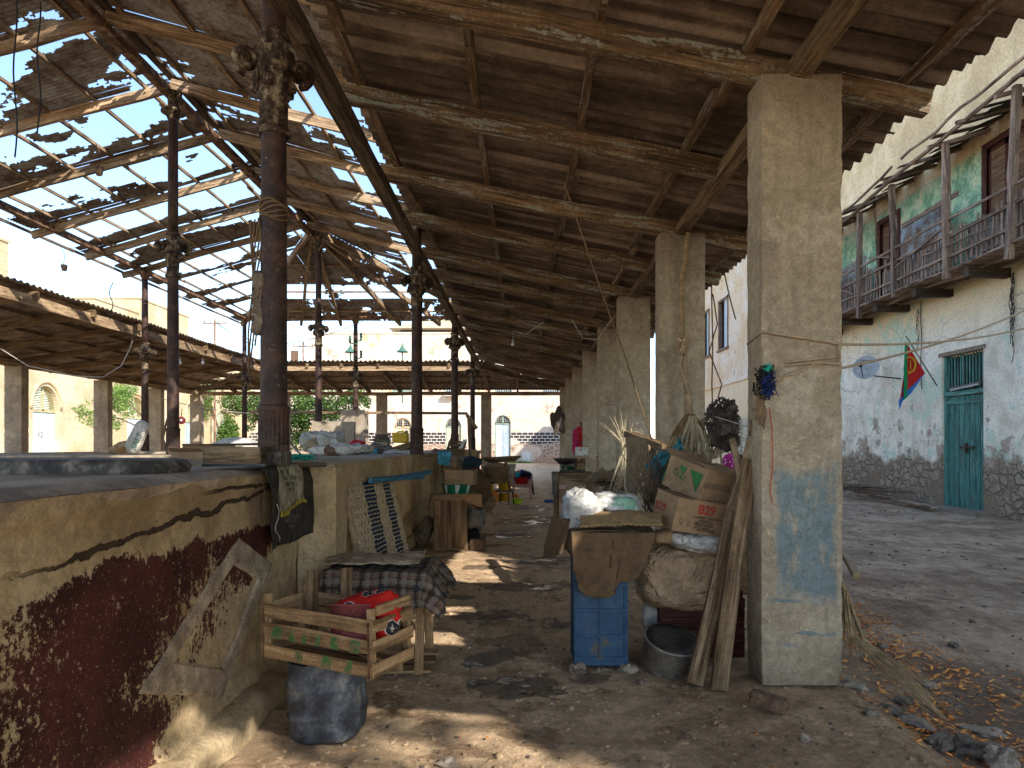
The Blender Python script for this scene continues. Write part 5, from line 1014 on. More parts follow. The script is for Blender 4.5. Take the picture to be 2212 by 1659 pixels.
def carton(name, C, a, b, h, mat, lb, flaps=(), group=None, thick=.006, top=True):
    C, a, b, h = V(C), V(a), V(b), V(h); T = thing(name, lb, 'cardboard box', C+(a+b)*.5, group)
    ea, eb = a.normalized()*thick, b.normalized()*thick
    mb = MB(); mb.obox(C, a, eb, h); mb.obox(C+b-eb, a, eb, h); mb.obox(C+eb, ea, b-2*eb, h); mb.obox(C+a-ea+eb, ea, b-2*eb, h); mb.obox(C+ea+eb, a-2*ea, b-2*eb, h.normalized()*thick)
    mb.build('carton_walls', mat, T)
    for (k, ang, ln) in flaps:
        q = MB(); hz = h.normalized()
        if k == 'f': o, e, out = C+h, a, -b.normalized()
        elif k == 'b': o, e, out = C+h+b, a, b.normalized()
        elif k == 'l': o, e, out = C+h, b, -a.normalized()
        else: o, e, out = C+h+a, b, a.normalized()
        d = out*math.cos(R(ang)) + hz*math.sin(R(ang)); nn = e.cross(d).normalized()*.004
        q.obox(o, e*.98, d*ln, nn); q.build('flap', mat, T)
    return T
def slat_crate(name, C, a, b, h, lb, nsl=3, mat='crate', slot=.62, bott=True, group=None, posts=True, warp=.004):
    C, a, b, h = V(C), V(a), V(b), V(h); T = thing(name, lb, 'wooden crate', C+(a+b)*.5, group); an, bn, hn = a.normalized(), b.normalized(), h.normalized(); H = h.length; sp = H/nsl; th = .009
    for (o, e, nrm) in ((C, a, -bn), (C+b, a, bn), (C, b, -an), (C+a, b, an)):
        for k in range(nsl):
            hh = sp*slot; z = sp*k + (sp-hh)*.5*(0 if k == 0 else 1) + (0 if k else 0); q = MB(); q.beam(o+nrm*th/2+hn*(z+hh/2)-e.normalized()*.004, o+e+nrm*th/2+hn*(z+hh/2)+e.normalized()*.004, th, hh, 5, warp, up=hn); q.build('slat', M[mat], T)
    if posts:
        for o in (C+(an+bn)*.018, C+a+(-an+bn)*.018, C+b+(an-bn)*.018, C+a+b-(an+bn)*.018):
            q = MB(); q.beam(o, o+hn*(H*1.12), .03, .03, up=an); q.build('corner_post', M[mat], T)
    if bott:
        n_ = max(3, int(b.length/.09))
        for k in range(n_): q = MB(); q.beam(C+bn*(k+.5)*b.length/n_+hn*.004, C+a+bn*(k+.5)*b.length/n_+hn*.004, b.length/n_*.8, .007, 1, up=hn); q.build('bottom_board', M[mat], T)
    return T
def basin(name, c, r, h, mat, lb, cat='basin', tilt=None, flare=.78, stripes=None, group=None, r2=None):
    M3 = tilt if tilt is not None else Matrix.Identity(3); T = thing(name, lb, cat, c, group) if stripes else None
    prof = [(.001, 0), (r*flare, 0), (r*flare*1.02, .01), (r*.98, h*.93), (r*1.06, h*.95), (r*1.06, h), (r*.96, h), (r*flare*.97, .02), (.001, .015)]
    mb = MB(); mb.lathe(prof, c, 36, M3)
    if not stripes: return solo(name, mb, mat, lb, cat, group)
    mb.build('bowl', mat, T)
    for k in range(stripes[1]):
        a0 = k*2*math.pi/stripes[1]+.2; q = MB()
        q.grid(6, 6, lambda u, v: V(c)+M3@V(((r*flare+(r*.98-r*flare)*v+.003)*math.cos(a0+u*.34*(.5+.5*v)), (r*flare+(r*.98-r*flare)*v+.003)*math.sin(a0+u*.34*(.5+.5*v)), .01+(h*.92)*v))); q.build('painted_stripe', stripes[0], T)
    return T
# ================================================================ left foreground group
# cement sack hung over the counter edge
T = thing('hanging_sack', 'empty black and cream printed sack folded over the counter edge beside the nearest iron column', 'sack', (-1.55, 4.4, 1))
Ya, Yb = 4.02, 4.80
def sk(u, v, off=0):
    y = Ya+(Yb-Ya)*u; L = v*.62; k = .022*noise.noise(V((u*4, v*3, 2)))+.01*noise.noise(V((u*11, v*6, 2)))
    if L < .10: return V((-1.62-.02+L*.85, y, 1.425+k*.3+off))
    l2 = L-.10; yy = y + .03*math.sin(l2*6)*(1 if u > .5 else -1)*.5
    return V((-1.535+.045*math.sin(min(1, l2*5)*1.57)+k+off+.02*abs(2*u-1), yy, 1.425-l2*.95+.02*math.sin(u*9)*l2))
mb = MB(); mb.grid(40, 40, lambda u, v: sk(u, v)); mb.build('printed_fabric', plain('sack_black_print', (.045, .036, .028), .7, .5, .5, 14), T, [SOL(.004)])
mb = MB(); mb.grid(30, 26, lambda u, v: sk(.20+.60*u+.02*math.sin(v*6), .10+(.50+.05*math.sin(u*5+1))*v, .006)); mb.build('cream_panel', plain('sack_cream', (.34, .30, .20), .8, .25, .4, 9), T)
mb = MB(); mb.grid(30, 4, lambda u, v: sk(.20+.62*u, .60+.05*math.sin(u*5+1)+(.06*v)*(1-.3*u), .008)); mb.build('yellow_wave', plain('sack_yellow', (.42, .31, .04), .8, .3, .4, 12), T)
def skt(body, u, v, sz, m):
    p = sk(u, v, .010); X = (sk(u+.05, v)-sk(u, v)).normalized(); Y = (sk(u, v-.03)-sk(u, v)).normalized(); return text(body, sz, p, X, Y, m, 'printed_text', T, ext=.0003)
for (bd, u, v, sz) in (('NOMINATA  ATOLI', .27, .26, .045), ('KZO    KANO', .30, .32, .04), ('NOB   NU  A', .33, .385, .04), ('DRY  W  A', .40, .445, .035)): skt(bd, u, v, sz, M['navy'])
for (bd, u, v, sz) in (('INSTRUCTIONS', .36, .72, .028), ('THERMOCOL', .28, .77, .045), ('SUPPLY CO', .36, .82, .022)): skt(bd, u, v, sz, M['greycloth'])
p = sk(.07, .16, .01); text('QUICK POWER', .042, p, (0, .12, -1), (0, 1, .12), M['sackb'], 'printed_text', T)
p = sk(.93, .16, .01); text('POWER 40', .035, p, (0, .12, -1), (0, 1, .12), M['sackb'], 'printed_text', T)
mb = MB(); mb.tube([sk(.1+.05*math.sin(k*.8), .55+.04*k, .008) for k in range(11)], .003, 4); mb.build('drawstring', M['whitewire'], T)
# plank box and boards on the counter
T = thing('plank_box', 'weathered open plank box on a black board on top of the maroon counter', 'box', (-1.8, 4.1, 1.41))
mb = MB(); mb.obox(P(436, 1008, 3.95), (.36, .03, 0), (0, .32, 0), (0, 0, .016)); mb.build('black_board', M['blackplastic'], T)
C = P(441, 1003, 4.0); 
mb = MB(); mb.beam(C+V((0, 0, .05)), C+V((.335, -.02, .055)), .016, .10, 6, .006); mb.build('front_plank', M['plank'], T)
mb = MB(); mb.beam(C+V((.33, 0, .05)), C+V((.30, .26, .05)), .016, .10, 4, .006); mb.build('side_plank', M['dark'], T); mb = MB(); mb.beam(C+V((.0, 0, .05)), C+V((.0, .26, .05)), .016, .10, 4, .006); mb.build('side_plank', M['dark'], T)
mb = MB(); mb.beam(C+V((-.03, .1, .113)), C+V((.42, .12, .118)), .20, .012, 8, .01); mb.build('lid_board', M['dark'], T)
mb = MB(); mb.obox(P(553, 1006, 4.12), (.15, 0, 0), (0, .2, 0), (0, 0, .085)); solo('dark_block', mb, M['trough'], 'dark grey block standing against the nearest iron column on the counter', 'block', mods=[BEV(.006)])
mb = MB(); mb.beam(P(585, 1004, 4.6), P(702, 1003, 4.75), .16, .03, 8, .008); solo('short_board', mb, M['dark'], 'short thick board lying on the counter ledge right of the nearest column', 'board')
mb = MB()
for k in range(60):
    c = P(rnd(622, 672), rnd(988, 996), 5.6); mb.tube([c+V((rnd(-.06, .06), rnd(-.06, .06), rnd(0, .03))) for _ in range(4)], .003, 4)
solo('green_netting', mb, M['netting'], 'tangle of green netting lying on the ledge at the foot of the stick', 'netting')
mb = MB(); mb.tube([P(620, 945, 5.9), P(640, 972, 5.8), P(662, 994, 5.7)], .009, 6); solo('leaning_stick', mb, M['greycloth'], 'thin pale stick leaning over the green netting behind the nearest column', 'stick')
mb = MB(); mb.tube([P(588, 944, 8.2), P(600, 962, 8.1), P(618, 972, 8.)], .02, 6); solo('leaning_stick', mb, M['brick'], 'reddish bar leaning left of the nearest column above the plank box', 'stick')
# rope round nearest column
T = thing('rope_bundle', 'frayed rope and rag bound round the nearest iron column and hanging down its left side', 'rope', (-1.65, 4.5, 2.6))
for k in range(6):
    mb = MB(); z = 3.05+.02*k; mb.tube([(-1.655+.088*math.cos(a), 4.55+.088*math.sin(a), z+.02*math.sin(a*2+k)) for a in [j*.45 for j in range(16)]], .007, 5); mb.build('rope_turn', M['rope_dark'], T)
for k in range(7):
    mb = MB(); x = -1.74-.012*k; mb.tube([(x+.02*math.sin(j*.9+k), 4.5+.01*k, 3.05-j*(.09+.01*k)) for j in range(8)], .006, 5); mb.build('rope_strand', M['rope_dark'], T)
mb = MB(); mb.sack(P(562, 655, 4.52), (.11, .09, .42), seed=3, wr=.05, wf=9, n=18); mb.build('rag', M['sackd'], T)
mb = MB(); mb.tube([(-1.655+.09*math.cos(a), 4.55+.09*math.sin(a), 3.9) for a in [j*.4 for j in range(17)]], .005, 5); mb.build('wire_band', M['wire'], T)
# string rope bed leaning
T = thing('rope_bed', 'rope strung bed frame with navy and cream woven bands leaning on the counter', 'bed', (-1.2, 6, 0))
TL_, TR_, BR_, BL_ = P(742, 1046, 5.45), P(846, 1034, 6.35), V((-1.03, 6.0, .28)), V((-1.13, 5.15, .25))
TRn = V((-1.35, 6.45, 1.22)); TL_ = V((-1.43, 5.45, 1.235)); TR_ = V((-1.30, 6.7, 1.22)); BL_ = V((-1.20, 5.25, .30)); BR_ = V((-1.02, 6.35, .30))
for a, c in ((TL_, BL_), (TR_, BR_), (TL_, TR_), (BL_, BR_)): mb = MB(); mb.tube([a.lerp(c, k/8)+V((.006*noise.noise(V((k, 2, a.x*9))), 0, .004)) for k in range(9)], .026, 8); mb.build('bed_pole', M['branch'], T)
nb = (TR_-TL_).cross(BL_-TL_).normalized(); nb = nb if nb.x > 0 else -nb
QW = lambda u, v, o=0: (TL_.lerp(TR_, u)).lerp(BL_.lerp(BR_, u), v) + nb*o + V((0, 0, .006*noise.noise(V((u*9, v*9, 1)))))
mb = MB(); nU = 30
for i in range(nU):
    u = .03+.94*i/(nU-1)
    if .30 < u < .52 or .74 < u < .88: continue
    mb.tube([QW(u+.006*noise.noise(V((i, k*.5, 3))), k/14, .024+.006*(1 if (k+i) % 2 else -1)) for k in range(15)], .0105, 5)
mb.build('cream_cords', M['rope'], T)
mb = MB()
for i in range(nU):
    u = .03+.94*i/(nU-1)
    if (.29 < u < .53) or (.73 < u < .89): mb.tube([QW(u, k/14, .02+.006*(1 if (k+i) % 2 else -1)) for k in range(15)], .0115, 5)
mb.build('navy_cords', plain('navy_cord', (.018, .035, .065), .9), T)
mb = MB()
for j in range(26):
    v = .04+.92*j/25; mb.tube([QW(k/44, v+.005*noise.noise(V((j, k*.3, 8))), .026+.014*math.sin(k*3.14159+j*3.14159)) for k in range(45)], .008, 5)
mb.build('cross_cords', M['rope'], T)
for (a, c, r_) in ((P(724, 1049, 5.45), P(930, 1021, 8.0), .03), (P(800, 1040, 5.9), P(915, 1027, 7.4), .022)):
    mb = MB(); mb.beam(a, c, .03, .045, 10, .012, roll=.3); solo('blue_pole', mb, M['bluewood'], 'long blue painted pole lying along the top of the rope bed' if r_ > .025 else 'shorter blue painted bar below the long blue pole', 'pole')
# table with plaid cloth
T = thing('stool_table', 'small rough table of crate wood under the brown plaid cloth', 'table', (-.98, 4.9, 0))
for (x, y) in ((-1.28, 4.62), (-.70, 4.62), (-.70, 5.15), (-1.28, 5.15)): mb = MB(); mb.beam((x, y, .0), (x+rnd(-.02, .02), y, .68), .06, .022, 4, .006, up=(0, 1, 0)); mb.build('leg', M['crate'], T)
mb = MB(); mb.bb(-1.33, -.65, 4.57, 5.2, .66, .69); mb.build('table_top', M['plank'], T)
for (x, w_) in ((-.86, .10), (-1.0, .11), (-1.13, .09)): mb = MB(); mb.beam((x, 4.60, .03), (x+.01, 4.60, .62), w_, .014, 3, .004, up=(0, 1, 0)); mb.build('side_board', M['crate'], T)
for y in (4.66, 4.86, 5.04): mb = MB(); mb.beam((-1.1, y, .02), (-.62, y+.02, .02), .13, .016, 3, .004); mb.build('base_board', M['crate'], T)
mb = drape((-.99, 4.88, 0), .66, .60, .70, .24, 2.2, wav=.045, uvs=(1.3, 1.3), n=60); solo('plaid_cloth', mb, M['plaid'], 'brown plaid cloth draped over the small table', 'tablecloth', mods=[SOL(.003)])
T = thing('paper_sack', 'flattened kraft paper sack lying on the plaid cloth', 'paper bag', (-1.0, 4.8, .72))
mb = MB(); 
def ps(u, v): return V((-1.36+.66*u+.03*noise.noise(V((v*3, 1, u))), 4.58+.42*v+.07*u, .735+.018*noise.noise(V((u*3, v*3, 5)))+.012*noise.noise(V((u*9, v*6, 5)))+.03*max(0, u-.8)*5*v+.01))
mb.grid(40, 24, lambda u, v: ps(u, v)+V((0, 0, .028*math.sin(math.pi*v)**.4*math.sin(math.pi*min(1, u*1.1))**.3)), sm=True); mb.build('upper_sheet', M['paper'], T, [SOL(.002)])
mb = MB(); mb.grid(20, 12, lambda u, v: ps(u, v*.96)); mb.build('lower_sheet', M['card'], T)
# tilted fruit crate, crimson basin and cloth in it
FL, FR = V((-1.345, 3.55, .455)), V((-.715, 3.27, .435)); bv = V((.14, .30, .0)); hv = V((-.01, .02, .285))
T = slat_crate('fruit_crate', FL, FR-FL, bv, hv, 'tilted slatted fruit crate with faded green lettering balanced on the cut drum', 3, slot=.70)
an = (FR-FL).normalized(); hn = hv.normalized()
b_ = NB('faded_green_print'); n_ = b_.no(22, 5, .7); c_ = b_.mix(b_.ss(n_, .45, .56), (.07, .17, .05), (.24, .17, .09)); GP = b_.fin(c_, .9)
for k, (u0, w_, zz) in enumerate(((.08, .13, 1), (.26, .07, 1), (.38, .05, 1), (.50, .06, 1), (.63, .10, 1), (.80, .12, 1), (.30, .10, 0), (.55, .12, 0), (.76, .08, 0))):
    q = MB(); L = (FR-FL).length; o = FL+an*L*u0+hn*(.099*zz+.006)-bv.normalized()*.0105; q.poly([o, o+an*L*w_*.8, o+an*L*w_+hn*.058, o+an*L*w_*.3+hn*.062]); q.build('faded_letter', GP, T)
L = (FR-FL).length
for s_ in (FL+an*.012, FR-an*.012): q = MB(); q.beam(s_-bv.normalized()*.012-hn*.003, s_-bv.normalized()*.012+hn*.262, .014, .003, 6, .003, up=an); q.build('metal_strap', M['rust'], T)
q = MB(); q.beam(FR+bv*.12+hn*.31, FR+bv*.95+hn*.31, .012, .05, up=hn); q.build('handle_slat', M['crate'], T)
for (a_, b2, h2) in ((.10, .85, .40), (.36, 1.05, .42)): q = MB(); q.beam(FL+an*L*a_+bv*b2+hn*.05, FL+an*L*a_+bv*(b2+.05)+hn*(h2), .09, .012, 3, .004, up=an); q.build('upright_board', M['plank'], T)
basin('crimson_basin', FL+an*L*.70+bv*.45+hn*.10, .15, .19, plain('faded_pink_plastic', (.28, .07, .07), .6, .3), 'faded pinkish red basin inside the tilted fruit crate', flare=.85, tilt=Matrix.Rotation(R(-14), 3, 'X'))
mb = MB(); mb.sack(FL+an*L*.80+bv*.55+hn*.285, (.28, .22, .13), (0, -.2, -.3), 4, wr=.05, wf=8, n=34, e=.8); mb.sack(FL+an*L*.93+bv*.6+hn*.20, (.12, .18, .24), (0, .3, 0), 5, wr=.05, wf=9, n=24, e=.8); solo('red_bundle', mb, M['redprint'], 'red cloth bundle with black and white printed motifs in the fruit crate', 'cloth')
# cut drum
mb = MB(); cx, cy = -1.06, 3.72
def dr(u, v):
    a = 2*math.pi*u; z = .41*v; r = .180+.010*math.sin(v*2.6)+(.007 if .28 < v < .33 or .64 < v < .69 else 0)-.012*max(0, .05-v)/.05
    sq = .06*abs(math.sin(2*a)); ztop = z if v < 1 else z + .02*noise.noise(V((a*4, 0, 2)))+.012*noise.noise(V((a*11, 0, 2)))
    dn = .014*noise.noise(V((math.cos(a)*2, math.sin(a)*2, z*5)))
    return V((cx+(r+dn+sq*.4)*math.cos(a), cy+(r+dn+sq*.4)*math.sin(a), ztop))
mb.grid(64, 40, dr); mb.grid(24, 2, lambda u, v: V((cx+.17*v*math.cos(6.283*u), cy+.17*v*math.sin(6.283*u), .012))); solo('cut_drum', mb, M['drum'], 'scuffed blue-black plastic drum with a cut jagged rim under the fruit crate', 'drum', mods=[SOL(.006)])
# ================================================================ middle left aisle
T = slat_crate('upright_crate', V((-1.36, 9.95, 0)), (.50, .0, 0), (0, .42, 0), (0, 0, .02), 'x', 1) if False else thing('upright_crate', 'tall crate of vertical boards carrying flattened cardboard and a striped basin', 'wooden crate', (-1.1, 10.1, 0))
X0, X1, Yc = (938-VX)*9.95/F, (1010-VX)*9.95/F, 9.95
for k in range(5): w_ = (X1-X0)/5; mb = MB(); mb.beam((X0+w_*(k+.5), Yc, .03), (X0+w_*(k+.5), Yc, .80), w_*.93, .018, 3, .004, up=(0, 1, 0)); mb.build('board', M['plank'], T)
for k in range(4): mb = MB(); mb.beam((X0, Yc+.05+.1*k, .03), (X0, Yc+.05+.1*k, .80), .09, .018, 3, up=(1, 0, 0)); mb.build('board', M['plank'], T)
for z in (.04, .77): mb = MB(); mb.beam((X0-.01, Yc-.015, z), (X1+.01, Yc-.015, z), .014, .04); mb.build('crosspiece', M['plank'], T)
mb = MB(); mb.bb(X0, X1, Yc, Yc+.42, .79, .81); mb.build('top_board', M['plank'], T)
mb = drape((X0+.26, Yc+.22, 0), .58, .46, .83, .10, 4., wav=.02, rot=.12, n=30); mb.v = [v + V((0, 0, .012*noise.noise(v*6))) for v in mb.v]; solo('flattened_cardboard', mb, M['card'], 'sagging flattened cardboard covering the upright crate', 'cardboard', mods=[SOL(.006)])
mb = MB(); mb.grid(16, 12, lambda u, v: V((X0+.25+.45*u, Yc-.06+.1*v-.05*u, .845-.20*v*(.4+.6*u)+.02*noise.noise(V((u*4, v*4, 2)))))); solo('flattened_cardboard', mb, M['card'], 'torn cardboard flap hanging off the right corner of the upright crate', 'cardboard', mods=[SOL(.005)])
bc = P(985, 1072, 10.0); basin('striped_basin', bc+V((0, .15, .0)), .225, .175, M['greenp'], 'green plastic basin with white stripes under a cardboard box', stripes=(M['white'], 7), flare=.80)
C = P(960, 1049, 9.95); carton('cardboard_box', C+V((0, .05, .01)), (.42, -.05, 0), (.04, .26, 0), (0, 0, .165), M['card'], 'brown cardboard box resting on the green striped basin', [('f', 100, .05), ('l', 60, .08), ('r', 75, .06)])
def P2(x, y, d, dx=0, dy=0, dz=0): return P(x, y, d)+V((dx, dy, dz))
def sackthing(c, dims, rot, seed, mat, lb, cat='sack', name='sack', wr=.04, wf=6, group=None, n=26, e=.6): mb = MB(); mb.sack(c, dims, rot, seed, e, wr, wf, n); return solo(name, mb, mat, lb, cat, group)
sackthing(P(917, 1150, 10.3), (.24, .3, .46), (0, .45, 0), 11, M['sackd'], 'bulging dull sack in the dark opening below the counter wall')
sackthing(P(1026, 1120, 10.4), (.30, .35, .30), (0, .1, 0), 12, M['greycloth'], 'crumpled grey plastic heap right of the upright crate', 'plastic heap', 'rag_heap', wr=.09, wf=9)
mb = MB(); mb.bb(X1+.02, X1+.24, Yc+.1, Yc+.5, 0, .16); solo('clay_brick_box', mb, M['brick'], 'small reddish wooden box on the ground right of the upright crate', 'box', mods=[BEV(.008)])
sackthing(P(1022, 1156, 10.4), (.26, .3, .26), (0, 0, 0), 13, M['black'], 'black bin liner stuffed behind the small reddish box', 'bag', 'black_bag', wr=.06)
sackthing(P(1032, 1060, 11.2), (.42, .3, .46), (0, .5, .3), 14, M['burlap'], 'folded brown sackcloth piled beside the upright crate', 'sackcloth', 'sackcloth_heap', wr=.08)
sackthing(P(1022, 1026, 11.8), (.42, .35, .24), (0, -.1, .3), 15, plain('maroon_rag', (.13, .045, .035), .9, .3), 'maroon rag bundle on top of the sackcloth pile', 'rag', 'rag_bundle', wr=.08)
sackthing(P(1018, 1003, 11.9), (.26, .3, .22), (0, .3, .3), 16, plain('dark_teal_rag', (.02, .04, .05), .9, .3), 'dark teal rag on top of the maroon bundle', 'rag', 'rag_bundle', wr=.08)
for k, (x, y, d, sx, sz) in enumerate(((958, 1000, 12.2, .30, .30), (985, 998, 12.6, .26, .30), (1000, 1000, 12.8, .22, .34))):
    sackthing(P(x+14, y+12, d), (sx, .35, sz+.1), (0, .05*k, 0), 20+k, M['sackb'] if k % 2 == 0 else M['sackd'], ('folded pale sack hanging over the counter wall next to the sky blue cloth', 'upright folded sack in the middle of the three on the wall', 'upright folded sack nearest the dark teal rag')[k], group='folded sacks standing along the counter wall', wr=.05)
mb = MB(); cloth_hang(mb, [P(945, 978, 11.3), P(976, 978, 11.3)], [P(946, 1003, 11.25), P(970, 1006, 11.25)], amp=.02); cloth_hang(mb, [P(945, 978, 11.3), P(976, 978, 11.3)], [P(944, 974, 11.6), P(970, 974, 11.7)], amp=.01); solo('sky_blue_cloth', mb, M['sky_cloth'], 'sky blue cloth hanging over the counter wall edge', 'cloth', mods=[SOL(.004)])
mb = MB(); mb.lathe([(.001, 0), (.30, .0), (.42, .07), (.46, .11), (.45, .12), (.40, .08), (.28, .03), (.001, .025)], P(1082, 995, 15.5)+V((.02, 0, -.03)), 30, Matrix.Rotation(R(-3), 3, 'Y'), jit=.03); solo('woven_tray', mb, M['mat'], 'big round woven tray balanced on a basket in the aisle', 'tray')
mb = MB(); mb.lathe([(.20, 0), (.26, .15), (.30, .34), (.33, .38), (.30, .36), (.24, .12), (.001, .03)], P(1072, 1044, 15.3), 28, jit=.02); solo('round_basket', mb, M['mat'], 'woven basket holding scraps under the round tray', 'basket')
sackthing(P(1072, 1006, 15.3), (.42, .4, .14), (0, 0, 0), 33, M['card'], 'folded paper scraps between the basket and the round tray', 'paper', 'paper_scraps', wr=.05)
mb = MB(); mb.beam(P(1092, 995, 15.2), P(1102, 1062, 15.0), .05, .05, 4, .02); solo('rough_post', mb, M['plank'], 'rough wooden post leaning between the basket and the white grain sack', 'post')
T = thing('grain_sack', 'open white grain sack standing behind the yellow tub', 'sack', P(1102, 1048, 20.5)); mb = MB(); mb.lathe([(.001, .0), (.15, .0), (.17, .1), (.165, .3), (.17, .48), (.20, .60), (.18, .61), (.14, .52), (.001, .5)], P(1101, 1046, 20.5), 30, jit=.03); mb.build('sack_body', M['sackw'], T)
mb = MB(); mb.tube([P(1101, 1046, 20.5)+V((.175*math.cos(a), .175*math.sin(a), .27)) for a in [k*.45 for k in range(15)]], .012, 5); mb.build('tie_band', M['wire'], T)
basin('maroon_pail', P(1047, 1055, 14.4), .14, .20, M['dkred'], 'maroon plastic pail hanging beside the yellow jerrycan', 'pail', flare=.6)
def jerry(c, w_, d_, h, mat, lb, cut=False):
    c = V(c); T = thing('jerrycan', lb, 'jerrycan', c); mb = MB(); mb.sack(c+V((0, 0, h*.5)), (w_, d_, h), seed=w_, e=.28, wr=.006, n=26); mb.build('can_body', mat, T)
    q = MB(); q.tube([c+V((-w_*.25, 0, h*.97)), c+V((-w_*.15, 0, h*1.1)), c+V((w_*.15, 0, h*1.1)), c+V((w_*.25, 0, h*.97))], .016, 6); q.build('handle', mat, T)
    q = MB(); q.lathe([(.025, 0), (.028, .04), (.001, .045)], c+V((w_*.36, 0, h*.97)), 12); q.build('cap', M['black'], T); return T
jerry(P(1056, 1079, 14.8), .20, .16, .34, M['yellowp'], 'yellow jerrycan standing on the ground left of the wire table')
jerry(P(1070, 1084, 14.6)+V((0, -.1, 0)), .13, .2, .22, M['orangep'], 'small orange-yellow can in front of the taller jerrycan')
basin('yellow_tub', P(1090, 1060, 15.4)+V((0, 0, .02)), .15, .22, M['yellowp'], 'yellow tub standing on the low wire table', 'tub', flare=.88)
basin('yellow_tub', P(1088, 1082, 15.8), .15, .18, M['yellowp'], 'yellow tub standing in the shade under the wire table', 'tub', flare=.88)
T = thing('wire_table', 'low round wire legged table carrying the yellow tub', 'table', P(1088, 1085, 15.5)); c = P(1089, 1061, 15.45); mb = MB(); mb.lathe([(.001, 0), (.24, 0), (.25, .012), (.001, .016)], c, 24); mb.build('table_top', M['plank'], T)
for a in (.4, 2.0, 3.6, 5.2): mb = MB(); mb.tube([c+V((.2*math.cos(a), .2*math.sin(a), 0)), c+V((.24*math.cos(a), .24*math.sin(a), -.30))], .010, 6); mb.build('leg', M['wire'], T)
# pink plastic chair with red basin and clothes
T = thing('plastic_chair', 'pink plastic armchair holding a red washing basin in the aisle', 'chair', (.05, 19.9, 0)); o = V((.0+(1127-VX)*19.5/F, 19.5, 0)); pk = M['pinkp']
def bxp(nm, x0, x1, y0, y1, z0, z1): mb = MB(); mb.bb(o.x+x0, o.x+x1, o.y+y0, o.y+y1, z0, z1); mb.build(nm, pk, T, [BEV(.008)])
bxp('seat', -.25, .25, -.02, .42, .40, .435); bxp('apron', -.24, .24, -.03, -.005, .34, .40)
for (x, y) in ((-.235, .0), (.235, .0), (-.22, .44), (.22, .44)):
    mb = MB(); s_ = 1 if x > 0 else -1; mb.beam(o+V((x+s_*.04, y+(.03 if y > .2 else -.02), 0)), o+V((x, y, .42)), .05, .06, up=(0, 1, 0), taper=1.1); mb.build('leg', pk, T)
for s_ in (-1, 1):
    mb = MB(); mb.tube([o+V((s_*.27, -.03, .36)), o+V((s_*.29, -.02, .60)), o+V((s_*.28, .05, .645)), o+V((s_*.26, .30, .66)), o+V((s_*.22, .44, .70))], .026, 8); mb.build('armrest', pk, T)
mb = MB(); mb.grid(14, 10, lambda u, v: o+V(((u-.5)*.50, .44+.10*v-.05*math.sin(math.pi*u)*.5, .43+.40*v-.06*v*abs(2*u-1)**2))); mb.build('backrest', pk, T, [SOL(.012)])
basin('red_basin', o+V((0, .20, .44)), .235, .19, M['redp'], 'shallow red basin standing on the pink chair', flare=.62)
T = thing('washing_pile', 'dark trousers, blue and turquoise clothes heaped in the red basin on the chair', 'clothes', o+V((0, .2, .6)))
mb = MB(); mb.sack(o+V((-.11, .2, .68)), (.16, .2, .16), seed=3, wr=.04, n=18); mb.build('turquoise_cloth', M['turq'], T)
mb = MB(); mb.sack(o+V((.02, .2, .73)), (.15, .16, .18), (0, .4, 0), seed=6, wr=.05, n=18); mb.build('blue_cloth', M['bluecloth'], T)
mb = MB(); mb.sack(o+V((.14, .2, .68)), (.28, .22, .2), (0, .3, 0), seed=4, wr=.05, n=20); cloth_hang(mb, [o+V((.22, .05, .70)), o+V((.32, .15, .68))], [o+V((.31, .0, .14)), o+V((.36, .1, .12))], amp=.03); mb.build('dark_trousers', M['navy'], T)
basin('lime_basin', P(1117, 1088, 18.1), .15, .135, M['lime'], 'bright lime green basin on the ground in front of the pink chair', flare=.72)
basin('orange_bowl', P(1112, 1078, 18.6)+V((0, 0, .05)), .10, .09, M['orangep'], 'orange bowl tipped behind the lime green basin', 'bowl', flare=.6, tilt=Matrix.Rotation(R(30), 3, 'Y'))
sackthing(P(1186, 1083, 18.6), (.28, .22, .10), (0, 0, 0), 40, M['bluecloth'], 'pale blue folded cloth lying on the aisle floor', 'cloth', 'folded_cloth', wr=.03)
# low stone and rag heap left of the aisle
sackthing(P(1048, 1090, 12.5), (.38, .3, .22), (0, .1, 0), 41, M['sackb'], 'sunlit heap of straw and cardboard scraps at the aisle edge', 'scraps', 'scrap_heap', wr=.14, wf=11)
# ================================================================ things on the hall counters
sackthing(P(735, 972, 9.9), (.95, .5, .16), (0, 0, 0), 50, M['sackw'], 'flat pale plastic sheet bundle under the white bags', 'plastic bundle', 'plastic_bundle', wr=.05, wf=5)
sackthing(P(700, 956, 10.1), (.66, .5, .26), (0, .12, 0), 51, M['plastic'], 'big heap of white plastic bags on the cross counter', 'plastic bundle', 'plastic_bundle', wr=.12, wf=7, n=44)
sackthing(P(682, 963, 9.95), (.24, .3, .16), (0, 0, 0), 52, M['paper'], 'yellowish wrapped bundle in front of the white bags', 'plastic bundle', 'plastic_bundle', wr=.07, wf=9)
mb = MB(); mb.rock(P(712, 978, 9.0), .075, 3, (1, 1, 1.1)); mb.rock(P(721, 983, 9.0), .05, 5, (1.3, 1, .8)); solo('brown_stone', mb, M['brick'], 'brown lump of stone on the counter in front of the white bags', 'stone')
sackthing(P(771, 960, 11.5), (.28, .25, .12), (0, 0, 0), 53, M['redp'], 'red and white printed bag left of the grey stacked slabs', 'bag', 'printed_bag', wr=.04)
mb = MB(); mb.beam(P(758, 964, 11.3), P(778, 961, 11.3), .12, .07, 1); solo('milk_packet', mb, M['white'], 'small white and blue packet leaning on the red printed bag', 'packet')
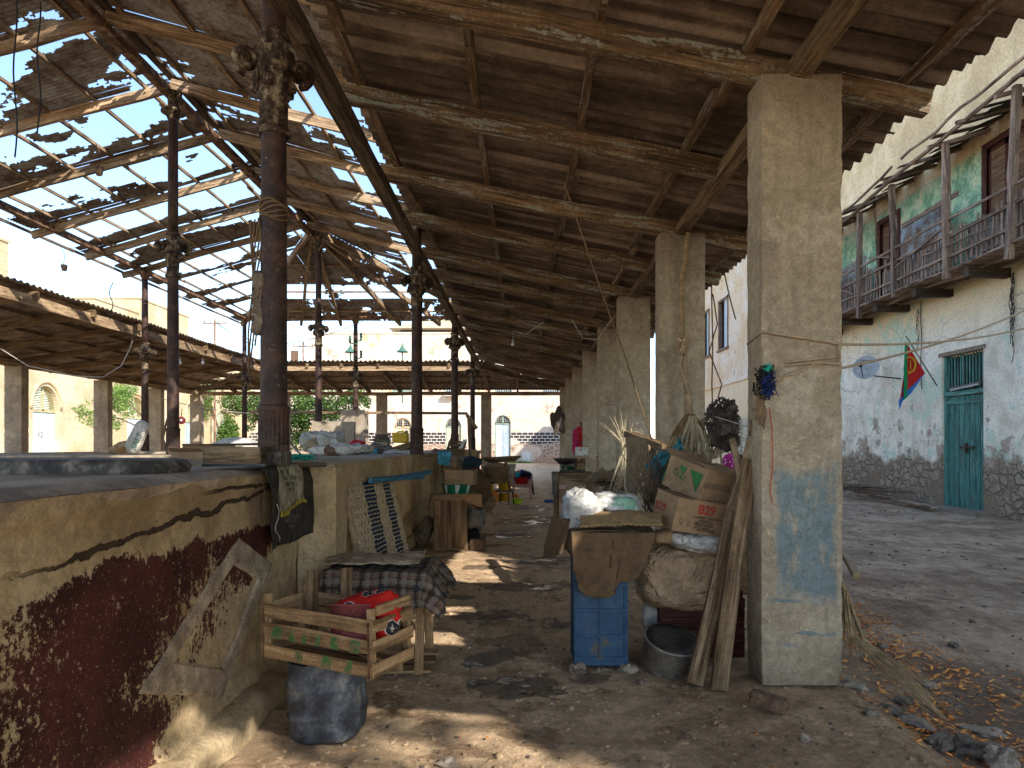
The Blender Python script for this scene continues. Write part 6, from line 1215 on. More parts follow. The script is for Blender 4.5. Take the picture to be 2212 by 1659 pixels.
mb = MB(); mb.grid(20, 12, lambda u, v: P(762+54*u, 968+16*v, 11.0-.3*v)+V((0, 0, .02*noise.noise(V((u*4, v*3, 1)))))); solo('blue_tarp', mb, M['sky_cloth'], 'blue tarpaulin spread over the counter beside the white bags', 'tarpaulin', mods=[SOL(.004)])
for k in range(3): mb = MB(); mb.rock(P(826, 951-5*k, 11.8), .14-.02*k, k, (1.2, 1, .28), .2); solo('flat_stone', mb, M['stone'], ('lowest flat stone of the small pile on the counter', 'middle flat stone of the small pile on the counter', 'topmost flat stone of the small pile on the counter')[k], 'stone', 'flat stones piled on the counter')
mb = MB(); mb.bb(P(805, 0, 11.8).x, P(838, 0, 11.8).x, 11.7, 12.0, 1.41, P(0, 955, 11.8).z); solo('concrete_block', mb, M['lpillar'], 'square concrete block under the pile of flat stones', 'block')
sackthing(P(822, 972, 11.2), (.55, .4, .15), (0, 0, 0), 54, M['greycloth'], 'pile of folded grey sacking left of the loose board', 'sacking', 'sacking_pile', wr=.08, wf=8)
mb = MB(); mb.beam(P(848, 976, 10.9), P(892, 962, 10.95), .04, .145, 4, .005); solo('loose_board', mb, M['plank'], 'short brown board tipped on the sacking by the second column', 'board')
sackthing(P(868, 978, 10.9), (.6, .4, .07), (0, 0, 0), 55, M['sackw'], 'flat pale sheet below the tipped board', 'sheet', 'sheet', wr=.05, wf=8)
jerry(P(866, 957, 13.2), .30, .22, .20, M['yellowp'], 'yellow jerrycan seen against the arched window of the far house')
T = slat_crate('tipped_crate', P(962, 982, 13.6), V((.34, .0, -.03)), V((.0, .22, .05)), V((.07, 0, .26)), 'small slatted crate tipped on its side on the wall beside an iron column', 3, 'plank', slot=.5)
mb = MB(); mb.beam(P(996, 968, 13.3), P(1004, 950, 13.3), .16, .05, 1); solo('white_packet', mb, M['white'], 'white packet stuck into the tipped crate', 'packet')
sackthing(P(950, 975, 13.5), (.24, .2, .1), (0, 0, 0), 57, M['brick'], 'rust coloured rag left of the tipped crate', 'rag', 'rag', wr=.05)
mb = MB(); mb.bb(P(930, 0, 24).x, P(1010, 0, 24).x, 24, 24.1, 1.41, 1.41); 
for (x, y, lb) in ((1016, 912, 'pale wooden prop leaning between the two right hand iron columns'),):
    mb = MB(); mb.beam(P(x, 985, 19), P(x-4, y-14, 19), .09, .08, 4, .01); solo('wooden_prop', mb, M['beam'], lb, 'post'); mb = MB(); mb.beam(P(1008, 896, 18.9), P(1030, 926, 18.9), .08, .1, 2, .01); solo('short_strut', mb, M['beam'], 'short slanting strut at the head of the wooden prop', 'strut')
mb = MB(); mb.beam(P(538, 890, 23.3), P(1010, 893, 23.3), .05, .09, 10, .02); solo('horizontal_rail', mb, M['beam'], 'long grey rail spanning the far iron columns above the pedestal', 'rail')
mb = MB(); mb.obox(P(672, 958, 16.), (.95, .2, 0), (0, .12, .0), (.02, 0, .52)); solo('leaning_slab', mb, M['lpillar'], 'grey concrete slab leaning behind the white bags', 'slab')
mb = MB(); mb.beam(P(737, 985, 18), P(739, 920, 18), .06, .06, 2, .01); solo('orange_post', mb, M['orangepole'], 'thin orange post left of the tall pedestal', 'post')
mb = MB(); mb.tube([P(718+8*math.sin(k), 985-9*k, 17.5) for k in range(6)]+[P(738, 915, 17.5)], .025, 5); solo('dry_branch', mb, M['bark'], 'bent dry branch standing left of the orange post', 'branch')
# left counter things
T = carton('cardboard_box', P(370, 1022, 7.0), (.33, 0, 0), (0, .3, 0), (0, 0, .22), M['card'], 'cardboard box on the left counter beyond the dark slab', [('f', 30, .08)])
sackthing(P(402, 1004, 7.2), (.22, .2, .24), (0, 0, 0), 60, M['greycloth'], 'grey folded cloth hanging right of the cardboard box on the left counter', 'cloth', 'folded_cloth', wr=.04)
sackthing(P(428, 1004, 7.4), (.24, .2, .24), (0, 0, 0), 61, M['alu'], 'crumpled silvery bundle behind the plank box', 'bundle', 'bundle', wr=.08)
T = thing('green_lettered_sack', 'long white sack with green lettering leaning against the left iron column', 'sack', P(300, 975, 15)); ce = P(297, 944, 15.2); mb = MB(); Mr = Matrix.Rotation(R(24), 3, 'Y'); mb.sack(ce, (.30, .22, .78), (0, R(24), 0), 62, wr=.02, n=26); mb.build('sack_body', M['sackw'], T)
text('SALT', .17, ce+V((.01, -.125, -.28))+V((.02, 0, 0)), Mr@V((0, 0, 1)), Mr@V((-1, 0, 0)), M['greenp'], 'green_lettering', T)
sackthing(P(262, 966, 15.5), (.55, .3, .22), (0, -.45, 0), 63, M['sackb'], 'slumped pale bundle at the foot of the green lettered sack', 'bundle', 'bundle', wr=.06)
for (x, y, d, w_, lb) in ((392, 972, 12, .4, 'low flat carton left of the ridge column base'), (470, 972, 12, .3, 'small tilted carton right of the ridge column base')):
    carton('cardboard_box', P(x, y+6, d), (w_, 0, 0), (0, .3, 0), (.02, 0, .12), M['card'], lb, [('f', 40, .06)])
mb = MB(); mb.lathe([(.45, 0), (.40, .12), (.25, .2), (.001, .23)], P(512, 970, 13), 26, jit=.03); solo('white_dome_bundle', mb, M['sackw'], 'pale rounded bundle on the counter behind the plank box lid', 'bundle')
T = thing('hanging_reel', 'small dark round reel with a bright hub hanging on a wire', 'reel', P(392, 908, 14)); c = P(392, 908, 14); mb = MB(); mb.lathe([(.03, -.02), (.075, -.025), (.08, 0), (.075, .025), (.03, .02)], c, 24, Matrix.Rotation(R(90), 3, 'X')); mb.build('disc', M['dkred'], T); mb = MB(); mb.lathe([(.001, -.028), (.026, -.028), (.026, .028), (.001, .028)], c, 16, Matrix.Rotation(R(90), 3, 'X')); mb.build('hub', M['white'], T); mb = MB(); mb.tube([c+V((0, 0, .08)), c+V((.01, 0, .24))], .008, 5); mb.build('hook', M['wire'], T)
wire('clothes_line', P(0, 770, 13), P(300, 738, 15.5), .0, .007, M['whitewire'], 'x') if False else None
mb = MB(); mb.tube([P(-20, 740, 13), P(60, 790, 13), P(160, 812, 13.3), P(222, 815, 13.6), P(262, 790, 14), P(282, 750, 14), P(286, 735, 14)], .011, 6); solo('drooping_cable', mb, M['whitewire'], 'white cable drooping in a loop under the left canopy', 'cable')
wire('taut_wire', P(345, 860, 16), P(700, 882, 20), .25, .01, M['whitewire'], 'thin pale wire strung between the iron columns at head height')
for k, (x, y0, y1, d) in enumerate(((33, -30, 340, 5.0), (84, 5, 290, 5.2), (240, 610, 690, 9))): mb = MB(); mb.tube([P(x+4*math.sin(j*.8+k), y0+(y1-y0)*j/12, d) for j in range(13)], .006, 5); solo('dangling_wire', mb, M['wire'], ('black wire hanging from the roof at the far left', 'rusty wire hanging from the roof beside the black one', 'short wire end dangling near the left iron column')[k], 'wire')
for k, (x, y, d, yw) in enumerate(((1108, 743, 14, 715), (389, 783, 17, 770), (438, 783, 17, 772))):
    c = P(x, y, d); T = thing('light_bulb', ('bare light bulb hanging on a wire under the street canopy', 'bare bulb under the left canopy beside the ridge column', 'second bare bulb under the left canopy')[k], 'light bulb', c); mb = MB(); mb.lathe([(.001, -.05), (.03, -.04), (.036, -.015), (.028, .02), (.014, .04)], c, 14); mb.build('glass', M['bulb'], T); mb = MB(); mb.lathe([(.016, .035), (.02, .04), (.02, .09), (.004, .1)], c, 10); mb.tube([c+V((0, 0, .09)), P(x, yw, d)], .005, 5); mb.build('socket_and_wire', M['whitewire'], T)
mb = MB(); mb.tube([P(1110, 715, 14), P(1135, 722, 13.6), P(1175, 695, 13)], .008, 5); solo('lamp_cable', mb, M['whitewire'], 'slack white cable feeding the bulb under the street canopy', 'cable')
mb = MB(); mb.tube([P(1235, 690, 12), P(1258, 730, 12), P(1290, 735, 12), P(1320, 690, 11.5)], .008, 5); solo('lamp_cable', mb, M['whitewire'], 'drooping pale cable loop nearer the pillars under the street canopy', 'cable')
# rag knot at top of second/third column insulators
for k, (x, y) in enumerate(((758, 823), (781, 821), (781, 855))):
    c = P(x*.0+ (755 if k == 0 else 779), 835 if k < 2 else 858, 23.3); c = P(756 if k == 0 else 780, 833-0 if k < 2 else 862, 23.2); c.z = P(0, (750+({0: 240, 1: 220, 2: 355}[k])*.3165)*.8848, 23.2).z; mb = MB(); mb.lathe([(.03, -.16), (.05, -.12), (.03, -.08), (.055, -.04), (.03, 0), (.05, .05), (.02, .1)], c, 12); mb.tube([c+V((0, 0, -.16)), c+V((-.25 if k else .25, 0, -.2))], .02, 5); solo('insulator', mb, M['greenmetal'], ('green glass insulator left of the pedestal column', 'upper green insulator right of the pedestal column', 'lower green insulator right of the pedestal column')[k], 'insulator', 'insulators on the far column')
# ================================================================ right side pile
# upright blue crate
T = thing('blue_crate', 'scuffed blue plastic crate standing on end at the aisle edge', 'plastic crate', (.57, 4.9, 0)); C = V((.36, 4.73, .025)); a = V((.375, .0, 0)); bb_ = V((.02, .30, 0)); H = .74
mb = MB(); mb.obox(C+V((.012, .006, .01)), a-V((.024, 0, 0)), (0, .006, 0), (0, 0, H-.02)); mb.build('base_panel', M['blueplastic'], T)
for z in (0, .19, .37, .55, H-.02): mb = MB(); mb.obox(C+V((0, -.006, z)), a, (0, .014, 0), (0, 0, .022 if z else .06)); mb.build('rib', M['blueplastic'], T, [BEV(.003)])
for x in (0, .17, .345, .36): mb = MB(); mb.obox(C+V((x, -.004, 0)), (.013, 0, 0), (0, .014, 0), (0, 0, H)); mb.build('rib', M['blueplastic'], T, [BEV(.003)])
for s_, off in ((0, 0), (1, .365)):
    q = MB()
    for k in range(15): z = .02+.05*k; q.obox(C+V((off, .01, z)), (.010, 0, 0), bb_*.94, (0, 0, .014))
    for yy in (0, .09, .18, .26): q.obox(C+V((off-.001, .01+yy, 0)), (.012, 0, 0), (0, .016, 0), (0, 0, H))
    q.obox(C+V((off-.003, .27, 0)), (.016, 0, 0), (0, .03, 0), (0, 0, H)); q.build('lattice_side', M['blueplastic'], T)
mb = MB(); mb.obox(C+V((0, 0, H-.012)), a, bb_, (0, 0, .012)); mb.obox(C+V((0, 0, .0)), a, bb_, (0, 0, .012)); mb.build('end_panel', M['blueplastic'], T)
mb = MB(); mb.sack((.60, 5.0, .86), (.62, .50, .19), (0, 0, .1), 70, .4, .03, 5, 24); solo('sack_bundle', mb, M['sackd'], 'stuffed sack lying on the blue crate under the burlap', 'sack')
def bur(u, v):
    x0 = .335+.575*u; z = .955-.45*v; xx = x0 + (.02 if u < .5 else -.05)*v*(1.5 if u > .6 else 1); y = 4.66 - .03*math.sin(v*2) - .02*noise.noise(V((u*4, v*3, 8))) - .012*noise.noise(V((u*11, v*8, 8)))
    return V((xx, y, z))
def burk(u, v):
    P_ = ((0, .55), (.06, .86), (.14, .97), (.38, 1.0), (.55, .90), (.68, .76), (.86, .70), (.93, .52), (1., .12)); lim = 0
    for (a, e), (c, g) in zip(P_[:-1], P_[1:]):
        if a <= u <= c: lim = e+(g-e)*(u-a)/(c-a)
    return v < lim+.03*noise.noise(V((u*14, 1, 1)))-.01
mb = MB(); mb.grid(60, 50, bur, keep=burk, uvs=(.6, .45)); mb.grid(40, 20, lambda u, v: V((.335+.60*u, 4.66+.42*v, .955+.012*math.sin(v*3+u*4))), uvs=(.6, .4)); solo('burlap_sheet', mb, M['burlap'], 'coarse brown burlap sheet hanging over the front of the blue crate', 'burlap', mods=[SOL(.005)])
mb = MB(); cloth_hang(mb, [P(1192, 1118, 4.9), P(1232, 1120, 4.75)], [P(1172, 1205, 4.95), P(1212, 1200, 4.7)], 14, 14, .04, 3, (.3, .4)); solo('burlap_flap', mb, M['burlap'], 'loose burlap corner hanging into the aisle left of the blue crate', 'burlap', mods=[SOL(.006)])
mb = MB()
def mt(u, v):
    x = .395+.565*u; y = 4.66+.22*v+.03*u; z = .965+.125*math.sin(math.pi*min(1, .12+v*.7))*(.55+.45*math.sin(math.pi*(.15+.65*u)))+.012*noise.noise(V((u*6, v*4, 2)))
    return V((x+.03*v, y, z))
mb.grid(50, 30, mt, uvs=(3, 2)); mb.tube([mt(k/30, 0)+V((0, -.008, .0)) for k in range(31)], .011, 6); solo('palm_mat', mb, M['mat'], 'rolled woven palm mat with a braided border on top of the burlap', 'mat', mods=[SOL(.006)])
mb = MB(); mb.sack(P(1258, 1103, 4.9), (.30, .34, .26), (0, .15, 0), 72, .75, .06, 7, 44); mb.sack(P(1335, 1088, 5.05), (.34, .26, .15), (0, .05, 0), 73, .7, .05, 8, 36); solo('clear_plastic_bag', mb, M['plastic'], 'bulging translucent white plastic bag on the burlap covered pile', 'plastic bag')
mb = MB(); mb.sack(P(1345, 1090, 4.98), (.20, .14, .12), (0, 0, 0), 74, .7, .03, 8, 20); solo('green_packet', mb, plain('pale_green_packet', (.25, .42, .30), .6), 'pale green packet inside the plastic bag', 'packet')
sackthing(P(1462, 1243, 5.15), (.62, .50, .47), (0, .04, .1), 75, M['sackb'], 'large stuffed beige sack with tape marks lying behind the blue crate', 'sack', 'stuffed_sack', wr=.035, wf=4, n=44, e=.5)
sackthing(P(1575, 1215, 5.35), (.45, .45, .45), (0, 0, .1), 76, M['sackb'], 'stuffed beige sack wedged behind the leaning planks by the pillar', 'sack', 'stuffed_sack', wr=.035, wf=5, n=30, e=.5)
sackthing(P(1500, 1168, 5.0), (.40, .36, .14), (0, .20, -.1), 77, M['sackw'], 'small flat white sack squashed under the printed carton', 'sack', 'flat_sack', wr=.03, wf=7)
sackthing(P(1432, 1160, 4.95), (.14, .16, .11), (0, 0, 0), 78, M['card'], 'crumpled brown paper end between the mat and the flat white sack', 'paper', 'crumpled_paper', wr=.03, wf=9)
mb = MB(); mb.tube([P(1405, 1268, 4.8)+V((0, -.26, .0)), P(1432, 1268, 4.8)+V((0, -.26, .005))], .006, 5); 
T = slat_crate('produce_crate', V((1.02, 5.0, .0)), (.60, 0, 0), (0, .35, 0), (0, 0, .43), 'dark slatted wooden produce crate supporting the beige sacks beside the pillar', 6, 'brown_frame', slot=.93)
sackthing(P(1408, 1335, 5.2), (.17, .18, .24), (0, 0, 0), 79, M['whitewire'], 'torn pale bag standing behind the aluminium pot', 'bag', 'torn_bag', wr=.04)
# pot
T = thing('aluminium_pot', 'big dented aluminium pot tilted against the crates with a sooty lid', 'pot', (1.02, 4.65, 0)); Mp = Matrix.Rotation(R(8), 3, 'Y') @ Matrix.Rotation(R(17), 3, 'X'); pc = P(1440, 1448, 4.78)+V((0, 0, .035))
mb = MB(); mb.lathe([(.001, 0), (.17, .0), (.184, .015), (.19, .20), (.199, .205), (.199, .214), (.18, .214)], pc, 48, Mp, jit=.004); mb.build('pot_body', M['alu'], T)
mb = MB(); mb.lathe([(.187, .211), (.183, .219), (.12, .216), (.05, .209), (.001, .212)], pc, 40, Mp, jit=.003); mb.build('lid', M['aludark'], T)
hd = pc+Mp@V((-.02, -.19, .05)); mb = MB(); mb.tube([hd+V((-.035, 0, 0)), hd+V((-.04, -.04, -.05)), hd+V((.035, -.05, -.055)), hd+V((.045, 0, 0))], .007, 6); mb.build('handle', M['alu'], T)
# leaning planks
for (p, q, w_, lb) in ((P(1500, 1478, 4.42), P(1606, 985, 4.85), .105, 'left long plank leaning against the nearest pillar'), (P(1553, 1490, 4.35), P(1618, 992, 4.62), .115, 'right long cracked plank leaning against the nearest pillar')):
    mb = MB(); mb.beam(p, q, w_, .038, 14, .014, taper=.8, up=(0, 1, 0), roll=1.57*0); solo('leaning_plank', mb, M['plank'], lb, 'plank')
mb = MB(); mb.beam(P(1578, 1100, 4.7), P(1622, 975, 4.7), .05, .02, 6, .01, up=(0, 1, 0)); solo('split_lath', mb, M['beam'], 'thin pale split lath between the two leaning planks', 'lath')
# printed cartons
a3 = V((.405, .15, -.07)); b3 = V((-.094, .254, .045)); h3 = a3.cross(b3).normalized()*.235; C3 = P(1450, 1145.6, 4.75)
T = carton('printed_carton', C3, a3, b3, h3, M['card'], 'brown soap carton printed B29 in red squeezed between the sacks and planks', [('f', 20, .0)][:0])
mb = MB(); mb.obox(C3+h3+V((0, 0, .001)), a3, b3, h3.normalized()*.005); mb.build('closed_top', M['card2'], T)
X3, Z3 = a3.normalized(), h3.normalized(); N3 = X3.cross(Z3); redt = plain('faded_red_ink', (.42, .05, .035), .9); blk = plain('black_ink', (.03, .025, .02), .9)
def tx(body, sz, u, v, m, bold=.0): text(body, sz, C3+X3*u+Z3*v+N3*.002, X3, Z3, m, 'printed_text', T, bold=bold)
tx('B29', .092, .175, .145, redt, .003); tx('CONTENT : 100 X  250 g', .021, .155, .112, blk, .0005)
for k, s_ in enumerate(('PRODUCED BY', 'SINAR ANTJOL, COMP.', 'JAKARTA - INDONESIA', 'www.sinarantjol.com', 'MADE IN INDONESIA')): tx(s_, .0155, .20-(.03 if k in (1, 2, 3) else 0), .092-.017*k, blk, .0003)
mb = MB(); hh_ = lambda u, v: C3+X3*u+Z3*v+N3*.004
mb.tube([hh_(.06+.014*math.cos(t), .075+.018*math.sin(t)) for t in [k*.6 for k in range(11)]]+[hh_(.055, .055), hh_(.075, .045)], .0016, 4); mb.tube([hh_(.10, .07), hh_(.14, .04)], .0016, 4); mb.tube([hh_(.13, .085), hh_(.105, .03)], .0016, 4); mb.build('pen_marks', blk, T)
Y3 = (-b3).normalized(); text('B29', .085, C3+b3*.93+Z3*.10+(b3.cross(h3).normalized()*-.004 if b3.cross(h3).x > 0 else b3.cross(h3).normalized()*.004)*1, Y3, Z3, redt, 'printed_text', T)
a4 = V((.37, .30, -.07)); b4 = V((-.17, .40, .10)); h4 = a4.cross(b4).normalized()*.235; C4 = P(1507, 1083, 4.8)
T = carton('open_carton', C4, a4, b4, h4, M['card'], 'open brown carton with green triangles and tape on top of the printed carton', [('l', 172, .13), ('b', 20, .10), ('r', 8, .10), ('f', 168, .10)])
Xl = (-b4).normalized(); Zl = h4.normalized(); Nl = Xl.cross(Zl); gi = plain('green_ink', (.05, .20, .06), .9); f4 = lambda u, v: C4+b4-b4.normalized()*u+Zl*v+Nl*.006
for tri in (((.27, .19), (.42, .19), (.40, .05)), ((.15, .19), (.20, .12), (.24, .19))): mb = MB(); mb.poly([f4(*t) for t in tri]); mb.build('green_triangle', gi, T)
mb = MB(); mb.poly([f4(.0, .10), f4(.012, .10), f4(.012, .0), f4(.0, .0)]); mb.build('green_bar', gi, T)
mb = MB(); mb.tube([f4(.11, .16), f4(.10, .12), f4(.125, .10), f4(.15, .13)], .003, 4); mb.tube([f4(.15, .15), f4(.155, .10), f4(.19, .10), f4(.195, .12)], .003, 4); mb.tube([f4(.195, .12), f4(.20, .095), f4(.235, .10), f4(.24, .13)], .003, 4); mb.tube([f4(.11, .14), f4(.145, .165)], .003, 4); mb.build('green_script', gi, T)
mb = MB(); mb.obox(C4+V((0, 0, 0))+Zl*.10-a4.cross(h4).normalized()*0+(a4.cross(h4).normalized())*.0015, a4, a4.cross(h4).normalized()*.001, Zl*.045); mb.build('tape', M['card2'], T)
# rail with hanging sackcloths
mb = MB(); mb.beam(P(1355, 938, 7.6), P(1440, 968, 6.2), .09, .07, 6, .01); solo('stall_rail', mb, M['plank'], 'rough wooden rail between the second and third pillar carrying sackcloth', 'rail')
for (x, y0, y1, d) in ((1368, 945, 1110, 7.3), (1436, 970, 1130, 6.0)): mb = MB(); mb.beam(P(x, y1+60, d), P(x, y0, d), .06, .06, 5, .01); solo('stall_post', mb, M['grey'], 'stall post under the %s end of the sackcloth rail' % ('far' if d > 7 else 'near'), 'post')
mb = MB(); cloth_hang(mb, [P(1352, 944, 7.2), P(1392, 946, 6.8)], [P(1358, 1090, 7.1), P(1382, 1062, 6.8)], 26, 24, .12, 4, (.5, 1.)); solo('hanging_burlap', mb, M['burlap2'], 'pale burlap hanging in folds over the left part of the rail', 'burlap', mods=[SOL(.008)])
mb = MB(); cloth_hang(mb, [P(1385, 944, 6.8), P(1420, 952, 6.5)], [P(1380, 1010, 6.8), P(1400, 1075, 6.6)], 26, 24, .12, 8, (.5, 1.)); cloth_hang(mb, [P(1400, 960, 6.4), P(1412, 970, 6.4)], [P(1398, 1085, 6.4), P(1436, 1085, 6.4)], 16, 20, .1, 9, (.5, 1.)); solo('hanging_burlap', mb, M['burlap2'], 'second pale burlap hanging beside the teal cloth', 'burlap', mods=[SOL(.008)])
mb = MB(); cloth_hang(mb, [P(1425, 975, 5.9), P(1478, 968, 5.7)], [P(1388, 1012, 5.9), P(1440, 1050, 5.7)], 30, 26, .16, 5); cloth_hang(mb, [P(1468, 955, 5.75), P(1472, 968, 5.7)], [P(1420, 985, 5.8), P(1432, 1060, 5.7)], 14, 20, .1, 6); cloth_hang(mb, [P(1465, 945, 5.6), P(1472, 948, 5.6)], [P(1458, 985, 5.6), P(1474, 990, 5.6)], 8, 10, .06, 7); solo('teal_cloth', mb, M['teal_cloth'], 'crumpled teal cloth slung over the rail beside the open carton', 'cloth', mods=[SOL(.006)])
# palm fronds
def frond(mb, base, tipd, n_, L, spread, droop, w_=.012, seed=0):
    base = V(base); t = V(tipd).normalized(); s_ = t.cross(V((0, 1, 0))).normalized()
    for k in range(n_):
        a = spread*(k/(n_-1)-.5)*2 + rnd(-.08, .08); d = (t*math.cos(a)+s_*math.sin(a)); d.y += rnd(-.35, .35); d.normalize(); l = L*rnd(.6, 1.1); pts = []; p = base+V((rnd(-.02, .02), rnd(-.02, .02), 0))
        for j in range(8): pts.append(p.copy()); p = p+d*l/7; d = (d+V((0, 0, -droop*(j+1)*rnd(.5, 1.2)*.10))).normalized()
        b = len(mb.v); sd = d.cross(V((0, 1, 0))).normalized() if abs(d.y) < .9 else V((1, 0, 0)); sd = (sd+V((0, rnd(-.5, .5), 0))).normalized()
        for j, q in enumerate(pts): ww = w_*(1-j/7.5)*(.6 if j == 0 else 1); mb.v += [q-sd*ww, q+sd*ww+V((0, .003, .002))]
        for j in range(7): mb.face([b+2*j, b+2*j+1, b+2*j+3, b+2*j+2])
mb = MB(); frond(mb, P(1493, 893, 5.75), (-.2, 0, -1), 26, .46, .7, .6, .015); frond(mb, P(1500, 985, 5.7), (-.5, 0, 1), 20, .44, 1.2, .7, .009); solo('dry_palm_fronds', mb, M['straw'], 'drooping brown palm frond hanging in front of the second pillar', 'palm fronds'); mb = MB(); frond(mb, P(1496, 900, 5.65), (-.05, 0, -1), 16, .42, .45, .4, .013); frond(mb, P(1530, 1000, 5.7), (.2, 0, 1), 24, .5, .7, .9, .013); frond(mb, P(1488, 960, 5.8), (-1, 0, .5), 18, .34, .8, 1.6, .011); frond(mb, P(1545, 990, 5.9), (.6, 0, 1), 10, .42, .5, .4, .009); mb.tube([P(1536, 1010, 5.7), P(1528, 960, 5.7), P(1515, 905, 5.75)], .014, 6); mb.tube([P(1560, 1010, 5.7), P(1553, 950, 5.7), P(1545, 900, 5.75)], .010, 6)
solo('dry_palm_fronds', mb, M['straw2'], 'bunch of pale dry palm leaves standing behind the open carton', 'palm fronds')
mb = MB(); frond(mb, P(1348, 965, 7.9), (-.35, 0, 1), 40, .50, .45, .3, .010); frond(mb, P(1362, 952, 7.6), (.5, 0, .8), 22, .25, .9, 1.6, .011); frond(mb, P(1352, 960, 7.7), (-.2, 0, -1), 14, .75, .18, .1, .010); mb.tube([P(1345, 955, 7.8), P(1352, 1040, 7.8), P(1360, 1100, 7.8)], .02, 6); mb.tube([P(1356, 955, 7.8), P(1375, 1040, 7.8)], .016, 6); solo('dry_palm_fronds', mb, M['straw2'], 'upright tuft of dry palm leaves in front of the third pillar', 'palm fronds')
mb = MB(); frond(mb, V((2.11, 4.45, .60)), (.10, 0, -1), 34, .60, .16, .05, .006); frond(mb, V((2.12, 4.36, .32)), (.42, -.75, -.42), 44, .62, .17, .05, .005); mb.tube([V((2.1, 4.5, .66)), V((2.2, 4.4, .3)), V((2.45, 3.95, -.04))], .014, 6); solo('fallen_palm_leaf', mb, M['straw'], 'brown palm leaf slumped against the street side of the nearest pillar', 'palm leaf')
mb = MB()
for k in range(46):
    a = P(rnd(1395, 1450), rnd(1085, 1120), 5.6+rnd(-.1, .15)); mb.tube([a, a+V((rnd(-.10, .05), rnd(-.05, .05), rnd(.10, .2))), a+V((rnd(-.22, .10), rnd(-.1, .1), rnd(.25, .5)))], [.006, .005, .003], 4)
solo('dry_twigs', mb, M['bark'], 'untidy brush of dry twigs rising behind the plastic bag and printed carton', 'twigs')
# fibrous palm stump hanging
mb = MB(); c = P(1560, 915, 5.6)
for k in range(1100):
    d = V((rnd(-1, 1), rnd(-1, 1), rnd(-1.4, 1))); d.normalize(); q = c+V((d.x*.125, d.y*.10, d.z*.20)); q.x += .05*(q.z-c.z)/-.17*0; s_ = 1-.45*max(0, -(d.z)); q.x = c.x+(q.x-c.x)*s_+.04*max(0, -d.z); l = rnd(.012, .04); dd = (d+V((rnd(-.7, .7), rnd(-.7, .7), rnd(-.7, .7)))).normalized(); mb.tube([q, q+dd*l*.6, q+dd*l+V((0, 0, -.01))], [.008, .006, .003], 4, cap=False)
mb.sack(c+V((.02, 0, -.02)), (.22, .19, .38), (0, -.12, 0), 9, .9, .10, 12, 30); solo('fibrous_stump', mb, M['root'], 'dark fibrous palm stump tied up beside the nearest pillar', 'stump')
wire('tie_string', P(1545, 900, 5.5), P(1625, 925, 5.0), .0, .004, M['whitewire'], 'pale string tying the fibrous stump to the forked branch', cat='string'); wire('tie_string', P(1600, 905, 5.3), P(1601, 985, 5.3), .0, .005, M['whitewire'], 'pale cord hanging straight in front of the fibrous stump', cat='string')
# forked branch against pillar
T = thing('forked_branch', 'pale forked branch standing against the nearest pillar with wires and rags at its head', 'branch', (1.5, 4.6, .3))
mb = MB(); pts = [P(1600, 1100, 4.72), P(1612, 1000, 4.70), P(1628, 930, 4.66), P(1640, 890, 4.6), P(1652, 850, 4.5), P(1656, 815, 4.40)]; mb.tube(pts, [.03, .034, .034, .036, .03, .026], 10); mb.build('main_stem', M['branch'], T)
mb = MB(); mb.tube([P(1601, 1050, 4.72), P(1594, 1000, 4.75), P(1582, 948, 4.8)], [.026, .024, .022], 9); mb.build('side_stem', M['branch'], T)
mb = MB(); mb.rock(P(1634, 922, 4.60), .045, 3, (1, 1, 1.2)); mb.rock(P(1640, 880, 4.55), .04, 5, (1, 1, 1.3)); mb.build('knot', M['bark'], T)
mb = MB()
for k in range(90):
    c = P(rnd(1643, 1664), rnd(800, 850), 4.38+rnd(-.05, .05)); mb.tube([c+V((rnd(-.04, .04), rnd(-.03, .03), rnd(-.05, .05))) for _ in range(4)], .004, 4)
mb.build('wire_tangle', M['wire'], T)
mb = MB()
for k in range(40):
    c = P(rnd(1650, 1668), rnd(815, 858), 4.36+rnd(-.03, .03)); mb.tube([c+V((rnd(-.04, .04), rnd(-.03, .03), rnd(-.05, .05))) for _ in range(4)], .004, 4)
mb.tube([P(1662, 830, 4.36), P(1674, 842, 4.36), P(1682, 856, 4.38)], .004, 4); mb.build('blue_twine', M['bluestring'], T)
mb = MB(); mb.rock(P(1657, 797, 4.37), .03, 4, (1, 1, 1)); mb.build('green_rag', M['netting'], T)
mb = MB()
for k in range(12): mb.tube([P(1634+k*1.6+3*math.sin(j+k), 835+j*12+k*2, 4.38) for j in range(7)], .004, 4)
mb.build('frayed_rope', M['rope_dark'], T)
mb = MB(); mb.tube([P(1632+22*abs(math.sin(k*.6)), 872+2*k, 4.40) for k in range(8)]+[P(1662, 880, 4.38), P(1668, 930, 4.385), P(1669, 1010, 4.39), P(1663, 1060, 4.39), P(1668, 1085, 4.39)], .0035, 5); solo('red_string', mb, M['redstring'], 'thin red string hanging down the face of the nearest pillar', 'string')
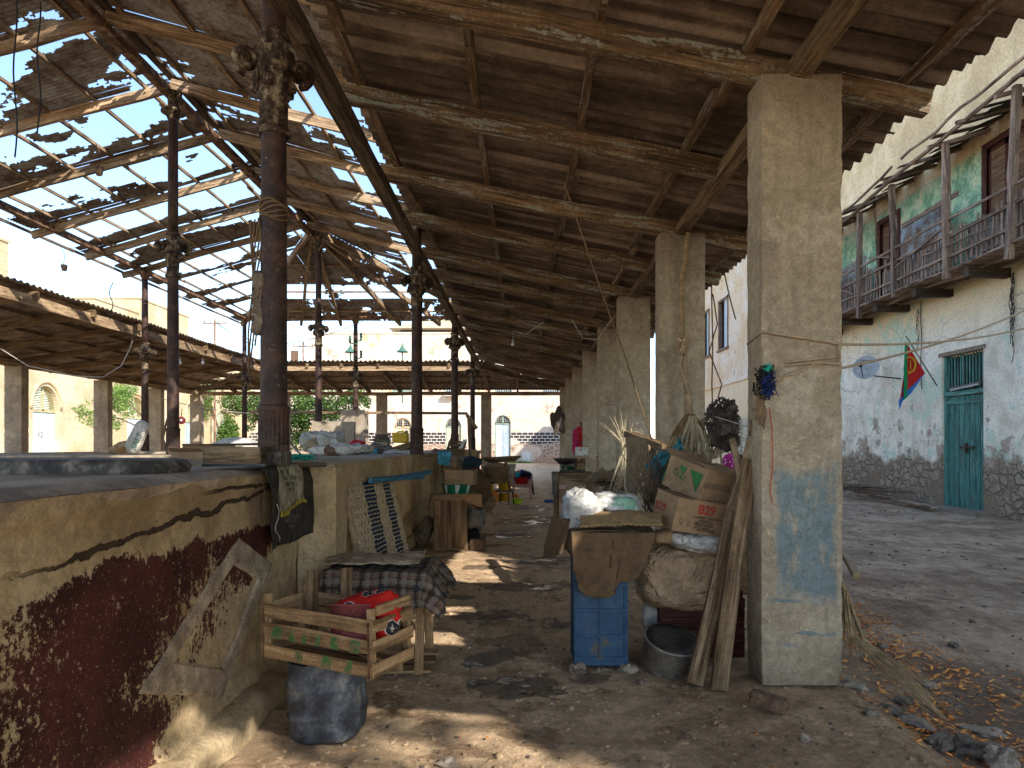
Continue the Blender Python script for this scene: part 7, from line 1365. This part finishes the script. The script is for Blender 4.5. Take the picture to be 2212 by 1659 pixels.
# branch tied on second pillar and vines
mb = MB(); mb.tube([P(1487, 502, 7.5), P(1480, 560, 7.55), P(1472, 620, 7.6), P(1472, 700, 7.6), P(1477, 780, 7.55), P(1484, 850, 7.5), P(1490, 905, 7.4)], [.028, .03, .03, .032, .035, .04, .045], 9); mb.rock(P(1476, 745, 7.5), .06, 2, (1, 1, 1.5)); mb.rock(P(1474, 738, 7.45), .05, 6); solo('tied_branch', mb, M['branch'], 'long crooked branch hanging on the front of the second pillar', 'branch')
mb = MB(); mb.tube([P(1510, 640, 7.5), P(1495, 690, 7.5), P(1476, 740, 7.5), P(1470, 790, 7.5), P(1488, 850, 7.45), P(1478, 900, 7.45), P(1465, 920, 7.4)], .008, 5); mb.tube([P(1470, 735, 7.42), P(1482, 770, 7.42), P(1468, 755, 7.42), P(1488, 745, 7.42)], .009, 5); solo('bark_strip', mb, M['rope'], 'pale strip of bark twisting down the second pillar', 'bark strip')
mb = MB(); mb.tube([P(1218, 395, 5.9), P(1245, 470, 6), P(1275, 560, 6.1), P(1310, 660, 6.2), P(1352, 775, 6.4), P(1385, 880, 6.5), P(1412, 960, 6.6)], .007, 5); solo('hanging_vine', mb, M['rope_dark'], 'long thin vine slanting down from the canopy rafters to the rail', 'vine')
for k, pts in enumerate((((1540, 635), (1547, 700), (1534, 760), (1560, 830), (1548, 860)), ((1545, 600), (1562, 590), (1578, 640), (1590, 690)), ((1537, 610), (1537, 760), (1540, 830), (1541, 900)))):
    mb = MB(); mb.tube([P(x+3*math.sin(i*2), y, 8.6) for i, (x, y) in enumerate(pts)], .009, 5); solo('hanging_vine', mb, M['bark'], ('kinked bare vine hanging past the grey shuttered window', 'short curled vine above the grey shuttered window', 'straight vine hanging close to the second pillar')[k], 'vine')
mb = MB()
for k in range(14):
    x = rnd(1240, 1560); d = rnd(5.5, 9); y = 962-(2.45+.2*(1.7-(x-VX)*d/F))*F/d+10; mb.tube([P(x+rnd(-2, 2)*j, y+j*rnd(6, 16)*.8, d) for j in range(5)], .0035, 4)
solo('dangling_creeper', mb, M['rope_dark'], 'thin dry creeper tendrils dangling from the canopy rafters', 'creeper', kind='stuff')
# ropes across the street
rp = M['rope']
wire('street_rope', P(1668, 822, 4.36), P(2290, 630, 7.5), .12, .010, rp, 'lower thick rope running from the nearest pillar out across the street', 30, 'rope'); wire('street_rope', P(1818, 744, 4.5), P(2290, 685, 7.8), .09, .009, rp, 'upper thick rope stretched from the nearest pillar over the street', 30, 'rope')
T = thing('pillar_lashing', 'rope lashing wound round the nearest pillar at head height', 'rope', (1.8, 4.4, 2))
for pts in (((1614, 743), (1646, 716), (1700, 725), (1790, 738), (1812, 744)), ((1812, 744), (1816, 775), (1815, 790)), ((1640, 790), (1700, 782), (1760, 776), (1815, 770)), ((1668, 822), (1720, 805), (1765, 783), (1818, 786)), ((1640, 795), (1700, 790), (1760, 783), (1818, 787))):
    mb = MB(); mb.tube([P(x, y, 4.385 if x > 1640 else 4.66) for x, y in pts], .007, 6); mb.build('rope_turn', rp, T)
# scale table
T = thing('market_table', 'battered painted wooden table carrying scales at the right of the aisle', 'table', (.75, 11.8, 0)); ty = 11.2; x0, x1 = (1200-VX)*ty/F, (1283-VX)*ty/F; zt = P(0, 1022, ty).z
mb = MB(); mb.bb(x0-.03, x1+.03, ty-.03, ty+.75, zt-.03, zt); mb.build('table_top', M['plank'], T)
for (x, y) in ((x0+.03, ty+.03), (x1-.03, ty+.03), (x0+.03, ty+.68), (x1-.03, ty+.68)): mb = MB(); mb.bb(x-.03, x+.03, y-.03, y+.03, 0, zt-.03); mb.build('leg', M['plank'], T)
mb = MB(); mb.bb(x0+.06, x1-.06, ty, ty+.02, zt-.2, zt-.03); mb.bb(x0+.06, x1-.06, ty+.003, ty+.02, zt-.48, zt-.26); mb.build('front_panel', M['beam'], T)
mb = MB(); cloth_hang(mb, [P(1191, 1022, ty-.02), P(1204, 1020, ty-.03)], [P(1193, 1068, ty-.02), P(1203, 1075, ty-.03)], 8, 10, .03, 2); solo('grey_cloth', mb, M['greycloth'], 'grey cloth hanging from the left corner of the scale table', 'cloth', mods=[SOL(.004)])
T = thing('weighing_scales', 'black market scales with a scalloped pan on the painted table', 'scales', P(1222, 1018, ty+.2)); c = P(1222, 1020, ty+.25)
mb = MB(); mb.lathe([(.001, .12), (.10, .13), (.17, .20), (.20, .23), (.19, .235), (.15, .20), (.001, .14)], c, 30, flute=6, fl=.06); mb.build('pan', M['aludark'], T)
mb = MB(); mb.lathe([(.10, 0), (.09, .02), (.03, .04), (.025, .13)], c, 16); mb.tube([c+V((0, 0, .1)), c+V((.2, 0, .09)), c+V((.25, 0, .14))], .015, 6); mb.bb(c.x-.1, c.x+.32, c.y-.06, c.y+.06, c.z, c.z+.04); mb.build('base', M['trough'], T)
basin('green_tray', P(1232, 1018, ty+.5), .17, .10, M['greenp'], 'green plastic tray behind the black scales', 'tray')
mb = MB(); mb.lathe([(.09, 0), (.10, .22), (.085, .22), (.08, .02), (.001, .02)], P(1252, 1018, ty+.3), 20, jit=.006); solo('tin_can', mb, M['rust'], 'tall rusty tin right of the scales with a yellow paper on it', 'tin')
mb = MB(); mb.grid(8, 6, lambda u, v: P(1247+22*u, 985+8*v+3*math.sin(u*6), ty+.2+.05*v)); solo('yellow_paper', mb, M['yframe'], 'crumpled yellow paper lying on the rusty tin', 'paper')
T = carton('white_carton', P(1244, 984, ty+.25), (.20, 0, 0), (0, .15, 0), (0, 0, .14), M['white'], 'small white carton with an orange emblem above the scales', [('f', 5, .03)]); mb = MB(); mb.rock(P(1254, 972, ty+.24), .014, 1, (1.6, .3, 1), n=6); mb.build('orange_emblem', M['orangep'], T)
mb = MB(); mb.tube([P(1262, 1040, ty-.1), P(1287, 1020, ty), P(1290, 1005, ty), P(1290, 985, ty)], .02, 7); solo('bent_pipe', mb, M['grey'], 'bent grey pipe standing right of the scale table', 'pipe')
sackthing(P(1318, 1030, 9.6), (.42, .35, .14), (0, 0, 0), 81, M['burlap2'], 'coarse knotted basket lying on the low stall board', 'basket', 'knotted_basket', wr=.10, wf=22, n=50)
mb = MB(); mb.beam(P(1280, 1044, 9.4), P(1350, 1052, 9.4), .5, .03, 6, .01); solo('stall_board', mb, M['plank'], 'warped low stall board under the knotted basket', 'board')
for x in (1284, 1346): mb = MB(); mb.beam(P(x, 1180, 9.45)*1.0, P(x, 1046, 9.45), .05, .05, 3, .01); mb.v = [V((v.x, v.y, max(0, v.z))) for v in mb.v]; solo('board_leg', mb, M['grey'], 'rough %s leg under the low stall board' % ('left' if x < 1300 else 'right'), 'post')
sackthing(P(1330, 1066, 9.3), (.35, .3, .2), (0, 0, 0), 82, M['sackd'], 'dark sack stuffed under the low stall board', 'sack')
mb = MB(); mb.beam(P(1338, 1052, 8.6), P(1362, 1000, 8.4), .06, .05, 4, .01); solo('wooden_bar', mb, M['grey'], 'grey wooden bar leaning right of the knotted basket', 'bar')
mb = MB(); cloth_hang(mb, [P(1237, 930, 20.6), P(1250, 922, 20.6), P(1262, 930, 20.6)], [P(1236, 978, 20.6), P(1250, 988, 20.6), P(1262, 966, 20.6)], 26, 20, .10, 5); solo('pink_garment', mb, M['pinkcloth'], 'bright pink garment hanging on a far pillar above the scales', 'garment', mods=[SOL(.01)])
mb = MB(); cloth_hang(mb, [P(1246, 922, 20.4), P(1256, 921, 20.4)], [P(1250, 972, 20.4), P(1260, 968, 20.4)], 14, 16, .08, 9); solo('red_garment', mb, M['redcloth'], 'red garment hanging in front of the pink one', 'garment', mods=[SOL(.01)])
mb = MB(); mb.sack(P(1256, 917, 20.5), (.1, .1, .14), seed=3, wr=.03, n=10); solo('hook_knot', mb, M['bark'], 'dark knot from which the pink garment hangs', 'knot')
mb = MB(); mb.rock(P(1206, 912, 28), .30, 8, (.8, .6, 1.5), .5, n=14); solo('nest_bundle', mb, M['root'], 'dark shaggy bundle fixed to the farthest street pillar', 'bundle')
# check cloth and cream gate seen between the pillars
mb = MB(); cloth_hang(mb, [P(1528, 922, 13), P(1552, 920, 13)], [P(1529, 965, 13), P(1549, 964, 13)], 10, 14, .03, 4, (1, 1.6)); solo('checked_cloth', mb, M['check'], 'black and white checked cloth hanging in the street behind the palm fronds', 'cloth', mods=[SOL(.005)])
T = thing('cream_gate', 'cream painted boarded gate in the street wall behind the fibrous stump', 'gate', P(1565, 1000, 32)); 
for k in range(5): mb = MB(); mb.bb(11.0, 11.06, 33.2+.42*k, 33.58+.42*k, 0, 2.9); mb.build('gate_board', M['cream_door'], T)
# person in the street
T = None; pm = MB(); px, py = P(1584, 0, 15.4).x, 15.4
sk_ = [((0, 0, .92), .115), ((0, 0, 1.06), .125), ((0, 0, 1.22), .125), ((0, 0, 1.32), .09), ((0, 0, 1.37), .045), ((-.15, 0, 1.30), .055), ((-.22, -.02, 1.08), .045), ((-.20, -.16, .92), .036), ((.15, 0, 1.30), .055), ((.22, -.02, 1.08), .045), ((.20, -.16, .92), .036), ((-.09, 0, .86), .09), ((-.10, 0, .48), .062), ((-.10, .02, .10), .045), ((-.10, -.10, .03), .04), ((.09, 0, .86), .09), ((.10, 0, .48), .062), ((.10, .02, .10), .045), ((.10, -.10, .03), .04), ((0, -.01, 1.44), .07), ((0, -.015, 1.52), .082), ((0, 0, 1.565), .06)]
ed_ = [(0, 1), (1, 2), (2, 3), (3, 4), (3, 5), (5, 6), (6, 7), (3, 8), (8, 9), (9, 10), (0, 11), (11, 12), (12, 13), (13, 14), (0, 15), (15, 16), (16, 17), (17, 18), (4, 19), (19, 20), (20, 21)]
me = bpy.data.meshes.new('person'); me.from_pydata([p for p, _ in sk_], ed_, []); po = bpy.data.objects.new('person', me); COL.objects.link(po); po.location = (px, py, 0); po['wl'] = [px, py, 0]
m_s = po.modifiers.new('skin', 'SKIN'); 
for i, (_, r) in enumerate(sk_): me.skin_vertices[0].data[i].radius = (r, r*.85)
me.skin_vertices[0].data[0].use_root = True; ss_ = po.modifiers.new('sub', 'SUBSURF'); ss_.levels = 2; ss_.render_levels = 2; me.materials.append(M['skin'])
tag(po, 'woman in white headscarf and pink patterned dress standing behind the forked branch', 'person')
mb = MB(); mb.lathe([(.30, .12), (.27, .5), (.20, .85), (.17, 1.0), (.20, 1.2), (.19, 1.31), (.09, 1.38)], (px, py, 0), 30, jit=.02); 
for s_ in (-1, 1): mb.tube([(px+s_*.12, py, 1.30), (px+s_*.2, py-.01, 1.18), (px+s_*.24, py-.03, 1.02)], [.08, .075, .08], 10)
mb.build('dress', M['dress'], po); mb = MB(); mb.sack((px, py+.02, 1.535), (.19, .20, .14), seed=2, e=.95, wr=.01, n=18); mb.build('headscarf', M['scarf'], po)
mb = MB(); mb.rock((px-.03, py-.085, 1.50), .010, 1, (1, 1, .6), n=6); mb.rock((px+.03, py-.085, 1.50), .010, 2, (1, 1, .6), n=6); mb.rock((px, py-.09, 1.445), .016, 3, (1.5, .6, .4), n=6); mb.rock((px, py-.095, 1.475), .013, 4, (.8, 1, 1.2), n=6); mb.build('face_features', M['black'], po)
# ================================================================ ground objects
for (x, y, r, sq, m, lb, sd) in ((1355, 1448, .055, (1, 1, .8), 'palestone', 'pale rock at the right foot of the blue crate', 1), (1245, 1449, .06, (1.3, 1, .5), 'stone', 'flat stone wedged under the left corner of the blue crate', 2), (968, 1650, .045, (1.2, 1, .6), 'palestone', 'whitish stone at the bottom edge of the picture', 3),
    (1385, 1478, .03, (1, 1, .8), 'stone', 'small stone in front of the aluminium pot', 4), (2095, 1608, .085, (1.2, 1, .7), 'stone', 'dark bluish rock in the gutter among the fallen leaves', 5), (2160, 1632, .08, (1, 1, .9), 'stone', 'rounded brown rock at the bottom right corner', 6), (2040, 1592, .085, (1.5, .8, .5), 'stone', 'long flat rock left of the dark bluish rock', 7),
    (1985, 1545, .07, (1.5, 1, .4), 'palestone', 'flat pale stone in the middle of the gutter leaves', 8), (1920, 1520, .05, (1.4, 1, .5), 'stone', 'small grey stone beside the fallen palm leaf tip', 9), (1952, 1498, .05, (1.3, 1, .5), 'stone', 'small grey stone further up the leafy gutter', 10), (1905, 1388, .05, (1, 1, .6), 'stone', 'dark stone on the street past the nearest pillar', 11), (2060, 1385, .04, (1, 1, .6), 'stone', 'small dark stone in the middle of the street', 12), (2100, 1335, .03, (1, 1, .6), 'stone', 'little stone on the open street toward the teal door', 13), (2005, 1465, .055, (1.5, 1, .4), 'palestone', 'pale flat stone amid leaves above the gutter', 14), (2130, 1560, .07, (1.6, 1, .3), 'palestone', 'broad flat slab stone near the lower right leaves', 15), (1880, 1560, .04, (1, 1, .6), 'stone', 'small stone on the dirt bank below the palm leaf', 16), (1740, 1590, .03, (1, 1, .6), 'palestone', 'small pebble on the dirt below the nearest pillar', 17), (1845, 1478, .06, (1.4, 1, .6), 'palestone', 'pale broken stone at the street corner of the nearest pillar', 18)):
    g = Gd(x, y, -.06 if x > 1820 else 0); g.z = gh(g.x, g.y); mb = MB(); mb.rock(g+V((0, 0, r*sq[2]*.5)), r, sd*1.7, sq, .35, sd, 12); solo('loose_stone', mb, M[m], lb, 'stone', 'loose stones on the ground')
g = Gd(1660, 1532); mb = MB(); mb.box(g+V((0, 0, .045)), (.21, .09, .08), Matrix.Rotation(R(-32), 3, 'Z') @ Matrix.Rotation(R(6), 3, 'Y')); solo('broken_brick', mb, M['brick'], 'worn brick lying on the dirt in front of the nearest pillar', 'brick', mods=[BEV(.012, 3)])
mb = MB(); mb.beam(Gd(1815, 1222)+V((0, .1, .30)), P(1852, 1245, 6.6)+V((0, 0, .0)), .07, .06, 4, .01); solo('log_end', mb, M['branch'], 'cut log end sticking out behind the nearest pillar', 'log')
mb = MB()
for k in range(26): a = P(1822, 1080, 20.5); y0 = rnd(19.2, 22.5); z = rnd(.0, .35); mb.tube([V((10.6-rnd(0, .4), y0-rnd(.4, 1.2), z)), V((10.6-rnd(0, .4), y0+rnd(.4, 1.2), z*.8))], .018, 5)
solo('brushwood_pile', mb, M['bark'], 'pile of thin brown sticks against the foot of the street house wall', 'brushwood')
mb = MB(); mb.beam((10.2, 16.9, .02), (10.5, 19.6, .04), .2, .04, 5, .02); solo('fallen_plank', mb, M['grey'], 'grey plank lying before the brushwood pile', 'plank')
# fallen leaves: uncountable litter
mb = MB()
def leaf(x, y, s_):
    z = gh(x, y)+.006; a = rnd(0, 6.283); d = V((math.cos(a), math.sin(a), rnd(-.25, .35)))*s_; e = V((-math.sin(a), math.cos(a), rnd(-.4, .4)))*s_*rnd(.16, .3); c = V((x, y, z+abs(d.z)*.6+rnd(0, .012)))
    b = len(mb.v); mb.v += [c-d, c-d*.2+e, c+d*.55+e*.7, c+d, c+d*.55-e*.7, c-d*.2-e]; mb.face([b, b+1, b+2, b+3, b+4, b+5])
for k in range(3000):
    t = rnd(0, 1); y = 2.9+5.2*t**1.3; xc = min(3.1, 2.46+.22*(y-3.3))+.08*math.sin(y*3); x = random.gauss(xc, .30 if y < 5 else .22)
    if x < 2.12+.05*math.sin(y*5) or (noise.noise(V((x*2.6, y*2.6, 4))) < -.05 and k % 4): continue
    leaf(x, y, rnd(.018, .042))
for k in range(700):
    y = rnd(5, 7.2); leaf(random.gauss(2.95, .22), y, rnd(.018, .04))
for k in range(330): leaf(rnd(2.3, 6.5), rnd(3.0, 13), rnd(.015, .035))
for k in range(40): leaf(rnd(-1, 2.0), rnd(3.3, 8), rnd(.012, .024))
solo('fallen_leaves', mb, M['fleaf'], 'scatter of orange and yellow fallen leaves along the street gutter', 'leaves', kind='stuff')
mb = MB()
for k in range(900):
    x, y = rnd(-1.5, 5), rnd(3, 9); 
    if noise.noise(V((x*1.2, y*1.2, 9))) < 0 and k % 3: continue
    mb.rock((x, y, gh(x, y)+.003), rnd(.004, .014), k, (1, 1, .7), .3, 0, 4)
for k in range(700):
    y = 3.5+rnd(0, 1)**1.4*15; x = rnd(2.3, 10.5)
    if noise.noise(V((x*.8, y*.8, 2))) < .12 and k % 6: continue
    mb.rock((x, y, gh(x, y)+.004), rnd(.008, .022)*(1+y*.05), k, (1.3, 1, .5), .3, rnd(0, 3), 4)
solo('gravel', mb, M['stone'], 'grit and pebbles strewn over the dirt ground', 'gravel', kind='stuff')
mb = MB()
for k in range(1500):
    x, y = rnd(-1.3, 2.3), 3.1+rnd(0, 1)**1.6*3.5
    if noise.noise(V((x*1.6, y*1.6, 3))) < .02 and k % 5: continue
    r = rnd(.004, .012)+(.016*rnd(0, 1)**6); mb.rock((x, y, gh(x, y)+r*.1), r, k*.37, (1.2, 1, .6), .35, rnd(0, 3), 5)
solo('dirt_clods', mb, M['ground'], 'crumbled clods of earth on the trodden dirt in the foreground', 'dirt clods', kind='stuff')
mb = MB()
for k in range(500):
    x = rnd(fu(1095), fu(1140)) + random.gauss(0, .3); y = 59.6+rnd(-.35, .3); h_ = rnd(.08, .3); a = rnd(0, 3); mb.poly([(x, y, -.02), (x+.05*math.cos(a), y+.05*math.sin(a), -.02), (x+rnd(-.08, .08), y, h_)])
solo('grass', mb, M['grass'], 'green grass growing at the foot of the far house door', 'grass', kind='stuff')
# ================================================================ trees and climbers
def foliage(mb, c, rad, n_, s_, seed=0, gap=.0, flat=.5):
    c = V(c); k = 0; i = 0
    while k < n_ and i < n_*6:
        i += 1; d = V((rnd(-1, 1), rnd(-1, 1), rnd(-1, 1)))
        if d.length > 1: continue
        p = V((d.x*rad[0], d.y*rad[1], d.z*rad[2]))
        if noise.noise((c+p)*.9+V((seed, 0, 0)))+.5*noise.noise((c+p)*2.3+V((seed, 5, 0))) < gap-.15+.35*(d.length**3-.4): continue
        q = c+p; a = V((rnd(-1, 1), rnd(-1, 1), rnd(-.6, .6))).normalized()*s_*rnd(.6, 1.2); e = a.cross(V((rnd(-1, 1), rnd(-1, 1), rnd(-1, 1)))).normalized()*s_*flat*rnd(.7, 1.2)
        mb.poly([q-a, q+e, q+a, q-e]); k += 1
T = thing('climbing_greenery', 'dense dark green climber hanging over the wall behind the ridge columns', 'climbing plant', (-14, 41, 0))
mb = MB(); 
for (x, y, rx, rz, n_) in ((700, 885, 2.2, 1.3, 4200), (640, 900, 1.8, 1.7, 3600), (560, 880, 1.8, 1.0, 2600), (765, 870, 1.0, .8, 1300), (500, 872, .9, .6, 700), (650, 935, .9, 1.6, 1600), (540, 905, .5, .8, 500), (735, 905, .7, .6, 500)):
    foliage(mb, P(x, y, 40), (rx, 1.0, rz), n_, .085, seed=x, gap=.05)
mb.build('foliage', M['leafdk'], T)
mb = MB()
for k in range(900):
    x = rnd(480, 795); y = 850+rnd(-8, 60)*abs(math.sin(x*.05)); q = P(x, y, 39.2); a = V((rnd(-1, 1), rnd(-1, 1), rnd(-1, .3))).normalized()*.1; e = a.cross(V((rnd(-1, 1), 1, rnd(-1, 1)))).normalized()*.05; mb.poly([q-a, q+e, q+a, q-e])
mb.build('sunlit_leaves', M['leafmid'], T)
for (x0, x1) in ((640, 650), (700, 690), (575, 585)):
    mb = MB(); mb.tube([P(x0+(x1-x0)*k/6+6*math.sin(k*2), 1000-18*k, 40.3) for k in range(8)], .07, 6); mb.build('stem', M['bark'], T)
T = thing('pale_tree', 'light green feathery tree in sun before the cream house', 'tree', (-16.8, 30.5, 0))
mb = MB(); mb.tube([V((-15.9, 30.5, 0)), V((-15.95, 30.5, 1.3)), V((-16.3, 30.6, 2.4)), V((-16.6, 30.6, 3.4))], [.14, .11, .09, .05], 8); mb.build('trunk', M['bark'], T)
mb = MB()
for (x, y, z) in ((-17.6, 30.2, 3.6), (-16.2, 30.9, 4.0), (-15.6, 30.3, 3.2), (-18.2, 30.7, 2.8), (-17, 31.2, 2.4)): mb.tube([V((-16.1, 30.5, 1.6)), V((x*.5-8.1, 30.5, z*.5+1)), V((x, y, z))], [.06, .04, .02], 6)
mb.build('limbs', M['bark'], T)
mb = MB()
for (x, y, rx, rz, n_) in ((235, 862, .9, .75, 1300), (262, 838, .6, .5, 700), (205, 905, .8, .4, 600), (270, 880, .5, .6, 500), (190, 880, .5, .4, 350), (240, 915, .7, .45, 500)):
    foliage(mb, P(x, y, 30.5), (rx, .9, rz), n_, .075, seed=x+3, gap=.12, flat=.35)
mb.build('crown', M['leaflt'], T)
T = thing('ivy_arch', 'mound of ivy filling the pointed arch at the corner of the cream house', 'climbing plant', (-23.6, 54.8, 0)); mb = MB(); foliage(mb, V((-23.6, 54.8, 1.6)), (.7, 1.9, 2.5), 3600, .13, 3, gap=-.3); foliage(mb, V((-23.8, 51.5, 6)), (.5, .6, 2.6), 700, .13, 5, gap=-.1); mb.build('foliage', M['leafmid'], T)
mb = MB(); mb.tube([V((-23.7, 53.8, 0)), V((-23.8, 54.2, 2)), V((-23.9, 52, 5))], .08, 6); mb.build('stem', M['bark'], T)

T = thing('shade_tree', 'sparse leafy branch crown behind the viewer dappling the sunlit dirt', 'tree', (9.5, -6.5, 0))  # unseen tree behind the camera, added to dapple the sun on the dirt
mb = MB(); mb.tube([V((9.9, -6.5, 0)), V((9.6, -6.4, 4)), V((8.6, -6., 8))], [.2, .16, .08], 8); mb.build('trunk', M['bark'], T)
mb = MB(); foliage(mb, V((7.6, -5.6, 8.6)), (2.6, 1.8, 1.7), 330, .16, 4, gap=.05); foliage(mb, V((6.0, -3.9, 7.6)), (1.2, 1., 1.), 90, .13, 9, gap=.1); mb.build('crown', M['leafmid'], T)
